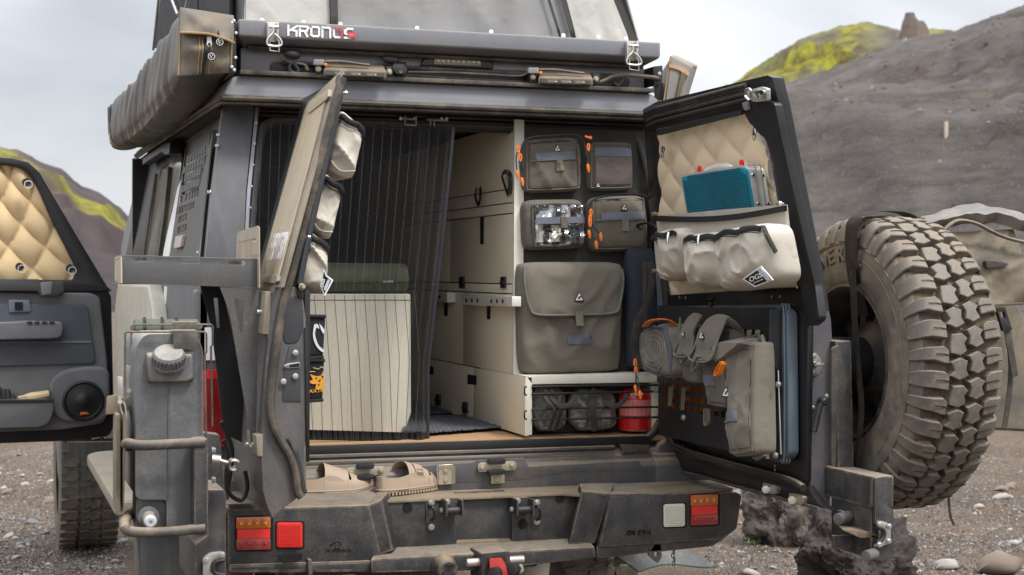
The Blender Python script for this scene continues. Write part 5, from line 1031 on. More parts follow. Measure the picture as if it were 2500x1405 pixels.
c = FY(2.915)(203, 979); bm = B(); lathe(bm, c, (0, -1, 0), [(.098, 0), (.098, .012), (.088, .016), (.080, .004), (.04, -.012 + .02), (.03, .012), (.022, .016), (0, .02)], 40); sp_ = O('speaker', bm, M('speaker_black', (.008, .008, .009), .45), fd)
textp('lettering', 'JBL', orange, sp_, FY(2.90), (196, 1012), (218, 1011), 5, off=.02)
bm = B(); pp(bm, FY(2.86), rnd([(-60, 978), (120, 974), (132, 985), (130, 1010), (118, 1035), (95, 1044), (-60, 1048)], 10), (0, .1, 0)); pk = O('door_pocket', bm, grey_pl, fd, bev=.01)
bm = B(); tube(bm, P(FY(2.858), [(-60, 981), (132, 979)]), .008, 6); O('pocket_rim', bm, black_pl, pk)
gv = thing('work_glove', 'cream work glove poking out of the front door pocket', 'glove')
bm = B()
tube(bm, cr([FY(2.9)(46, 976), FY(2.9)(70, 971), FY(2.9)(100, 966), FY(2.9)(120, 962)], 4), [.006, .012, .018, .022, .025, .027, .027, .026, .025, .024, .024, .023, .022], 10, flat=.8); O('palm', bm, M('cream_leather', (.72, .55, .33), .8, bump=.4, bs=60), gv)
for i, y in enumerate((970, 976, 981)):
    bm = B(); tube(bm, [FY(2.89)(74, y - 2), FY(2.88)(56, y), FY(2.88)(44, y + 1)], [.008, .008, .006], 8); O('finger', bm, bpy.data.materials['cream_leather'], gv)
gb = thing('black_glove', 'black knitted glove standing in the front door pocket', 'glove')
bm = B(); tube(bm, [FY(2.9)(8, 1000), FY(2.9)(12, 975)], [.05, .045], 10, flat=.5); O('palm', bm, black_pl, gb)
for x, y in ((-2, 945), (10, 950), (20, 950), (32, 963)):
    bm = B(); tube(bm, [FY(2.9)(x + 2, 980), FY(2.9)(x, y + 6), FY(2.9)(x, y)], [.014, .012, .007], 8); O('finger', bm, black_pl, gb)
bf = thing('blue_folder', 'flat blue item lying in the front door pocket under the gloves', 'folder')
bm = B(); pp(bm, FY(2.885), [(-60, 980), (48, 978), (48, 984), (-60, 986)], (0, .05, 0)); O('cover', bm, M('blue_plastic', (.01, .08, .4), .4), bf, bev=.002)
# front wheel, mudflap and side step
def tyre_simple(root, c, r, w, ax=0):
    pass
bm = B(); x0 = FY(3.5)(150, 1100); a = P(FY(3.35), [(148, 1078), (166, 1080), (166, 1222), (300, 1208), (300, 1078)]); prism(bm, [a[1], a[4], a[3], a[2]], (0, .02, 0)); O('mudflap', bm, mudflap, car, bev=.004)
bm = B(); a = P(FY(3.4), [(146, 1078), (164, 1078), (166, 1290), (150, 1180)]); prism(bm, a, (0, .5, 0)); O('fender_edge', bm, grey_pl, car, bev=.02)
bm = B(); prism(bm, [V((x, y, .665)) for x, y in ((.395, .25), (.39, 1.60), (.42, 1.67), (.47, 1.70), (.64, 1.70), (.64, .25))], (0, 0, .055)); O('side_step', bm, M('dusty_step', (.25, .22, .17), .7, dust=.5, ds=9), car, bev=.02, seg=3)
# ------------------------------------------------------------------ cabinet, cubby and board inside the cargo bay
CX = 1.70; FC = FX(CX)
def cz(py): return FC(1253, py).z
def cy_(px, py=700): return FC(px, py).y
cab = thing('storage_cabinet', 'cream laminate cabinet with latched doors standing inside the open cargo bay', 'cabinet')
bm = B(); bx(bm, (CX + .004, .13, .91), (2.30, 2.55, 1.955)); O('carcass', bm, M('dark_gap', (.05, .046, .038), .8), cab)
zs = [1.955, cz(462), cz(496), cz(522), cz(694), cz(718), cz(914), .912]
rows_ = [(zs[0], zs[1], [.135, 2.5]), (zs[1], zs[2], [.135, 2.5]), (zs[2], zs[3], [.135, 2.5]), (zs[3], zs[4], [.135, cy_(1106), 2.5]), (zs[4], zs[5], [.135, 2.5]), (zs[5], zs[6], [.135, cy_(1138), 2.5]), (zs[6], zs[7], [.0, cy_(1164), 2.5])]
pan = []
for a, b, ys_ in rows_:
    for y0, y1 in zip(ys_, ys_[1:]):
        bm = B(); bx(bm, (CX - .012, y0 + .0015, b + .002), (CX + .002, y1 - .0015, a - .002)); pan.append(O('cabinet_panel', bm, beige, cab, bev=.0012))
        for q in range(4):
            yy = y0 + (min(y1, 1.4) - y0) * (.08 + .28 * q)
            if a - b < .12:
                bm = B(); lathe(bm, (CX - .0122, yy, (a + b) / 2), (-1, 0, 0), [(.003, 0), (0, .0006)], 8); O('screw', bm, alu, cab)
bm = B(); bx(bm, (CX - .014, .12, cz(914)), (CX + .02, .134, 1.965)); O('cabinet_edge', bm, cream, cab, bev=.001)
for (x, y0, y1) in ((1176, 530, 597), (1088, 712, 772), (1192, 748, 780)):
    bm = B(); pp(bm, FX(CX - .016), rnd([(x - 4, y0), (x + 4, y0 - 1), (x + 3, y1), (x - 4, y1)], 2), (.003, 0, 0)); O('leather_pull', bm, black_pl, cab, bev=.001)
for pts in (((1163, 462), (1160, 478), (1167, 500), (1173, 482), (1172, 460)), ((1240, 478), (1228, 440), (1226, 430), (1232, 420), (1243, 424), (1246, 440), (1244, 474))):
    bm = B(); tube(bm, cr([FX(CX - .02 - .012 * (i in (1, 2, 3)))(*p) for i, p in enumerate(pts)], 5), .008, 8, flat=.35, up=XF); O('leather_pull', bm, black_pl, cab)
for x, y in ((1125, 690), (1226, 690), (1067, 977), (1133, 996)):
    bm = B(); pp(bm, FX(CX - .02), rnd([(x - 5, y - 14), (x + 5, y - 14), (x + 5, y + 14), (x - 5, y + 14)], 1), (.008, 0, 0)); cyl(bm, FX(CX - .026)(x - 5, y), FX(CX - .026)(x + 5, y), .004, 8); O('hinge', bm, black_pl, cab, bev=.001)
for x0, x1, y0, y1 in ((1141, 1163, 914, 940), (1045, 1058, 893, 915)):
    bm = B(); pp(bm, FX(CX - .0128), [(x0, y0), (x1, y0 + 4), (x1, y1 + 1), (x0, y1 - 2)], (.001, 0, 0)); O('finger_hole', bm, dec, cab)
for x0, x1, ya in ((1125, 1188, 720), (1186, 1250, 722), (1055, 1092, 712)):
    bm = B(); pp(bm, FX(CX - .045), rnd([(x0, ya), (x1, ya + 2), (x1, ya + 28), (x0, ya + 24)], 2), (.032, 0, 0)); ob = O('white_block', bm, M('white_plastic_block', (.74, .72, .66), .5) if x0 == 1125 else bpy.data.materials['white_plastic_block'], cab, bev=.005, seg=3)
    for i in range(3 if x0 > 1100 else 1):
        bm = B(); xx = x0 + 13 + i * (x1 - x0 - 22) / 3 if x0 > 1100 else x0 + 18; pp(bm, FX(CX - .0455), rr(xx - 2, ya + 9, xx + 2, ya + 19, 2), (.001, 0, 0)); O('slot', bm, dec, ob)
# cubby with bungee cords
cub = thing('lower_cubby', 'low cream shelf box with black bungee cords across its open front', 'shelf box')
bm = B(); pp(bm, FY(0), [(1284, 919), (1604, 912), (1604, 934), (1299, 939)], (0, .5, 0)); O('shelf_top', bm, cream, cub, bev=.0015)
bm = B(); pp(bm, FY(0), [(1284, 921), (1299, 921), (1299, 1062), (1286, 1063)], (0, .5, 0)); O('shelf_post', bm, cream, cub, bev=.0015)
bm = B(); pp(bm, FY(.02), [(1592, 934), (1608, 934), (1606, 1052), (1594, 1052)], (0, .02, 0)); O('shelf_post', bm, beige, cub, bev=.001)
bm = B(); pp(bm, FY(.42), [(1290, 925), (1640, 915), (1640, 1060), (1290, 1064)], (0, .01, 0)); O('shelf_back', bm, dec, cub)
for i, (ya, yb) in enumerate(((945, 941), (962, 956), (1001, 994), (1025, 1019))):
    bm = B(); tube(bm, cr([FY(-.004)(1298, ya), FY(-.008)(1440, (ya + yb) / 2 + (.5 if i % 2 else -1)), FY(.0)(1606, yb)], 4), .0036, 8); O('bungee_cord', bm, black_pl, cub)
for y in (955, 1014):
    bm = B(); tube(bm, cr([FX(CX - .018)(1285, y - 10), FX(CX - .034)(1281, y - 8), FX(CX - .034)(1281, y + 8), FX(CX - .018)(1285, y + 10)], 3), .003, 6); O('cord_loop', bm, black_pl, cub)
# navy loop board
brd = thing('loop_board', 'navy felt board edged in cream that carries the olive pouches', 'board')
bm = B(); pp(bm, FY(.15), [(1270, 314), (1604, 314), (1625, 560), (1640, 916), (1270, 918)], (0, .02, 0)); O('board', bm, navy, brd)
bm = B(); pp(bm, FY(.13), [(1258, 312), (1270, 312), (1270, 921), (1258, 921)], (0, .03, 0)); O('edge_strip', bm, cream, brd, bev=.001)
bm = B(); pp(bm, FY(.14), [(1553, 352), (1575, 420), (1604, 560), (1604, 470), (1560, 340)], (0, .02, 0)); O('side_strip', bm, beige, brd)
for x, y in ((1281, 325), (1347, 328), (1414, 329), (1478, 332)): bolt('screw', zinc, brd, FY(.148)(x, y), (0, -1, 0), .004, .003, False, False)
def shift(pts, dep): return [p - V(dep) for p in pts]
def pouch(root, fn, quad, dep, mat, name='pouch_body', **k):
    bm = B(); g = cushion(bm, shift(P(fn, quad), dep), dep, **k); o = O(name, bm, mat, root, sm=60, rec=True); return g
def on(g, u, v, o, nd): return g(u, v) + V(nd) * o
def decal(root, name, g, u0, v0, u1, v1, mat, nd, th=.003, n=8, bulge=.0):
    bm = B(); nd = V(nd).normalized()
    surf(bm, lambda a, b: g(u0 + (u1 - u0) * a, v0 + (v1 - v0) * b) + nd * (th + bulge * math.sin(math.pi * b) + .0002), n, n, nd * -(th * .9))
    return O(name, bm, mat, root, sm=60)
def piping(root, g, a=.05, r=.0028):
    pts = [(a, a + .04), (a + .04, a), (.5, a), (.96 - a, a), (1 - a, a + .04), (1 - a, .5), (1 - a, .96 - a), (.96 - a, 1 - a), (.5, 1 - a), (a + .04, 1 - a), (a, .96 - a), (a, .5)]
    bm = B(); tube(bm, cr([g(*p) + V((-.0005, -.0015, 0)) for p in pts], 4, True), r, 6, closed=True); O('piping', bm, olive, root)
    bm = B(); b = a + .035; L4 = [(b, b), (1 - b, b), (1 - b, 1 - b), (b, 1 - b)]
    tube(bm, [g(L4[i][0] + (L4[(i + 1) % 4][0] - L4[i][0]) * k / 10, L4[i][1] + (L4[(i + 1) % 4][1] - L4[i][1]) * k / 10) for i in range(4) for k in range(10)], .0011, 4, closed=True); O('stitch_line', bm, M_st, root)
M_st = M('dark_stitching', (.04, .04, .03), .9)
def tri_logo(root, g, u, v, s, nd, ux=V((1, 0, 0))):
    c = g(u, v); nd = V(nd).normalized(); up = V((0, 0, 1)); ux = V(ux).normalized()
    bm = B(); o = c + nd * .006
    prism(bm, [o + ux * a * s + up * b * s for a, b in rnd([(-1, -.7), (1, -.7), (0, 1.0)], .3)], -nd * .004); lo = O('logo_patch', bm, black_pl, root)
    bm = B(); o = c + nd * .007
    prism(bm, [o + ux * a * s * .68 + up * (b * s * .68 + .0003) for a, b in [(-1, -.7), (.95, -.7), (.55, .05), (.2, -.02), (.42, -.4), (-.45, -.4), (0, .45), (.12, .25), (.35, .55), (0, 1.1)]], -nd * .001); O('logo', bm, white, lo)
def pull(root, pts, fn, ends=((0, 1),)):
    bm = B(); tube(bm, cr([fn(*p) for p in pts], 4), .0022, 6); pc = O('pull_cord', bm, black_pl, root)
    for (x, y) in (pts[-1],):
        bm = B(); a = fn(x, y); tube(bm, [a + V((0, 0, .006)), a, a + V((.002, 0, -.010)), a + V((.003, 0, -.018)), a + V((.004, 0, -.022))], [.003, .0055, .006, .004, .0035], 8); O('orange_toggle', bm, orange, pc)
    (x, y) = pts[0]; a = fn(x, y); bm = B(); tube(bm, [a + V((.004 * math.cos(t), -.002, .012 * math.sin(t))) for t in [i * .785 for i in range(8)]], .0026, 6, closed=True); O('orange_loop', bm, orange, pc)
Ym = (0, -1, 0)
def zip_round(root, fn, pts, r=.004): bm = B(); tube(bm, cr([fn(*p) for p in pts], 4), r, 6); O('zip', bm, zipm, root)
FB = FY(.08)
pa = thing('olive_pouch', 'olive pouch with slate strip and orange zip pulls, upper left on the board', 'pouch', None)
g = pouch(pa, FY(.07), [(1282, 340), (1420, 332), (1428, 466), (1282, 472)], (0, -.075, 0), olive, rc=.10, p=5, edge=.55, w=.014, ws=11, seed=1)
piping(pa, g); decal(pa, 'velcro_strip', g, .18, .27, .88, .405, velcro, Ym); decal(pa, 'webbing_tab', g, .53, .40, .655, .62, moss_web, Ym, .005); tri_logo(pa, g, .56, .21, .013, Ym)
bm = B(); tube(bm, [g(u, .415) + V((0, -.003, 0)) for u in [i / 12 * .8 + .1 for i in range(13)]], .002, 6); O('pocket_seam', bm, trim_g, pa)
bm = B(); tube(bm, [g(u, .05) + V((0, -.001, 0)) for u in [i / 14 * .86 + .07 for i in range(15)]] + [g(.965, v) + V((0, -.001, 0)) for v in (.15, .3, .5)], .003, 6); O('piping', bm, olive_lt, pa)
zip_round(pa, FY(.03), [(1276, 420), (1272, 385), (1276, 355), (1292, 338), (1340, 332), (1400, 330), (1424, 345), (1430, 380)])
pull(pa, [(1265, 365), (1260, 385), (1262, 420)], FY(-.01)); pull(pa, [(1270, 385), (1268, 400), (1274, 438)], FY(-.015))
pb = thing('mesh_pouch', 'olive pouch with a mesh front, beside the board edge at the upper right', 'pouch')
g = pouch(pb, FY(.09), [(1440, 346), (1548, 347), (1551, 464), (1440, 466)], (0, -.055, 0), olive, rc=.08, p=6, edge=.6, w=.008, ws=12, seed=2)
piping(pb, g); decal(pb, 'velcro_strip', g, .12, .13, .95, .30, velcro, Ym); decal(pb, 'mesh_panel', g, .12, .31, .95, .88, M('brown_mesh', (.145, .115, .10), .8, weave=1, bs=95, col2=(.09, .075, .065), ns=25), Ym, .003, bulge=.004); tri_logo(pb, g, .17, .90, .010, Ym)
pull(pb, [(1436, 360), (1435, 385), (1435, 405)], FY(.0))
bm = B(); tube(bm, cr(P(FY(.02), [(1428, 333), (1436, 336), (1444, 338), (1440, 334)]), 4), .004, 6); O('orange_loop', bm, orange, pb)
pc_ = thing('clear_pouch', 'olive pouch with clear window showing small bottles, in the second row', 'pouch')
g = pouch(pc_, FY(.07), [(1280, 488), (1428, 486), (1434, 606), (1284, 612)], (0, -.06, 0), olive, rc=.09, p=7, edge=.6, w=.004, ws=14, seed=3)
decal(pc_, 'window_backing', g, .13, .12, .93, .90, M('dark_pouch_inside', (.012, .015, .022), .4), Ym, .002)
it = [(.16, .50, .28, .85, (.75, .75, .72)), (.42, .52, .55, .85, (.66, .60, .48)), (.70, .46, .90, .88, (.02, .06, .09)), (.60, .15, .74, .42, (.4, .36, .42)), (.28, .18, .5, .40, (.2, .22, .26))]
for i, (a, b, c, d, col) in enumerate(it):
    bm = B(); surf(bm, lambda u, v: g(a + (c - a) * u, b + (d - b) * v) + V((0, -.006 - .012 * math.sin(math.pi * u), 0)), 8, 2); O('wrapped_item', bm, M('item_%s' % 'abcde'[i], col, .3), pc_)
bm = B(); surf(bm, lambda u, v: g(.13 + .8 * u, .12 + .78 * v) + V((0, -.022 - .014 * noise.noise(V((u * 5, v * 4, 1))) - .008 * noise.noise(V((u * 12, v * 8, 4))), 0)), 30, 24); O('clear_window', bm, clear, pc_, sm=80)
bm = B(); surf(bm, lambda u, v: g(.13 + .8 * u, .36 + .13 * v) + V((0, -.032, 0)), 6, 2, (0, .004, 0)); O('velcro_strip', bm, velcro, pc_)
bm = B(); surf(bm, lambda u, v: g(.53 + .10 * u, .36 + .22 * v) + V((0, -.037, 0)), 3, 2, (0, .004, 0)); O('webbing_tab', bm, olive, pc_)
bm = B(); tube(bm, [g(*p) + V((0, -.006, 0)) for p in [(.12, .1), (.5, .085), (.93, .1), (.945, .5), (.93, .9), (.5, .93), (.14, .92), (.12, .5)]], .0045, 6, closed=True); O('window_rim', bm, olive, pc_)
tri_logo(pc_, lambda u, v: g(u, v) + V((0, -.03, 0)), .57, .24, .012, Ym)
pd = thing('olive_pouch', 'olive pouch at the right of the second row, beside the door opening edge', 'pouch')
g = pouch(pd, FY(.06), [(1446, 480), (1584, 476), (1592, 612), (1448, 616)], (0, -.075, 0), olive, rc=.10, p=5, edge=.5, w=.012, ws=11, seed=5)
piping(pd, g); decal(pd, 'velcro_strip', g, .16, .30, .92, .42, velcro, Ym); decal(pd, 'webbing_tab', g, .50, .44, .62, .64, moss_web, Ym, .005); tri_logo(pd, g, .55, .22, .013, Ym)
bm = B(); tube(bm, [g(u, .435) + V((0, -.003, 0)) for u in [i / 12 * .86 + .08 for i in range(13)]], .002, 6); O('pocket_seam', bm, trim_g, pd)
zip_round(pd, FY(.02), [(1440, 540), (1440, 505), (1452, 486), (1500, 477), (1560, 476), (1588, 486)])
pull(pd, [(1442, 520), (1446, 550), (1466, 572)], FY(-.01)); pull(pd, [(1440, 545), (1444, 570), (1455, 592)], FY(-.015)); pull(pd, [(1440, 535), (1440, 550), (1438, 566)], FY(-.012))
pe = thing('large_olive_bag', 'large olive flap bag standing on the cream shelf, biggest of the olive bags', 'bag')
g = pouch(pe, FY(.04), [(1274, 640), (1530, 640), (1524, 908), (1280, 918)], (0, -.085, 0), olive_lt, rc=.05, p=6, edge=.55, w=.022, ws=6, seed=8, nu=40, nv=40)
def gf(u, v): return g(.02 + .96 * u, .015 + v * (.46 - .0 * abs(2 * u - 1) ** 6)) + V((0, -.012 - .004 * math.sin(6 * u), 0))
def fl_(u, v):
    k = abs(2 * u - 1) ** 7 * v ** 3 * .12; return gf(.5 + (u - .5) * (1 - k), v * (1 - .09 * abs(2 * u - 1) ** 6))
bm = B(); surf(bm, fl_, 30, 20, (0, .006, 0)); fo = O('bag_flap', bm, olive_lt, pe, sm=60)
bm = B(); tube(bm, [fl_(.004, i / 12) + V((0, -.003, 0)) for i in range(12)] + [fl_(.004 + .992 * i / 30, .995) + V((0, -.003, 0)) for i in range(31)] + [fl_(.996, 1 - i / 12) + V((0, -.003, 0)) for i in range(1, 12)], .0042, 6); O('flap_binding', bm, trim_g, fo)
tri_logo(fo, fl_, .53, .66, .020, (0, -1, 0)); decal(pe, 'webbing_tab', lambda u, v: g(u, v) + V((0, -.018, 0)), .485, .44, .565, .57, moss_web, Ym, .006); decal(pe, 'velcro_patch', g, .44, .655, .66, .735, velcro, Ym, .004)
bm = B(); tube(bm, [g(.012, i / 12 * .9 + .05) + V((-.004, .02, 0)) for i in range(13)], .003, 6); tube(bm, [g(.5 + .48 * math.cos(i), .97) for i in (0, 1.2, 2, 3.14)], .0015, 5); O('side_piping', bm, trim_g, pe)
# hanging navy bag at the right edge
nb = thing('navy_hanging_bag', 'navy cloth bag with black strap hanging between olive bag and open door', 'bag')
pouch(nb, FY(.05), [(1535, 600), (1612, 610), (1618, 905), (1540, 900)], (0, -.05, 0), M('navy_marl', (.028, .033, .048), .9, weave=.5, bs=200), rc=.05, w=.012, ws=9, seed=3)
bm = B(); tube(bm, cr(P(FY(-.02), [(1586, 640), (1592, 680), (1580, 740), (1556, 790), (1548, 850), (1566, 900)]), 5), .014, 6, flat=.25, up=(0, 1, 0)); O('strap', bm, strapm, nb)
bm = B(); tube(bm, P(FY(-.02), [(1574, 640), (1576, 905)]), .009, 6, flat=.3, up=(0, 1, 0)); O('strap', bm, strapm, nb)
# cubby contents
for k, (x0, x1, ya, lab) in enumerate(((1302, 1388, 944, 'grey ripstop roll bag at the left end of the low cubby'), (1396, 1512, 950, 'grey ripstop roll bag squeezed between its twin and the red canister'))):
    t = thing('roll_bag', lab, 'bag')
    F = FY(.05); bm = B(); cushion(bm, shift(P(F, [(x0, ya), (x1 - 2, ya + 4), (x1, 1050), (x0 + 2, 1056)]), (0, -.04, 0)), (0, -.055, 0), rc=.22, p=2.6, edge=.3, w=.03, ws=16, seed=20 + k); O('bag_body', bm, reflm, t, sm=60)
    for q in ((.45, .62) if k == 0 else (.52, .5)):
        xx = x0 + (x1 - x0) * q; bm = B(); tube(bm, cr([FY(.03)(xx - 4, ya), FY(-.008)(xx - 6, ya + 30), FY(-.015)(xx + (14 if k == 0 else -8), 1000), FY(.0)(xx - 2, 1052)], 4), .012, 6, flat=.2, up=(0, 1, 0)); O('strap', bm, strapm, t)
    bm = B(); tube(bm, cr([FY(-.01)(x1 - 40, 980), FY(-.02)(x1 - 15, 992), FY(-.02)(x1 + 5, 985), FY(-.015)(x1 + 20, 965)], 4), .009, 6, flat=.3, up=(0, 1, 0)); O('handle', bm, strapm, t)
gc = thing('gas_canister', 'red round gas canister standing at the right end of the low cubby', 'gas canister')
F = FY(.07); a = F(1550, 1050); rC = (F(1588, 1000) - F(1512, 1000)).length / 2; Hc = F(1550, 946).z - a.z; a.y = .07
bm = B(); lathe(bm, a, (0, 0, 1), [(0, 0), (rC * .93, 0), (rC * .98, Hc * .03)], 40); O('metal_base', bm, steel, gc)
bm = B(); lathe(bm, a, (0, 0, 1), [(rC * .975, Hc * .03), (rC * .985, Hc * .06), (rC * .985, Hc * .74), (rC * .97, Hc * .80), (rC * .86, Hc * .90), (rC * .6, Hc * .97), (rC * .3, Hc * .99), (.012, Hc), (.012, Hc * 1.08), (0, Hc * 1.08)], 40); O('canister_body', bm, red_can, gc)
bm = B()
for i in range(12):
    t0 = math.pi * 1.0 + i * math.pi / 12 * 1.0; t1 = t0 + math.pi / 12 * .94
    surf(bm, lambda u, v: a + V((math.cos(t0 + (t1 - t0) * u) * rC * .992, math.sin(t0 + (t1 - t0) * u) * rC * .992, Hc * (.36 + .37 * v))), 4, 1)
O('printed_label', bm, pink_lab, gc, sm=60)
text('lettering', 'MUS', white, gc, a + V((-.036, -rC * .82, Hc * .84)), (1, -.25, 0), (0, .5, 1), .022, off=.03)
# rugs
for pts, n, lab in ((((985, 1022), (1190, 1018), (1252, 1046), (985, 1066)), 1, 'grey woven rag rug lying by the sill on the cargo floor'), (((985, 985), (1128, 984), (1137, 1008), (985, 1021)), 2, 'smaller grey rag rug farther in beneath the cabinet door')):
    c = P(FZ(.912), pts); bm = B()
    surf(bm, lambda u, v: bil(c, u, v) + V((0, .004 * math.sin(u * 40), .0011 * math.sin(u * 150 + v * 4) + .0015 * math.sin(v * 40) + (.03 * max(0, u - .9) * 10 * (n == 2)) + .004)), 140, 24, (0, 0, .006)); ru = O('rag_rug', bm, rugm, None, sm=80); tag(ru, lab, 'rug')
# seat box and cushion behind the net
sb = thing('seat_box', 'beige mesh covered folded seat back standing behind the insect net', 'seat')
F = FY(.34)
bm = B(); prism(bm, P(F, rnd([(700, 718), (1003, 718), (1004, 1010), (984, 1066), (760, 1068), (700, 1068)], 6)), (0, .09, 0)); O('seat_back', bm, seat_m, sb, bev=.006, seg=3)
bm = B()
for i in range(14): tube(bm, P(FY(.339), [(694 + 24.5 * i, 720), (706 + 24.5 * i, 880), (716 + 24.2 * i if i < 11 else 708 + 23.5 * i, 1062)]), .0008, 4)
tube(bm, P(FY(.339), [(700, 733), (1003, 733)]), .0012, 4); O('stripe', bm, M('dark_seat_stripe', (.22, .23, .18), .9), sb)['kind'] = 'stuff'
cs = thing('corduroy_cushion', 'dark green corduroy headrest cushion on top of the folded seat', 'cushion')
bm = B()
def cz_(u, v):
    p = bil(P(FY(.32), [(690, 640), (999, 644), (1001, 716), (690, 716)]), u, v); r = .045; a = math.pi * v; return V((p.x, .40 - .07 * math.sin(a) ** .4 if v not in (0, 1) else .40, p.z)) + V((0, -.0016 * abs(math.sin(u * 150)), 0))
surf(bm, cz_, 300, 14, (0, .1, 0)); O('cushion_cover', bm, corduroy, cs, sm=80)
bm = B(); tube(bm, P(FY(.325), [(800, 692), (1001, 690)]), .002, 5); O('piping', bm, black_pl, cs)
textp('lettering', 'YAK-MADE', white, cs, FY(.323), (934, 691), (960, 690), 5.5, off=.01)
# insect net, half see-through, with woven stripes
m = bpy.data.materials.new('black_striped_net'); m.use_nodes = True; t = m.node_tree; pb_ = t.nodes['Principled BSDF']; pb_.inputs['Roughness'].default_value = .9
tc = N(t, 'ShaderNodeTexCoord'); sx = N(t, 'ShaderNodeSeparateXYZ'); t.links.new(tc.outputs['UV'], sx.inputs[0])
def mth_(op, a, b):
    n = N(t, 'ShaderNodeMath', operation=op)
    for x, i in ((a, 0), (b, 1)):
        if hasattr(x, 'links'): t.links.new(x, n.inputs[i])
        else: n.inputs[i].default_value = x
    return n.outputs[0]
st_ = mth_('LESS_THAN', mth_('ABSOLUTE', mth_('SUBTRACT', mth_('FRACT', mth_('MULTIPLY', sx.outputs[0], 21.), 0.), .5), 0.), .036)
mxc = N(t, 'ShaderNodeMix', data_type='RGBA'); t.links.new(st_, mxc.inputs[0]); mxc.inputs[6].default_value = (.030, .029, .030, 1); mxc.inputs[7].default_value = (.12, .117, .11, 1); t.links.new(mxc.outputs[2], pb_.inputs['Base Color'])
al = mth_('ADD', mth_('MULTIPLY', st_, .14), .22); t.links.new(al, pb_.inputs['Alpha'])
net = thing('insect_net', 'black see-through insect net with fine pale stripes hung across the left of the opening', 'net')
top = [(628, 300), (1107, 312)]
def nf(u, v):
    xr_ = 1107 + (-62 * min(1, (v / .75)) ** 1.1); xl = 628 - 20 * v
    bunch = 1 if u < .74 else 1; uu = u
    px = xl + (xr_ - xl) * uu; py = 300 + 12 * u + (1076 - 306) * v - (4 * u if v > .99 else 0)
    k = .003 + .02 * max(0, u - .78) / .22
    return FY(.075 - .02 * (1 - v) - k * math.sin(u * 46 + v * 2.2) * (.35 + .65 * u) - .002 * math.sin(u * 95 + v * 5))(px, py)
bm = B(); surf(bm, nf, 150, 40, uv=True); O('net_sheet', bm, m, net, sm=80)
def nf2(u, v):
    p0, p1 = 1010 - 18 * v, 1106 - 60 * min(1, v / .75) ** 1.1; px = p0 + (p1 - p0) * u
    return FY(.10 + .018 * math.sin(u * 20 + v * 3))(px, 312 + 758 * v)
bm = B(); surf(bm, nf2, 50, 30, uv=True); O('gathered_fold', bm, m, net, sm=80)
bm = B(); surf(bm, lambda u, v: FY(.13 + .012 * math.sin(u * 26 + v * 2))(1030 - 15 * v + (80 - 58 * min(1, v / .75)) * u, 314 + 756 * v), 40, 30, uv=True); O('gathered_fold', bm, m, net, sm=80)
bm = B(); surf(bm, lambda u, v: nf(.22 + .78 * u, .968 + .034 * v) + V((0, -.006 - .004 * math.sin(u * 160) * (v < .9), 0)), 160, 3, (0, .003, 0)); O('net_hem', bm, M('black_shiny_hem', (.012, .012, .014), .35), net, sm=80)
bm = B(); tube(bm, [nf(.998, i / 30) + V((0, -.003, 0)) for i in range(31)], .0055, 6); O('net_edge', bm, M('navy_black_tape', (.03, .032, .045), .8), net)
# ------------------------------------------------------------------ gear hanging on the doors
XM = (-1, 0, 0)
og = thing('door_organiser', 'grey canvas organiser with three zipped pockets and OGS patch on the right rear door', 'organiser')
hd = [(1602, 528), (1915, 500), (1935, 690), (1612, 680)]
bm = B(); surf(bm, lambda u, v: bil(P(RD(.078), hd), u, v) + V((-.012 * math.sin(math.pi * u), 0, 0)), 20, 10, (.01, 0, 0)); O('back_sheet', bm, org_fab, og)
bm = B(); surf(bm, lambda u, v: RD(.090 + .014 * math.sin(math.pi * u))(1602 + 313 * u, 527 + 14 * v - 25 * u + 12 * math.sin(math.pi * u)), 60, 3, (.008, 0, 0)); O('elastic_top', bm, M('black_elastic', (.015, .015, .017), .6, bump=.8, bs=200), og)
def opk(name, quad, dep, seed, **k):
    bm = B(); d = (-dep, -.35 * dep, 0); g = cushion(bm, shift(P(RD(.075 + dep), quad), (-dep, 0, 0)), d, seed=seed, **({'rc': .16, 'p': 3.2, 'edge': .42, 'w': .028, 'ws': 7, 'nu': 40, 'nv': 34} | k)); O(name, bm, org_fab, og, sm=60); return g
g1 = opk('pocket', [(1558, 566), (1640, 552), (1650, 680), (1572, 690)], .10, 1, rc=.2)
g2 = opk('pocket', [(1620, 572), (1708, 564), (1724, 702), (1636, 706)], .13, 2)
g3 = opk('pocket', [(1702, 562), (1836, 540), (1866, 692), (1708, 716)], .12, 3, rc=.12)
for g, a in ((g1, (.1, .12, .9, .1)), (g2, (.05, .10, .95, .08)), (g3, (.03, .10, .9, .08))):
    nd = V((-1, -.35, 0)).normalized(); bm = B(); tube(bm, [g(a[0] + (a[2] - a[0]) * i / 16, a[1] + .03 * math.sin(i * .8) * .6) + nd * .012 for i in range(17)], .0085, 8, flat=.5, up=nd); z_ = O('zip', bm, zipm, og)
    bm = B(); tube(bm, [g(a[0] + (a[2] - a[0]) * i / 16, a[1] + .07 + .02 * math.sin(i * .8)) + nd * .011 for i in range(17)], .0016, 5); O('stitch_line', bm, black_pl, og)
bm = B(); tube(bm, [g3(.90, .06) + V((-.01, -.01, 0)), g3(.95, .2) + V((-.008, -.012, 0)), g3(.975, .5) + V((0, -.012, 0))], .009, 8, flat=.5, up=(0, -1, 0)); O('zip', bm, zipm, og)
for x, y in ((1706, 574), (1632, 568)):
    bm = B(); c = RD(.24)(x, y); tube(bm, [c, c + V((-.004, -.004, -.012)), c + V((-.006, -.006, -.03))], [.004, .005, .0035], 6); O('zip_slider', bm, steel, og)
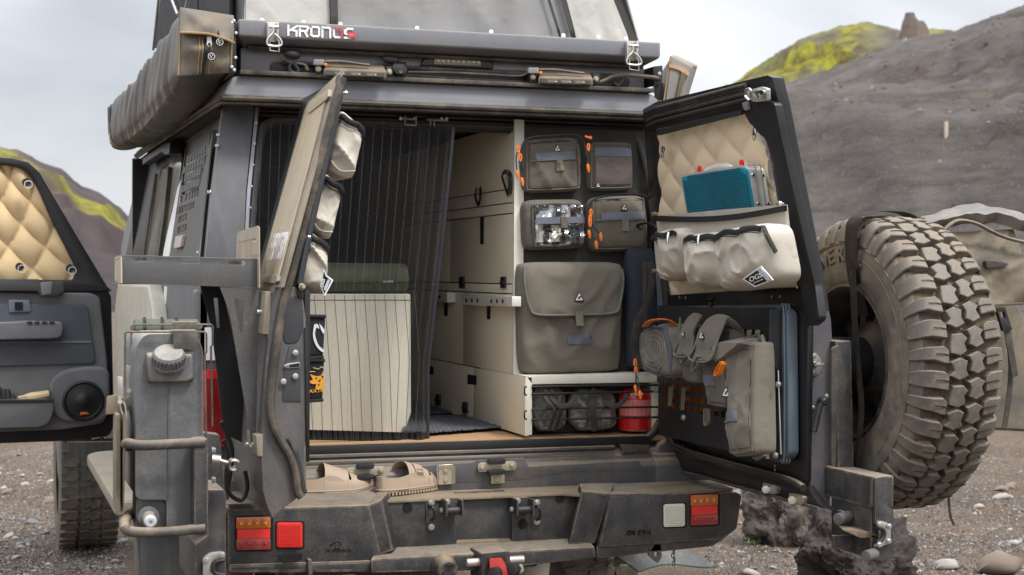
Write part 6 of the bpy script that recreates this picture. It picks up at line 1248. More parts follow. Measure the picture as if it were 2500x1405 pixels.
bm = B(); tube(bm, cr(P(RD(.16), [(1566, 562), (1556, 552), (1578, 545), (1598, 551), (1604, 560)]), 4), .007, 6, flat=.3); O('grab_loop', bm, zipm, og)
Fp = RD(.229)
bm = B(); pp(bm, Fp, [(1812, 682), (1857, 650), (1887, 684), (1843, 702)], (.003, 0, 0)); pt = O('patch', bm, white, og, bev=.0006)
bm = B(); pp(bm, RD(.2305), [(1817, 682), (1857, 654), (1882, 683), (1844, 698)], (.003, 0, 0)); O('patch_field', bm, dec, pt)
bm = B(); pp(bm, RD(.232), [(1848, 660), (1857, 655), (1880, 684), (1873, 687)], (.002, 0, 0)); O('patch_stripes', bm, M('pale_hatch', (.5, .52, .6), .7), pt)
textp('lettering', 'OGS', white, pt, RD(.2325), (1831, 690), (1862, 676), 10, off=.012)
textp('lettering', 'OVERLAND GEAR', white, pt, RD(.2325), (1840, 693), (1863, 683), 2)
for x, y in ((1605, 523), (1911, 498), (1603, 662), (1944, 668)):
    bm = B(); lathe(bm, RD(.06)(x, y), (-1, -.3, 0), [(.005, 0), (.005, .01), (.009, .013), (.007, .019), (0, .02)], 12); O('hook_stud', bm, steel, og)
# briefcase
bc = thing('game_case', 'slim aluminium case with teal patterned face tucked behind the grey organiser', 'case')
def cs_fn(o=0): return RD(-.015 + o)
oc = rnd([(1660, 430), (1828, 402), (1848, 408), (1886, 560), (1692, 590)], 14)
oc = rnd([(1660, 428, 10), (1826, 401, 22), (1848, 540, 3), (1682, 560, 3)], 10)
bm = B(); prism(bm, P(cs_fn(.07), oc), (.05, 0, 0)); cb = O('case_shell', bm, alu, bc, bev=.004, seg=3)
bm = B(); prism(bm, P(cs_fn(.0785), rnd([(1664, 433, 6), (1820, 409, 12), (1842, 540, 3), (1685, 560, 3)], 8)), (.009, 0, 0)); O('case_face', bm, teal, bc)
bm = B(); K_ = cs_fn(.079)
for i in range(24):
    for j in range(22):
        u, v = i / 24, j / 22 * 1.0; q = [(1664, 433), (1820, 409), (1842, 540), (1685, 560)]
        x = (1 - v) * (q[0][0] * (1 - u) + q[1][0] * u) + v * (q[3][0] * (1 - u) + q[2][0] * u); y = (1 - v) * (q[0][1] * (1 - u) + q[1][1] * u) + v * (q[3][1] * (1 - u) + q[2][1] * u)
        if v < .06 and (u < .05 or u > .9) or u > .955 and v < .1: continue
        for a_, b_ in (((x, y), (x + 6.4, y - 1)), ((x, y), (x + 3.5, y + 5)), ((x + 6.4, y - 1), (x + 3.5, y + 5))):
            pts = [K_(*a_), K_(*b_)]; d = (pts[1] - pts[0]).normalized().cross(V((1, 0, 0))) * .00085
            vs = [bm.verts.new(p) for p in (pts[0] + d, pts[1] + d, pts[1] - d, pts[0] - d)]; bm.faces.new(vs)
O('face_pattern', bm, navy_ln, bc, rec=False)['kind'] = 'stuff'
tp = P(cs_fn(.07), [(1826, 401), (1848, 540)])
for off in (.016, .034):
    bm = B(); tube(bm, [p + V((off, -.004, 0)) for p in cr(P(cs_fn(.07), [(1800, 406), (1822, 404), (1831, 418), (1848, 540)]), 4)], .0018, 6); O('case_groove', bm, M('case_shadow_line', (.3, .29, .27), .5) if off < .02 else bpy.data.materials['case_shadow_line'], bc)
for x, y in ((1833, 428), (1846, 497)):
    for off in (.008, .04):
        bm = B(); c = cs_fn(.07)(x - 2, y) + V((off, -.003, 0)); lathe(bm, c, (.1, -1, 0), [(.0065, 0), (.005, .004), (0, .0055)], 14); O('rivet', bm, steel, bc)
bm = B(); tube(bm, cr([cs_fn(.04)(1720, 421), cs_fn(.04)(1728, 413), cs_fn(.045)(1750, 407), cs_fn(.045)(1775, 405), cs_fn(.04)(1788, 410)], 5), .004, 8, flat=1.6); O('handle', bm, M('white_handle', (.7, .68, .64), .5), bc)
rk = M('red_clasp', (.8, .02, .015), .4)
for x, y in ((1708, 416), (1811, 401)):
    bm = B(); c = cs_fn(.05)(x, y); lathe(bm, c + V((0, .0, .002)), (-1, 0, 0), [(.011, -.003), (.012, 0), (.011, .003), (0, .003)], 18); pp(bm, cs_fn(.05), [(x - 14, y + 5), (x + 8, y + 2), (x + 8, y + 5), (x - 14, y + 8)], (.02, 0, 0)); O('clasp', bm, rk, bc, bev=.0006)
# pouches on the slotted plate
def dp(root, quad, o, dep, mat, dy=0, **k):
    d = V((-dep, dy, 0)); bm = B(); g = cushion(bm, shift(P(RD(o + dep), quad), (-dep, 0, 0)), d, **({'rc': .06, 'p': 3.5, 'edge': .6, 'w': .012, 'ws': 10, 'nu': 26, 'nv': 30} | k)); O('pouch_body', bm, mat, root, sm=60); return g
m1 = thing('round_mesh_pouch', 'grey pouch with round mesh front and orange carry strap on the slotted plate', 'pouch')
g = dp(m1, [(1556, 806), (1628, 786), (1640, 930), (1562, 905)], .10, .10, olive, -.0, rc=.16, p=4, edge=.85, seed=4)
decal(m1, 'mesh_front', g, .06, .06, .93, .93, M('fine_grey_mesh', (.17, .155, .135), .5, weave=1, bs=60, col2=(.09, .08, .07), ns=60), XM, .004, 14)
nd = V(XM); bm = B()
for r_, n in ((.40, 30), (.31, 26), (.22, 22)): tube(bm, [g(.5 + r_ * math.cos(i * 6.2832 / n), .5 + r_ * math.sin(i * 6.2832 / n)) + nd * .0045 for i in range(n)], .0016, 5, closed=True)
O('mesh_ring', bm, M('pale_mesh_ring', (.26, .245, .21), .5), m1)  # three concentric rings, paler than the mesh front
bm = B(); tube(bm, [g(*p) + nd * .004 for p in [(.04, .1), (.5, .02), (.95, .08), (.985, .5), (.95, .92), (.6, .98), (.1, .95), (.02, .5)]], .0055, 8, closed=True); O('pouch_zip', bm, M('blue_grey_zip', (.09, .095, .125), .7, bump=.5, bs=600), m1)
bm = B(); tube(bm, cr([RD(.20)(1575, 798), RD(.22)(1588, 785), RD(.21)(1612, 780), RD(.18)(1636, 784), RD(.15)(1653, 802), RD(.12)(1656, 818)], 5), .012, 6, flat=.2, up=(0, 0, 1)); O('carry_strap', bm, orange, m1)
pull(m1, [(1550, 886), (1553, 915), (1551, 944)], RD(.26)); pull(m1, [(1552, 905), (1558, 930), (1562, 958)], RD(.26))
m2 = thing('slim_pouch', 'slim olive flap pouch between the mesh pouch and the wider flap pouch', 'pouch')
g = dp(m2, [(1656, 800), (1682, 792), (1690, 938), (1658, 932)], .10, .055, olive, seed=6)
def flp(root, quad, lab='flap'):
    bm = B(); surf(bm, lambda u, v: bil(quad, u, v) + V((-.012 * math.sin(math.pi * min(1, v * 1.3)) - .006, -.004, .012 * math.sin(math.pi * u) * (v < .1))), 10, 14, (.006, 0, 0)); return O(lab, bm, olive, root, sm=60)
Fa = RD(.175); a = P(Fa, [(1660, 776), (1692, 772), (1688, 868), (1652, 866)]); a[0] += V((.03, 0, 0)); a[1] += V((.03, 0, 0)); fo = flp(m2, a)
bm = B(); tube(bm, [p + V((-.012, -.006, 0)) for p in cr([a[0] + V((-.02, 0, 0)), a[3].lerp(a[0], .4), a[3], a[2], a[2].lerp(a[1], .5)], 4)], .003, 6); O('flap_binding', bm, trim_g, fo)
tri_logo(fo, lambda u, v: bil(a, .45, .45) + V((-.018, 0, 0)), 0, 0, .009, (-1, -.5, 0), V((.3, -1, 0)))
decal(m2, 'velcro_patch', g, .5, .5, 1.0, .68, velcro, XM, .004)
bm = B(); tube(bm, cr(P(RD(.18), [(1668, 862), (1662, 878), (1666, 886), (1674, 872)]), 4), .006, 6, flat=.3); O('pull_tab', bm, moss_web, m2)
m3 = thing('flap_pouch', 'wide olive flap pouch gaping open at its top behind the tall roll-top bag', 'pouch')
g = dp(m3, [(1700, 812), (1765, 800), (1770, 1000), (1712, 992)], .10, .07, olive, seed=7, w=.016)
a = P(RD(.20), [(1702, 780), (1756, 775), (1740, 880), (1692, 878)]); a[0] += V((.035, 0, 0)); a[1] += V((.035, 0, 0)); fo = flp(m3, a)
bm = B(); tube(bm, [p + V((-.014, -.006, 0)) for p in cr([a[3].lerp(a[0], .8), a[3].lerp(a[0], .3), a[3], a[2], a[2].lerp(a[1], .5), a[1]], 4)], .0035, 6); O('flap_binding', bm, trim_g, fo)
tri_logo(fo, lambda u, v: bil(a, .35, .42) + V((-.02, 0, 0)), 0, 0, .013, (-1, -.5, 0), V((.3, -1, 0)))
bm = B(); tube(bm, cr([RD(.15)(1745, 788), RD(.15)(1765, 782), RD(.14)(1788, 790), RD(.12)(1802, 806), RD(.11)(1804, 826)], 4), .014, 6, flat=.2, up=(1, 0, 0)); O('flap_side', bm, olive, m3)
piping(m3, g, .03); decal(m3, 'velcro_patch', g, .06, .58, .55, .72, velcro, XM, .004)
bm = B(); tube(bm, cr(P(RD(.215), [(1706, 870), (1694, 892), (1692, 905), (1702, 898), (1710, 878)]), 4), .008, 6, flat=.3); O('pull_tab', bm, moss_web, m3)
bm = B(); tube(bm, cr(P(RD(.13), [(1722, 998), (1721, 1030), (1724, 1040), (1730, 1030), (1730, 1000)]), 4), .007, 6, flat=.3); O('hanging_webbing', bm, moss_web, m3)
m4 = thing('roll_top_bag', 'tall olive roll-top bag with orange tab hanging nearest the door edge', 'bag')
g = dp(m4, [(1748, 850), (1812, 832), (1818, 1112), (1758, 1118)], .09, .10, olive_lt, seed=9, w=.024, ws=7, nu=34, nv=44, p=3)
bm = B(); hull(bm, [*P(RD(.20), [(1735, 852), (1752, 838), (1800, 838), (1745, 884)]), *P(RD(.10), [(1758, 830), (1858, 818), (1868, 850), (1800, 884)]), *P(RD(.19), [(1762, 880)])])
bmesh.ops.subdivide_edges(bm, edges=bm.edges, cuts=3, use_grid_fill=True)
for v in bm.verts: v.co += V((-1, -.3, 0)) * (.012 * wr(v.co, 12, 3) - .004)
O('rolled_top', bm, olive_lt, m4, sm=60)
bm = B(); tube(bm, cr([RD(.20)(1736, 852), RD(.19)(1760, 838), RD(.16)(1800, 834), RD(.12)(1850, 818)], 4), .004, 6); O('top_binding', bm, M('dark_binding', (.05, .055, .05), .7), m4)
bm = B(); tube(bm, P(RD(.11), [(1860, 820), (1872, 860), (1873, 1120)]), .006, 6); O('side_binding', bm, trim_g, m4)
piping(m4, g, .03); decal(m4, 'velcro_patch', g, .02, .60, .72, .69, velcro, XM, .004); tri_logo(m4, g, .22, .42, .020, (-1, -.4, 0), V((.4, -1, 0)))
bm = B(); tube(bm, cr(P(RD(.215), [(1764, 884), (1752, 905), (1749, 918), (1757, 912), (1766, 888)]), 4), .010, 6, flat=.3); O('orange_tab', bm, orange, m4)
bm = B(); pp(bm, RD(.12), [(1854, 1034), (1868, 1036), (1867, 1066), (1853, 1064)], (.003, 0, 0)); lb = O('woven_label', bm, velcro, m4)
F = RD(.1215); text('lettering', 'delta', white, lb, F(1863, 1063), F(1863, 1040) - F(1863, 1063), F(1853, 1063) - F(1863, 1063), .022, off=.03)
bm = B(); hull(bm, [*P(RD(.12), [(1845, 1100), (1874, 1112), (1848, 1126)]), *P(RD(.14), [(1835, 1118)]), *P(RD(.09), [(1850, 1110)])]); O('corner_fold', bm, olive_lt, m4)
wbm = B()
for i, (x, y0, y1) in enumerate(((1637, 944, 992), (1668, 946, 1002), (1601, 944, 958), (1828, 806, 822), (1849, 806, 820))):
    bm = B(); pp(bm, RD(.095), [(x - 5, y0), (x + 6, y0), (x + 4 - (3 if y1 > 990 else 0), y1), (x - 7, y1)], (.003, 0, 0)); o = O('webbing_strap', bm, moss_web, None, bev=.0008)
    tag(o, ['grey-green strap end hanging under the mesh pouch', 'grey-green strap end hanging under the slim pouch', 'short grey-green strap end left of the red canister', 'grey-green strap laced through the plate above the roll-top bag', 'grey-green strap laced nearest the plate edge above the roll-top bag'][i], 'strap')
wbm.free()
# left organiser: three pouches
lo_ = thing('door_organiser', 'grey canvas organiser with three stacked pouches on the left rear door', 'organiser')
for k, q in enumerate(([(836, 262), (895, 312), (868, 440), (806, 408)], [(799, 418), (843, 460), (812, 590), (758, 548)], [(754, 554), (807, 598), (802, 724), (733, 694)])):
    c = [p for p in P(FY(-.60), q)]; c2 = [p + V((-.02, .46, 0)) for p in c]
    bm = B(); g = cushion(bm, c2, (.02, -.46, 0), rc=.10, p=5, edge=.93, w=.018, ws=9, seed=40 + k, nu=28, nv=28); O('pouch', bm, org_fab, lo_, sm=60)
    bm = B(); tube(bm, [g(.02 + .96 * i / 12, .10 + .03 * math.sin(i * .5)) + V((0, -.008, 0)) for i in range(13)] + [g(.985, .12) + V((.012, .1, 0))], .0085, 8, flat=.4, up=(0, -1, 0)); O('zip', bm, zipm, lo_)
    bm = B(); tube(bm, [g(.02 + .96 * i / 12, .19 + .03 * math.sin(i * .5)) + V((0, -.005, 0)) for i in range(13)], .0016, 5); O('stitch_line', bm, black_pl, lo_)
    if k < 2: bm = B(); tube(bm, [g(.04 + .9 * i / 10, .90 + .06 * math.sin(i * .4)) + V((0, -.006, 0)) for i in range(11)], .002, 5); O('fold_seam', bm, org_fab, lo_)
F = FY(-.632)
bm = B(); pp(bm, F, [(790, 656), (796, 671), (814, 684), (793, 724), (782, 698)], (0, .003, 0)); pt = O('patch', bm, white, lo_)
bm = B(); pp(bm, FY(-.6335), [(791, 662), (795, 674), (809, 686), (793, 717), (785, 698)], (0, .003, 0)); O('patch_field', bm, dec, pt)
bm = B(); pp(bm, FY(-.635), [(801, 682), (806, 686), (795, 712), (790, 706)], (0, .002, 0)); O('patch_stripes', bm, bpy.data.materials['pale_hatch'], pt)
F = FY(-.6352); text('lettering', 'OGS', white, pt, F(789, 703), F(794, 678) - F(789, 703), F(784, 700) - F(789, 703), .012, off=.03)
# neoprene covers on the inner left door
for k, (q, lab) in enumerate(([[(748, 772), (796, 773), (790, 872), (750, 876)], 'upper black neoprene cover with white brush mark on the left rear door'], [[(750, 880), (793, 881), (789, 977), (752, 980)], 'lower black neoprene cover with orange beast print on the left rear door'])):
    t = thing('neoprene_cover', lab, 'cover'); F = FY(-.30)
    bm = B(); c = P(F, q); cushion(bm, [p + V((0, .05, 0)) for p in c], (0, -.05, 0), rc=.03, p=8, edge=.8); O('sleeve', bm, neo, t, sm=60)
    for j in (0, 1):
        bm = B(); tube(bm, [P(FY(-.302), [q[0], q[3]][j:j + 1])[0], P(FY(-.302), [q[1], q[2]][j:j + 1])[0]], .005, 6); O('bound_edge', bm, zipm, t)
    W = FY(-.3035)
    if k == 0:
        bm = B(); pp(bm, W, cr([(767, 793), (773, 791), (778, 796), (779, 804), (773, 800), (769, 815), (773, 832), (780, 846), (790, 854), (790, 861), (780, 855), (770, 842), (764, 822), (765, 806)], 2), (0, .001, 0)); pp(bm, W, [(779, 790), (786, 797), (793, 807), (790, 817), (784, 806)], (0, .001, 0)); O('brush_print', bm, white, t)
    else:
        bm = B(); pp(bm, W, [(752, 932), (764, 928), (757, 914), (772, 919), (783, 918), (790, 906), (790, 948), (778, 951), (770, 950), (772, 938), (762, 938)], (0, .001, 0)); pr = O('beast_print', bm, yellow, t)
        bm = B(); [pp(bm, FY(-.3042), p, (0, .0008, 0)) for p in ([(769, 924), (775, 922), (773, 927)], [(776, 930), (784, 926), (781, 933)], [(775, 940), (781, 937), (779, 943)], [(786, 916), (790, 920), (789, 925), (785, 921)])]; O('print_shadow', bm, neo, pr)
        bm = B(); tube(bm, P(FY(-.304), [(752, 908), (770, 908), (764, 898), (778, 902), (784, 896), (790, 899)]), .0011, 4); O('print_line', bm, M('pale_yellow_print', (.9, .75, .2), .5), t)
        textp('lettering', 'MAXTR', yellow, t, W, (744, 961), (791, 957), 8, off=.02)
# ------------------------------------------------------------------ jerry can in its carrier
FJ = FY(-.98); jc = thing('jerry_can', 'dusty black plastic water can with screw cap and white tap in the left carrier', 'jerry can')
bm = B(); prof_ = [(330, 862), (334, 840), (356, 818), (400, 810), (455, 812), (486, 824), (495, 842), (497, 880), (496, 1290), (330, 1290), (331, 930)]
bp2 = rnd([(330, 850, 20), (352, 816, 20), (476, 814, 20), (496, 850, 20), (497, 1296, 4), (407, 1296, 2), (407, 1221, 8), (342, 1221, 10), (330, 1212, 6)], 8)
pp(bm, FJ, bp2, (0, .34, 0)); O('can_body', bm, jerry_m, jc, bev=.014, seg=4)
bm = B(); pp(bm, FY(-.955), rnd([(332, 1215), (410, 1215), (410, 1294), (332, 1294)], 4), (0, .1, 0)); O('tap_recess', bm, jerry_m, jc, bev=.004)
bm = B(); hull(bm, [*P(FY(-1.005), rnd([(358, 868), (470, 866), (470, 925), (458, 932), (366, 934)], 10)), *P(FY(-.94), rnd([(350, 850), (478, 850), (482, 935), (345, 938)], 10))]); O('neck_shoulder', bm, jerry_m, jc, bev=.012, seg=4)
bm = B(); tube(bm, P(FY(-.983), [(413, 935), (411, 1060), (410, 1220)]), .0015, 6); O('mould_seam', bm, jerry_m, jc)
c = FY(-1.0)(412, 880); ax = V((-.05, -.55, .85)).normalized(); bm = B(); lathe(bm, c - ax * .006, ax, [(.040, -.006), (.040, 0), (.0385, .002), (.0385, .024), (.034, .03), (0, .031)], 36); cap = O('screw_cap', bm, jerry_m, jc)
bm = B(); _, u_, w_ = frame_of(ax)
for i in range(24): a = i * 6.2832 / 24; box(bm, c + ax * .006 + (u_ * math.cos(a) + w_ * math.sin(a)) * .0385, (.003, .003, .02), Matrix((u_ * math.cos(a) + w_ * math.sin(a), -u_ * math.sin(a) + w_ * math.cos(a), ax)).transposed())
O('cap_grip', bm, jerry_m, cap)['kind'] = 'stuff'
c = FY(-.965)(362, 1262); wt = M('white_tap_plastic', (.62, .62, .64), .4)
bm = B(); lathe(bm, c, (0, -1, 0), [(.026, 0), (.026, .008), (.021, .01), (0, .01)], 24); O('tap_ring', bm, jerry_m, jc)
bm = B(); lathe(bm, c + V((0, -.008, 0)), (0.02, -1, -.15), [(.016, 0), (.0165, .022), (0, .022)], 20); tp2 = O('tap_barrel', bm, M('dusty_tap', (.36, .31, .24), .7), jc)
bm = B(); lathe(bm, c + V((.001, -.028, -.004)), (0.02, -1, -.15), [(.014, 0), (.0155, .004), (.0155, .015), (.012, .018), (.005, .018), (.005, .012), (0, .012)], 12); O('tap_knob', bm, wt, jc)
# wire frames and tubes of the carrier
def wf(y, dx, dyp, nm):
    F = FY(y); bm = B(); tube(bm, [F(305 + dx, 1010 + dyp), F(305 + dx, 815 + dyp), F(309 + dx, 811 + dyp), F(500 + dx, 811 + dyp), F(504 + dx, 815 + dyp), F(504 + dx, 860 + dyp), F(500 + dx, 866 + dyp), F(503 + dx, 1060 + dyp)], .0028, 6); return O(nm, bm, tubem, car)
w1 = wf(-1.0, 0, 0, 'wire_hoop'); w2 = wf(-.84, 15, -18, 'wire_hoop')
for (y, x0, x1, ya, yb, m_) in ((-1.005, 422, 482, 810, 854, tubem), (-.85, 424, 480, 789, 812, tubem)):
    bm = B(); pp(bm, FY(y), rnd([(x0, ya), (x1, ya - 1), (x1 + 1, yb), (x0 + 3, yb)], 3), (0, .004, 0)); bx(bm, FY(y)(x0, ya), FY(y)(x1, ya) + V((0, .06, .003))); O('hold_down_plate', bm, m_, car, bev=.001)
gb2 = thing('rolled_mat', 'grey-green padded roll strapped in the carrier behind the water can', 'rolled mat')
bm = B(); tube(bm, [FY(-.72)(325, 808), FY(-.72)(330, 800), FY(-.72)(480, 800), FY(-.72)(488, 806)], [.012, .022, .022, .012], 12); O('roll', bm, M('grey_green_pad', (.10, .115, .085), .8), gb2)
for x in (352, 395, 430):
    bm = B(); tube(bm, [FY(-.72)(x, 800) + V((0, math.cos(i * .785) * .024, math.sin(i * .785) * .024)) for i in range(8)], .004, 6, closed=True); O('strap', bm, black_pl, gb2)
bm = B(); tube(bm, cr([FY(-.70)(318, 1092), FY(-.9)(306, 1088), FY(-1.03)(312, 1083), FY(-1.045)(345, 1088), FY(-1.045)(420, 1085), FY(-1.045)(500, 1081)], 5), .0125, 12); cr1 = O('carrier_tube', bm, tubem, car)
bm = B(); tube(bm, cr([FY(-.70)(322, 1248), FY(-.9)(312, 1262), FY(-1.03)(304, 1282), FY(-1.045)(318, 1298), FY(-1.045)(400, 1300), FY(-1.045)(500, 1290)], 5), .0125, 12); O('carrier_tube', bm, tubem, car)
bm = B(); pp(bm, FY(-1.05), rnd([(474, 1075), (508, 1072), (509, 1302), (503, 1309), (474, 1308)], 5), (0, .3, 0)); O('carrier_upright', bm, steel_bk, car, bev=.003)
bm = B(); pp(bm, FX(FJ(300, 1100).x), [(286, 1012), (305, 1008), (300, 1250), (283, 1250)], (.003, 0, 0)); pp(bm, FY(-.98), rnd([(284, 1014), (294, 1012), (294, 1246), (283, 1248)], 3), (0, .1, 0)); O('carrier_side', bm, M('olive_dusty_plate', (.16, .14, .10), .6, dust=.6, speck=.3), car, bev=.001)
for y, x, ya in ((-1.0, 292, 935), (-.86, 314, 908)):
    bm = B(); pp(bm, FY(y), rnd([(x - 6, ya - 16), (x + 8, ya - 14), (x + 8, ya + 40), (x - 4, ya + 42)], 3), (0, .003, 0)); tc_ = O('toggle_clamp', bm, zinc, car, bev=.0008)
    bm = B(); tube(bm, cr(P(FY(y - .006), [(x + 4, ya + 45), (x + 2, ya + 60), (x + 8, ya + 78), (x + 16, ya + 86), (x + 14, ya + 60), (x + 8, ya + 46)]), 4), .002, 6); cyl(bm, FY(y - .004)(x + 1, ya + 46), FY(y - .02)(x + 1, ya + 46), .006, 10); O('clamp_hook', bm, zinc, tc_)
bm = B(); hull(bm, [*P(FY(-.9), [(260, 968), (292, 963), (300, 1010), (257, 1013)]), *P(FY(-.85), [(275, 965), (296, 962), (300, 1008), (272, 1010)])]); pp(bm, FY(-.88), [(292, 975), (320, 968), (330, 990), (300, 1012)], (0, .02, 0)); O('plate_lamp', bm, M('dusty_lamp_case', (.25, .20, .14), .7), car, bev=.003)
bm = B(); tube(bm, cr(P(FY(-.9), [(314, 990), (322, 1020), (326, 1050), (318, 1075)]), 4), .004, 6); O('cable', bm, tubem, car)
# left arm with its latch end
bm = B(); pp(bm, FY(-.80), rnd([(480, 1215), (492, 1196), (548, 1196), (552, 1212), (552, 1440), (476, 1440), (476, 1330), (508, 1306), (510, 1230)], 4), (0, .35, 0)); O('left_swing_arm', bm, steel_bk, car, bev=.004)
bm = B(); pp(bm, FY(-.60), rnd([(500, 1058), (536, 1062), (548, 1180), (546, 1200), (500, 1196)], 3), (0, .06, 0)); O('arm_gusset', bm, steel_bk, car, bev=.002)
bm = B(); pp(bm, FY(-.815), rnd([(496, 1362), (512, 1350), (542, 1346), (549, 1356), (548, 1366), (530, 1368), (518, 1378), (516, 1392), (524, 1404), (524, 1440), (496, 1440)], 4), (0, .012, 0)); lp_ = O('latch_plate', bm, zinc, car, bev=.001)
bm = B(); tube(bm, cr(P(FY(-.82), [(548, 1368), (528, 1372), (520, 1386), (526, 1400), (548, 1404)]), 4), .006, 8); O('rubber_liner', bm, black_pl, lp_)
for x, y in ((503, 1368), (541, 1355)): bolt('bolt', zinc, lp_, FY(-.816)(x, y), (0, -1, 0), .007, .006)
bm = B(); cyl(bm, FY(-.86)(516, 1123), FY(-.86)(536, 1125), .0155, 16); cyl(bm, FY(-.86)(536, 1125), FY(-.86)(560, 1132), .006, 12); tube(bm, [FY(-.86)(570, 1134) + V((.012 * math.cos(t), -.004 * math.sin(t), .012 * math.sin(t))) for t in [.5 + i * .4 for i in range(13)]], .0055, 8, flat=1.8, up=(0, 1, 0)); O('tool_clip', bm, M('brushed_clip', (.5, .45, .42), .3, .9), car)
for x, y in ((519, 1100), (519, 1172)): bolt('bolt', zinc, car, FY(-.83)(x, y), (1, -.4, 0), .007, .008)
bm = B(); tube(bm, cr([FY(-.5)(545, 1075), FY(-.5)(556, 1110), FY(-.5)(552, 1160), FY(-.5)(560, 1205), FY(-.5)(590, 1222), FY(-.5)(604, 1190), FY(-.5)(598, 1150)], 5), .006, 8); tube(bm, cr([FY(-.48)(540, 1030), FY(-.48)(566, 1100), FY(-.48)(556, 1190)], 5), .007, 8); O('wiring_loom', bm, black_pl, car)
bm = B(); bx(bm, FY(-.33)(545, 1232), FY(-.25)(606, 1222)); O('arm_hinge', bm, steel_bk, car, bev=.004)
# ------------------------------------------------------------------ sandals
def sandal_make(nm, lab, heel, toe, lift, buckle, seed, tipL=0):
    t = thing(nm, lab, 'sandal'); d = (toe - heel); L = d.length; d.normalize(); s = V((-d.y, d.x, 0)).normalized(); z = V((0, 0, 1))
    def foot(u): return .036 * (1 + .32 * math.sin((u - .2) * 3.6)) * (max(0.0001, 1 - abs(2 * u - 1) ** 5)) ** .5 + .002
    def base(u, w, h): return heel + d * (u * L) + s * (w * foot(u)) + z * (h + lift(u))
    bm = B(); surf(bm, lambda u, a: base(.005 + .99 * u, 1.04 * math.cos(a * 6.2832), .012 + .0115 * math.sin(a * 6.2832)), 40, 16); O('sole', bm, sandal, t, sm=60)
    bm = B()
    for i in range(24):
        u = .03 + .94 * i / 23
        for sd in (-1, 1): box(bm, base(u, sd * 1.02, .004), (.006, .006, .008))
    O('tread_nub', bm, sandal, t)['kind'] = 'stuff'
    bm = B(); surf(bm, lambda u, w: base(.03 + .94 * u, (2 * w - 1) * .92, .026 + .004 * abs(2 * w - 1) ** 3), 30, 8, (0, 0, -.003)); O('insole', bm, sandal_d, t, sm=60)
    rim = lambda u: .016 + .026 * max(0, 1 - u * 1.6) ** .7 + .02 * math.exp(-((u - .42) / .16) ** 2)
    def wl(a, v):
        th = a * 6.28318; u = .5 + .492 * math.cos(th); return base(u, (1.05 - .05 * v) * (1 if math.sin(th) > 0 else -1), .014 + v * rim(u))
    bm = B(); surf(bm, wl, 72, 5, (0, 0, .0015)); O('foot_wall', bm, sandal, t, sm=60)
    bm = B(); tube(bm, [base(.5 + .497 * math.cos(i * 6.28318 / 60), 1.06 * (1 if math.sin(i * 6.28318 / 60 + .001) > 0 else -1), .017) for i in range(60)], .0022, 6, closed=True); O('sole_welt', bm, sandal, t)
    def strap(u0, u1, hgt, nm2, slant=0, hole=None):
        def f(a, v):
            th = math.pi * (1 - a); u = u0 + (u1 - u0) * v + slant * math.sin(th); w = 1.07 * math.cos(th); h = .014 + (hgt(v)) * math.sin(th) ** .75
            return base(u, w, h)
        bm = B(); surf(bm, f, 30, 8, z * -.0035); O(nm2, bm, sandal, t, sm=60); return f
    f1 = strap(.30, .60, lambda v: .086 - .026 * v, 'instep_strap', .05)
    f2 = strap(.66, .95, lambda v: .058 - .024 * v, 'toe_strap', .0)
    bm = B()
    for sd, a0, a1 in (((-1, 0.0, .16), (1, .84, 1.0)) ):
        surf(bm, lambda q, v: (lambda A, Bv: A.lerp(Bv, v))(f1(a0 + (a1 - a0) * q, 1), f2(a0 + (a1 - a0) * q, 0)), 5, 4, z * -.003)
    O('side_bridge', bm, sandal, t, sm=60)
    for f in (f1, f2):
        bm = B(); sl2 = buckle
        surf(bm, lambda q, v: f(sl2 + .20 * (q - .5), .3 + .42 * v) + (f(sl2, .5) - base(.5, 0, .02)).normalized() * .005, 6, 3, z * -.003); bk_ = O('buckle_strap', bm, sandal, t, bev=.0008)
        c = f(sl2 - .1, .5) + (f(sl2, .5) - base(.5, 0, .02)).normalized() * .006
        bm = B(); e1 = (f(sl2 - .1, .75) - f(sl2 - .1, .25)).normalized() * .013; e2 = (f(sl2 - .02, .5) - f(sl2 - .14, .5)).normalized() * .008
        tube(bm, [c + e1 + e2, c + e1 - e2, c - e1 - e2, c - e1 + e2], .0014, 6, closed=True); O('buckle', bm, M('beige_buckle_' + nm[-1] + str(seed) + ('a' if f is f1 else 'b'), (.33, .23, .17), .5), bk_)
    return t, base
zb = .757
s1, b1_ = sandal_make('sandal', 'beige foam sandal at the left, partly behind the open left door', FZ(zb)(720, 1216), FZ(zb)(908, 1204), lambda u: .004 + .012 * max(0, u - .7) / .3, .80, 1)
h2, t2 = FZ(zb)(920, 1212), FZ(zb)(1070, 1186)
s2, b2_ = sandal_make('sandal', 'beige foam sandal with two buckles showing, right of its mate', h2 + V((0, -.02, 0)), t2 + V((0, -.035, 0)), lambda u: .004 + .010 * max(0, u - .7) / .3, .28, 2)
F = FY(-.285); text('lettering', 'BIRKENSTOCK', sandal_d, s1, b1_(.30, -1.04, .020), b1_(.6, -1.04, .02) - b1_(.30, -1.04, .02), (0, 0, 1), .010)
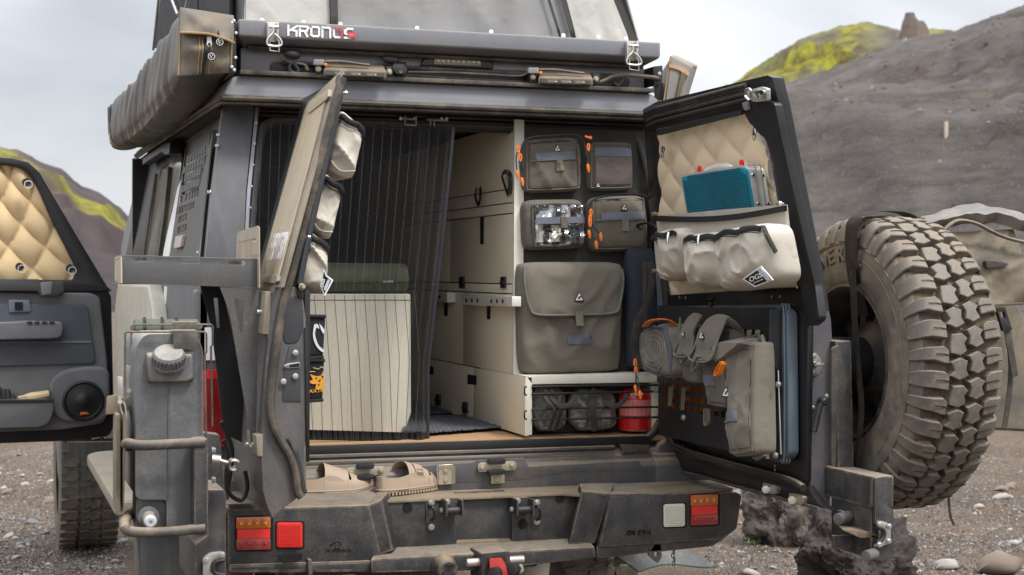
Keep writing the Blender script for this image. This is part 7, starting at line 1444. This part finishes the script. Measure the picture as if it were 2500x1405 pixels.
# ------------------------------------------------------------------ right arm with spare wheel
WX, WY, WZ, WR = 2.40, -.82, 1.192, .412
bm = B(); bx(bm, (2.27, -1.18, .82), (2.34, -.12, .906)); arm = O('right_swing_arm', bm, steel_bk, car, bev=.006)
FE = FY(-1.19)
bm = B(); pp(bm, FE, rnd([(2137, 1168, 3), (2166, 1163, 6), (2166, 1236, 3), (2182, 1246, 3), (2182, 1366, 2), (2137, 1370, 2), (2137, 1335, 2), (2150, 1322, 6), (2157, 1302, 6), (2150, 1288, 5), (2137, 1280, 2)], 3), (0, .012, 0)); O('latch_end_plate', bm, steel_bk, arm, bev=.001)
bm = B(); pp(bm, FY(-1.202), rnd([(2143, 1274), (2152, 1272), (2174, 1280), (2176, 1326), (2150, 1336), (2142, 1330), (2144, 1322), (2156, 1318), (2162, 1304), (2158, 1290), (2144, 1288)], 3), (0, .01, 0)); lp2 = O('latch_plate', bm, zinc, car, bev=.001)
for x, y in ((2148, 1280), (2171, 1285), (2170, 1321), (2147, 1330)): bolt('bolt', zinc, lp2, FY(-1.205)(x, y), (0, -1, 0), .006, .006)
bm = B(); tube(bm, cr(P(FY(-1.198), [(2140, 1288), (2154, 1292), (2159, 1304), (2154, 1318), (2140, 1325)]), 4), .006, 8); O('rubber_liner', bm, black_pl, lp2)
bm = B(); bx(bm, (2.275, -1.17, .68), (2.30, -.96, .82)); O('arm_bracket', bm, steel_bk, arm, bev=.003)
for a, b, r in (((2036, 1266), (2072, 1262), .0165), ((2104, 1356), (2136, 1352), .0155)):
    bm = B(); F = FY(-1.07 if a[0] < 2100 else -1.19); cyl(bm, F(*a) - V((.0, .02, 0)), F(*b), r, 18); O('rubber_stop', bm, M('worn_grey_rubber', (.10, .10, .10), .8, dust=.4) if a[0] < 2100 else bpy.data.materials['worn_grey_rubber'], car, bev=.003)
bm = B(); pp(bm, FY(-1.06), [(2066, 1252), (2105, 1250), (2105, 1278), (2068, 1280)], (0, .05, 0)); pp(bm, FY(-1.09), [(2034, 1308), (2140, 1306), (2140, 1336), (2034, 1342)], (0, .01, 0)); O('stop_bracket', bm, steel_bk, arm, bev=.002)
bm = B(); hull(bm, [*P(FY(-1.17), [(2078, 1292), (2150, 1304), (2140, 1314), (2100, 1314), (2060, 1296)]), *P(FY(-1.09), [(2046, 1284), (2086, 1286), (2120, 1300)])]); O('latch_mechanism', bm, M('rusty_latch', (.2, .15, .11), .6, .4, dust=.5, ds=20), arm, bev=.002)
bm = B(); hull(bm, [V((2.285, WY - .16, .90)), V((2.335, WY - .16, .90)), V((2.285, WY + .06, .90)), V((2.335, WY + .06, .90)), V((2.285, WY - .14, WZ + .07)), V((2.335, WY - .14, WZ + .07)), V((2.285, WY + .04, WZ + .07)), V((2.335, WY + .04, WZ + .07))]); O('wheel_upright', bm, steel_bk, arm, bev=.004)
bm = B(); cyl(bm, (2.33, WY, WZ), (2.46, WY, WZ), .075, 24); O('wheel_hub_mount', bm, black_sat, arm, bev=.004)
bm = B(); pp(bm, FY(-1.03), rnd([(2030, 850, 20), (2052, 842, 10), (2058, 880, 10), (2068, 935, 14), (2060, 970, 10), (2046, 1000, 10), (2040, 1140, 3), (2030, 1140, 3)], 8), (0, .01, 0)); O('gas_strut_bracket', bm, rubber, arm, bev=.002)
# the spare wheel itself
sw = thing('spare_wheel', 'big dusty off-road spare wheel strapped to the open carrier arm', 'wheel')
W0 = V((WX, WY, WZ)); HW = .143
KW = 1.047
def wp(x, r, t): return V((WX + x * .88, WY + KW * r * math.cos(t), WZ + KW * r * math.sin(t)))
prof_t = [(.004, .215), (-.004, .225), (-.010, .26), (-.012, .31), (-.006, .35), (.008, .378), (.022, .383), (.05, .386), (.143, .387), (.236, .386), (.262, .383), (.278, .378), (.292, .35), (.298, .31), (.296, .26), (.29, .225), (.282, .215), (.27, .210), (.14, .206), (.015, .210)]
bm = B(); nR = 120
rg_ = [[bm.verts.new(wp(x, r, 6.28318 * j / nR)) for j in range(nR)] for x, r in prof_t]
for i in range(len(rg_)):
    A, C = rg_[i], rg_[(i + 1) % len(rg_)]
    for j in range(nR):
        f = bm.faces.new((A[j], A[(j + 1) % nR], C[(j + 1) % nR], C[j])); f.material_index = 1 if 5 <= i <= 11 else 0
O('tyre_carcass', bm, [tyre_m, tyre_gr], sw, sm=50)
def block_mesh(nm, pts, r0, r1, bev=.004, curve=0):      # pts: (x across, angle) outline; a lug standing on the carcass
    bm = B(); a = [bm.verts.new(wp(x, r0(x), t)) for x, t in pts]; q = [bm.verts.new(wp(x + (.143 - x) * .03, r1(x), t * .93 if abs(t) > 0 else t)) for x, t in pts]
    bm.faces.new(a[::-1]); bm.faces.new(q)
    for i in range(len(a)): bm.faces.new((a[i - 1], a[i], q[i], q[i - 1]))
    for v in bm.verts: v.co -= W0
    bmesh.ops.recalc_face_normals(bm, faces=bm.faces)
    es = [e for e in bm.edges if all(v in q for v in e.verts)]; bmesh.ops.bevel(bm, geom=es, offset=.002, segments=1, affect='EDGES')
    me = bpy.data.meshes.new(nm); bm.to_mesh(me); bm.free(); me.materials.append(tyre_m); me.shade_smooth(); me.set_sharp_from_angle(angle=R(30)); return me
cr0 = lambda x: .380; 
def crn(x): return WR + .002 - .9 * abs(x - .143) ** 2 * 1.1
A1 = block_mesh('tread_block', [(.080, -0.057), (.112, -0.087), (.138, -0.065), (.132, -0.008), (.141, 0.034), (.108, 0.065), (.078, 0.034), (.092, 0.000)], cr0, crn)
A2 = block_mesh('tread_block', [(.206, 0.057), (.174, 0.087), (.148, 0.065), (.154, 0.008), (.145, -0.034), (.178, -0.065), (.208, -0.034), (.194, 0.000)], cr0, crn)
A3 = block_mesh('tread_block', [(.088, -0.072), (.125, -0.076), (.142, -0.042), (.130, -0.008), (.137, 0.046), (.112, 0.076), (.080, 0.057), (.082, -0.015)], cr0, crn)
def shl(sgn, w0, w1):
    bm = B(); X = lambda x: x if sgn < 0 else .286 - x
    secs = []
    for x, r, wd2, tt in ((.076, .410, w0 * .8, .022), (.060, .4105, w0, .006), (.026, .406, w1, -.004), (.004, .392, w1, -.004), (-.010, .366, w1 * .98, 0), (-.0165, .338, w1 * .80, .004)):
        inn = {.076: .378, .092: .378, .060: .38, .026: .378}.get(x, r - .018)
        dx = 0 if x > .01 else .012
        secs.append([wp(X(x), r, tt - wd2), wp(X(x), r, tt + wd2), wp(X(x + dx), inn if x > .01 else r - .002, tt + wd2 * 1.06), wp(X(x + dx), inn if x > .01 else r - .002, tt - wd2 * 1.06)])
    V_ = [[bm.verts.new(p - W0) for p in s] for s in secs]
    for a, b in zip(V_, V_[1:]):
        for i in range(4): bm.faces.new((a[i], a[(i + 1) % 4], b[(i + 1) % 4], b[i]))
    bm.faces.new(V_[0]); bm.faces.new(V_[-1][::-1]); bmesh.ops.recalc_face_normals(bm, faces=bm.faces)
    es = [e for e in bm.edges if len(e.link_faces) == 2 and e.calc_face_angle(0) > .7]; bmesh.ops.bevel(bm, geom=es, offset=.0025, segments=1, affect='EDGES')
    me = bpy.data.meshes.new('shoulder_lug'); bm.to_mesh(me); bm.free(); me.materials.append(tyre_m); me.shade_smooth(); me.set_sharp_from_angle(angle=R(30)); return me
S1, S2, S3, S4 = shl(-1, .058, .056), shl(-1, .054, .043), shl(1, .058, .056), shl(1, .054, .043)
def sipe_m(sgn):
    bm = B(); X = lambda x: x if sgn < 0 else .286 - x
    tube(bm, [wp(X(x), r, t) - W0 for x, r, t in ((.085, .4105, .014), (.055, .4120, .002), (.030, .4090, -.002))], .0013, 4)
    me = bpy.data.meshes.new('sipe'); bm.to_mesh(me); bm.free(); me.materials.append(dec); return me
SI = (sipe_m(-1), sipe_m(1))
NB = 38
def put(me, t, name, sc_=1):
    o = bpy.data.objects.new(name, me); COL.objects.link(o); o.parent = sw; o.location = W0; o.rotation_euler = (t, 0, 0); return o
rt = random.Random(3)
for i in range(NB):
    t = i * 6.28318 / NB
    put(A1 if i % 2 else A3, t, 'tread_block'); put(A2, t + .104, 'tread_block')
    put(S1 if i % 2 else S2, t + .057, 'shoulder_lug'); put(S3 if i % 2 else S4, t + .01 + .057, 'shoulder_lug')
    put(SI[0], t + .057, 'sipe'); put(SI[1], t + .067, 'sipe')
bm = B()
for j in range(NB * 3):
    t = j * 6.28318 / (NB * 3); 
    for x, s in ((.1, .004), (.185, .004), (.143, .003)): box(bm, wp(x, .388, t), (.008, .006, .004), Matrix.Rotation(t, 3, 'X'))
O('groove_rib', bm, tyre_m, sw)['kind'] = 'stuff'
for s, (ch_, t) in enumerate(zip('GENERAL', [.82, .98, 1.14, 1.31, 1.48, 1.65, 1.82])):
    c = wp(-.0135, .283, t); tg_ = V((0, math.sin(t), -math.cos(t)))
    text('raised_letter', ch_, tyre_m, sw, c, (0, -math.sin(t), math.cos(t)), (0, math.cos(t), math.sin(t)), .062, ext=.004, off=.02)
bm = B()
for r_ in (.232, .30, .335): tube(bm, [wp(-.0115 if r_ > .25 else -.004, r_, 6.28318 * j / 90) for j in range(90)], .0016, 5, closed=True)
O('sidewall_ring', bm, tyre_m, sw)
rm = M('black_steel_rim', (.022, .021, .02), .45, dust=.35, ds=10)
bm = B()
pr = [(-.002, .222), (-.006, .214), (.004, .203), (.03, .196), (.06, .18), (.15, .178), (.155, .12), (.12, .10), (.12, .06)]
rg_ = [[bm.verts.new(wp(x, r, 6.28318 * j / 64)) for j in range(64)] for x, r in pr]
for A, C in zip(rg_, rg_[1:]):
    for j in range(64): bm.faces.new((A[j], A[(j + 1) % 64], C[(j + 1) % 64], C[j]))
O('rim', bm, rm, sw, sm=45)
bm = B()
for i in range(10):
    t = i * .62832; hull_p = [wp(x, r, t + d) for x, r, d in ((.10, .175, -.09), (.10, .175, .09), (.13, .175, -.09), (.13, .175, .09), (.085, .08, -.2), (.085, .08, .2), (.12, .08, -.2), (.12, .08, .2))]
    b3 = B(); hull(b3, hull_p); me = bpy.data.meshes.new('spoke'); b3.to_mesh(me); b3.free(); me.materials.append(rm); o = bpy.data.objects.new('spoke', me); COL.objects.link(o); o.parent = sw
lathe(bm, (WX + .02, WY, WZ), (1, 0, 0), [(0.03, 0), (.12, .06), (.125, .075), (0, .075)], 36); O('brake_disc_cover', bm, M('dull_disc', (.05, .045, .04), .4, .4, dust=.3), sw)
for i in range(5):
    t = i * 1.2566 + .3; bolt('wheel_nut', zinc, sw, wp(.085, .055, t), (-1, 0, 0), .009, .014)
# strap over the wheel
st2 = thing('ratchet_strap', 'black webbing strap looped round the spare wheel with a loose tail', 'strap')
def sp3(t, x, r): return wp(x, r, t)
T0 = math.atan2(1, .0) + .02
path = [wp(.03 + .0, .14, 1.9 + 0), wp(-.02, .27, 1.80), wp(-.030, .36, 1.76), wp(-.020, .404, 1.74), wp(.03, .4225, 1.72), wp(.143, .425, 1.62), wp(.256, .4215, 1.48), wp(.30, .39, 1.48), wp(.31, .30, 1.45), wp(.31, 0.05, 1.4)]
bm = B()
pts = cr(path, 6); w2_ = V((0, 1, 0)) * .034
vs = [[bm.verts.new(p - w2_ + V((0, 0, 0))), bm.verts.new(p + w2_)] for p in pts]
for a, b in zip(vs, vs[1:]): bm.faces.new((a[0], a[1], b[1], b[0]))
bmesh.ops.solidify(bm, geom=bm.faces, thickness=.003); O('webbing', bm, strapm, st2)
bm = B(); pts = cr([wp(-.022, .27, 1.80), V((WX - .045, WY - .13, WZ + .05)), V((WX - .05, WY - .17, WZ - .12)), V((WX - .05, WY - .14, WZ - .28)), V((WX - .04, WY - .10, WZ - .38))], 6)
vs = [[bm.verts.new(p - V((0, .022, 0)) * (1 - .4 * i / len(pts)) + V((0, 0, 0))), bm.verts.new(p + V((.004, .022, 0)) * (1 - .4 * i / len(pts)))] for i, p in enumerate(pts)]
for a, b in zip(vs, vs[1:]): bm.faces.new((a[0], a[1], b[1], b[0]))
bmesh.ops.solidify(bm, geom=bm.faces, thickness=.003); O('webbing', bm, strapm, st2)
F = FY(-.85); bm = B(); pts = [F(2319, 1190), F(2317, 1225), F(2321, 1260), F(2330, 1284)]
vs = [[bm.verts.new(p + V((-.006, 0, 0))), bm.verts.new(p + V((.006, .003, 0)))] for p in cr(pts, 4)]
for a, b in zip(vs, vs[1:]): bm.faces.new((a[0], a[1], b[1], b[0]))
bmesh.ops.solidify(bm, geom=bm.faces, thickness=.002); O('strap_tail', bm, strapm, st2)
# ------------------------------------------------------------------ canvas pack beyond the wheel
bpk = thing('canvas_pack', 'dusty tan canvas pack with buckled flap strapped behind the spare wheel', 'pack')
FK = FY(-.70)
bm = B(); cushion(bm, [p + V((0, .10, 0)) for p in P(FK, [(2270, 550), (2440, 620), (2560, 1060), (2350, 1040)])], (0, -.12, 0), rc=.06, p=5, edge=.75, w=.05, ws=5, seed=3, nu=34, nv=40); O('pack_body', bm, canv_bp, bpk, sm=60)
bm = B(); prism(bm, P(FY(-0.750), [(2390, 640), (2440, 640), (2520, 810), (2560, 1058), (2400, 1050)]), (0, .5, 0)); O('pack_gusset', bm, canv_bp, bpk, bev=.02, seg=3)
def flp2(u, v):
    p = bil(P(FY(-0.800), [(2280, 570), (2472, 560), (2492, 742), (2400, 748)]), u, v); return p + V((0, -.03 * math.sin(math.pi * v) - .035 * wr(p, 6, 5) - .01, 0))
bm = B(); surf(bm, flp2, 24, 24, (0, .01, 0)); pf = O('side_flap', bm, canv_bp, bpk, sm=60)
bm = B(); tube(bm, [flp2(.02 + .96 * i / 12, .985) + V((0, -.006, 0)) for i in range(13)], .004, 6); O('flap_binding', bm, M('dark_tan_binding', (.12, .09, .06), .8), pf)
bm = B(); surf(bm, lambda u, v: FY(-.85 + .35 * v)(2235 + 300 * u + 20 * (1 - v), 566 - 44 * math.sin(math.pi * min(1, u * .85 + .08)) - 18 * v + 12 * noise.noise(V((u * 4, v * 3, 1))) + 5 * noise.noise(V((u * 11, v * 5, 1)))) , 40, 16, (0, .02, -.03)); O('pack_lid', bm, canv_top, bpk, sm=60)
bm = B(); tube(bm, cr(P(FY(-0.860), [(2300, 566), (2335, 540), (2380, 545), (2420, 565), (2460, 582), (2520, 596)]), 5), .009, 8, flat=.6); O('lid_edge', bm, canv_bp, bpk)
bm = B(); pp(bm, FY(-.855), rnd([(2407, 637), (2448, 640), (2464, 645), (2452, 652), (2410, 655)], 3), (0, .02, 0)); O('tab', bm, strapm, bpk, bev=.004)
bm = B(); pp(bm, FY(-0.850), rnd([(2432, 752), (2454, 750), (2472, 806), (2450, 810)], 3), (0, .012, 0), [rnd([(2440, 762), (2452, 761), (2456, 776), (2444, 778)], 2)]); bk2 = O('buckle', bm, black_pl, bpk, bev=.002)
bm = B(); pp(bm, FY(-0.840), [(2452, 808), (2468, 806), (2486, 918), (2472, 922)], (0, .004, 0)); O('strap', bm, strapm, bpk)
bm = B(); tube(bm, cr(P(FY(-0.820), [(2462, 820), (2468, 900), (2462, 980), (2452, 1045)]), 4), .010, 6, flat=.25, up=(0, 1, 0)); O('seam_tape', bm, strapm, bpk)
bar = thing('road_barrier', 'low distant barrier with orange and white stripes seen past the pack', 'barrier')
bm = B(); pp(bm, FY(20), [(2484, 701), (2540, 701), (2540, 716), (2484, 716)], (0, .1, 0)); O('white_rail', bm, white, bar)
bm = B(); pp(bm, FY(20), [(2484, 717), (2540, 717), (2540, 724), (2484, 724)], (0, .1, 0)); O('orange_rail', bm, orange, bar)
bm = B(); pp(bm, FY(20.2), [(2530, 700), (2545, 700), (2545, 760), (2530, 760)], (0, .1, 0)); O('barrier_leg', bm, white, bar)
# front wheel of the vehicle
def tyre_small(cx, cy, cz, r, hw):
    w = thing.__call__ if 0 else None
    bm = B(); n = 48
    prt = [(-hw, r * .6), (-hw - .01, r * .8), (-hw, r * .93), (-hw + .03, r * .965), (hw - .03, r * .965), (hw, r * .93), (hw + .01, r * .8), (hw, r * .6)]
    rg_ = [[bm.verts.new((cx + x, cy + q * math.cos(6.28318 * j / n), cz + q * math.sin(6.28318 * j / n))) for j in range(n)] for x, q in prt]
    for A, C in zip(rg_, rg_[1:]):
        for j in range(n): bm.faces.new((A[j], A[(j + 1) % n], C[(j + 1) % n], C[j]))
    ty = O('front_tyre' if cy > 2 else 'rear_tyre', bm, tyre_m, car)
    def blk(pts):
        bm = B(); a = [bm.verts.new((x, r * .95 * math.cos(t), r * .95 * math.sin(t))) for x, t in pts]; b = [bm.verts.new((x, r * math.cos(t), r * math.sin(t))) for x, t in pts]
        bm.faces.new(a); bm.faces.new(b[::-1])
        for i in range(len(a)): bm.faces.new((a[i - 1], a[i], b[i], b[i - 1]))
        bmesh.ops.recalc_face_normals(bm, faces=bm.faces); me = bpy.data.meshes.new('tread_block'); bm.to_mesh(me); bm.free(); me.materials.append(tyre_m); return me
    M1 = blk([(-hw, -.055), (-hw * .45, -.065), (-hw * .38, 0), (-hw * .5, .055), (-hw, .05)]); M2 = blk([(hw, .055), (hw * .45, .065), (hw * .38, 0), (hw * .5, -.055), (hw, -.05)])
    M3 = blk([(-hw * .32, -.05), (0, -.075), (.01, .02), (-hw * .2, .06), (-hw * .36, .03)]); M4 = blk([(hw * .32, .05), (.005, .075), (-.002, -.02), (hw * .2, -.06), (hw * .36, -.03)])
    for i in range(36):
        t = i * 6.28318 / 36
        if math.cos(t) > .35: continue
        for me, d in ((M1, 0), (M2, .05), (M3, .03), (M4, .11)):
            o = bpy.data.objects.new('tread_block', me); COL.objects.link(o); o.parent = ty; o.location = (cx, cy, cz); o.rotation_euler = (t + math.pi * 0, 0, 0)
tyre_small(.515, 3.75, .41, .415, .145); tyre_small(.70, .95, .41, .415, .145)
tyre_small(2.18, .95, .41, .415, .145)
bm = B(); a = P(FY(.4), [(333, 1310), (470, 1308), (470, 1460), (345, 1460)]); prism(bm, a, (0, .012, 0)); O('mudflap', bm, mudflap, car, bev=.003)
# ------------------------------------------------------------------ put every thing's origin at its base
bpy.context.view_layer.update()
for r_ in ROOTS:
    lo, hi = V((1e9,) * 3), V((-1e9,) * 3)
    for o in r_.children_recursive:
        if o.type == 'MESH':
            for c in o.bound_box:
                w = o.matrix_world @ V(c); lo = V(map(min, lo, w)); hi = V(map(max, hi, w))
    if lo.x > 1e8: continue
    b = V(((lo.x + hi.x) / 2, (lo.y + hi.y) / 2, lo.z)); r_.location = b
    for c in r_.children: c.location = c.location - b
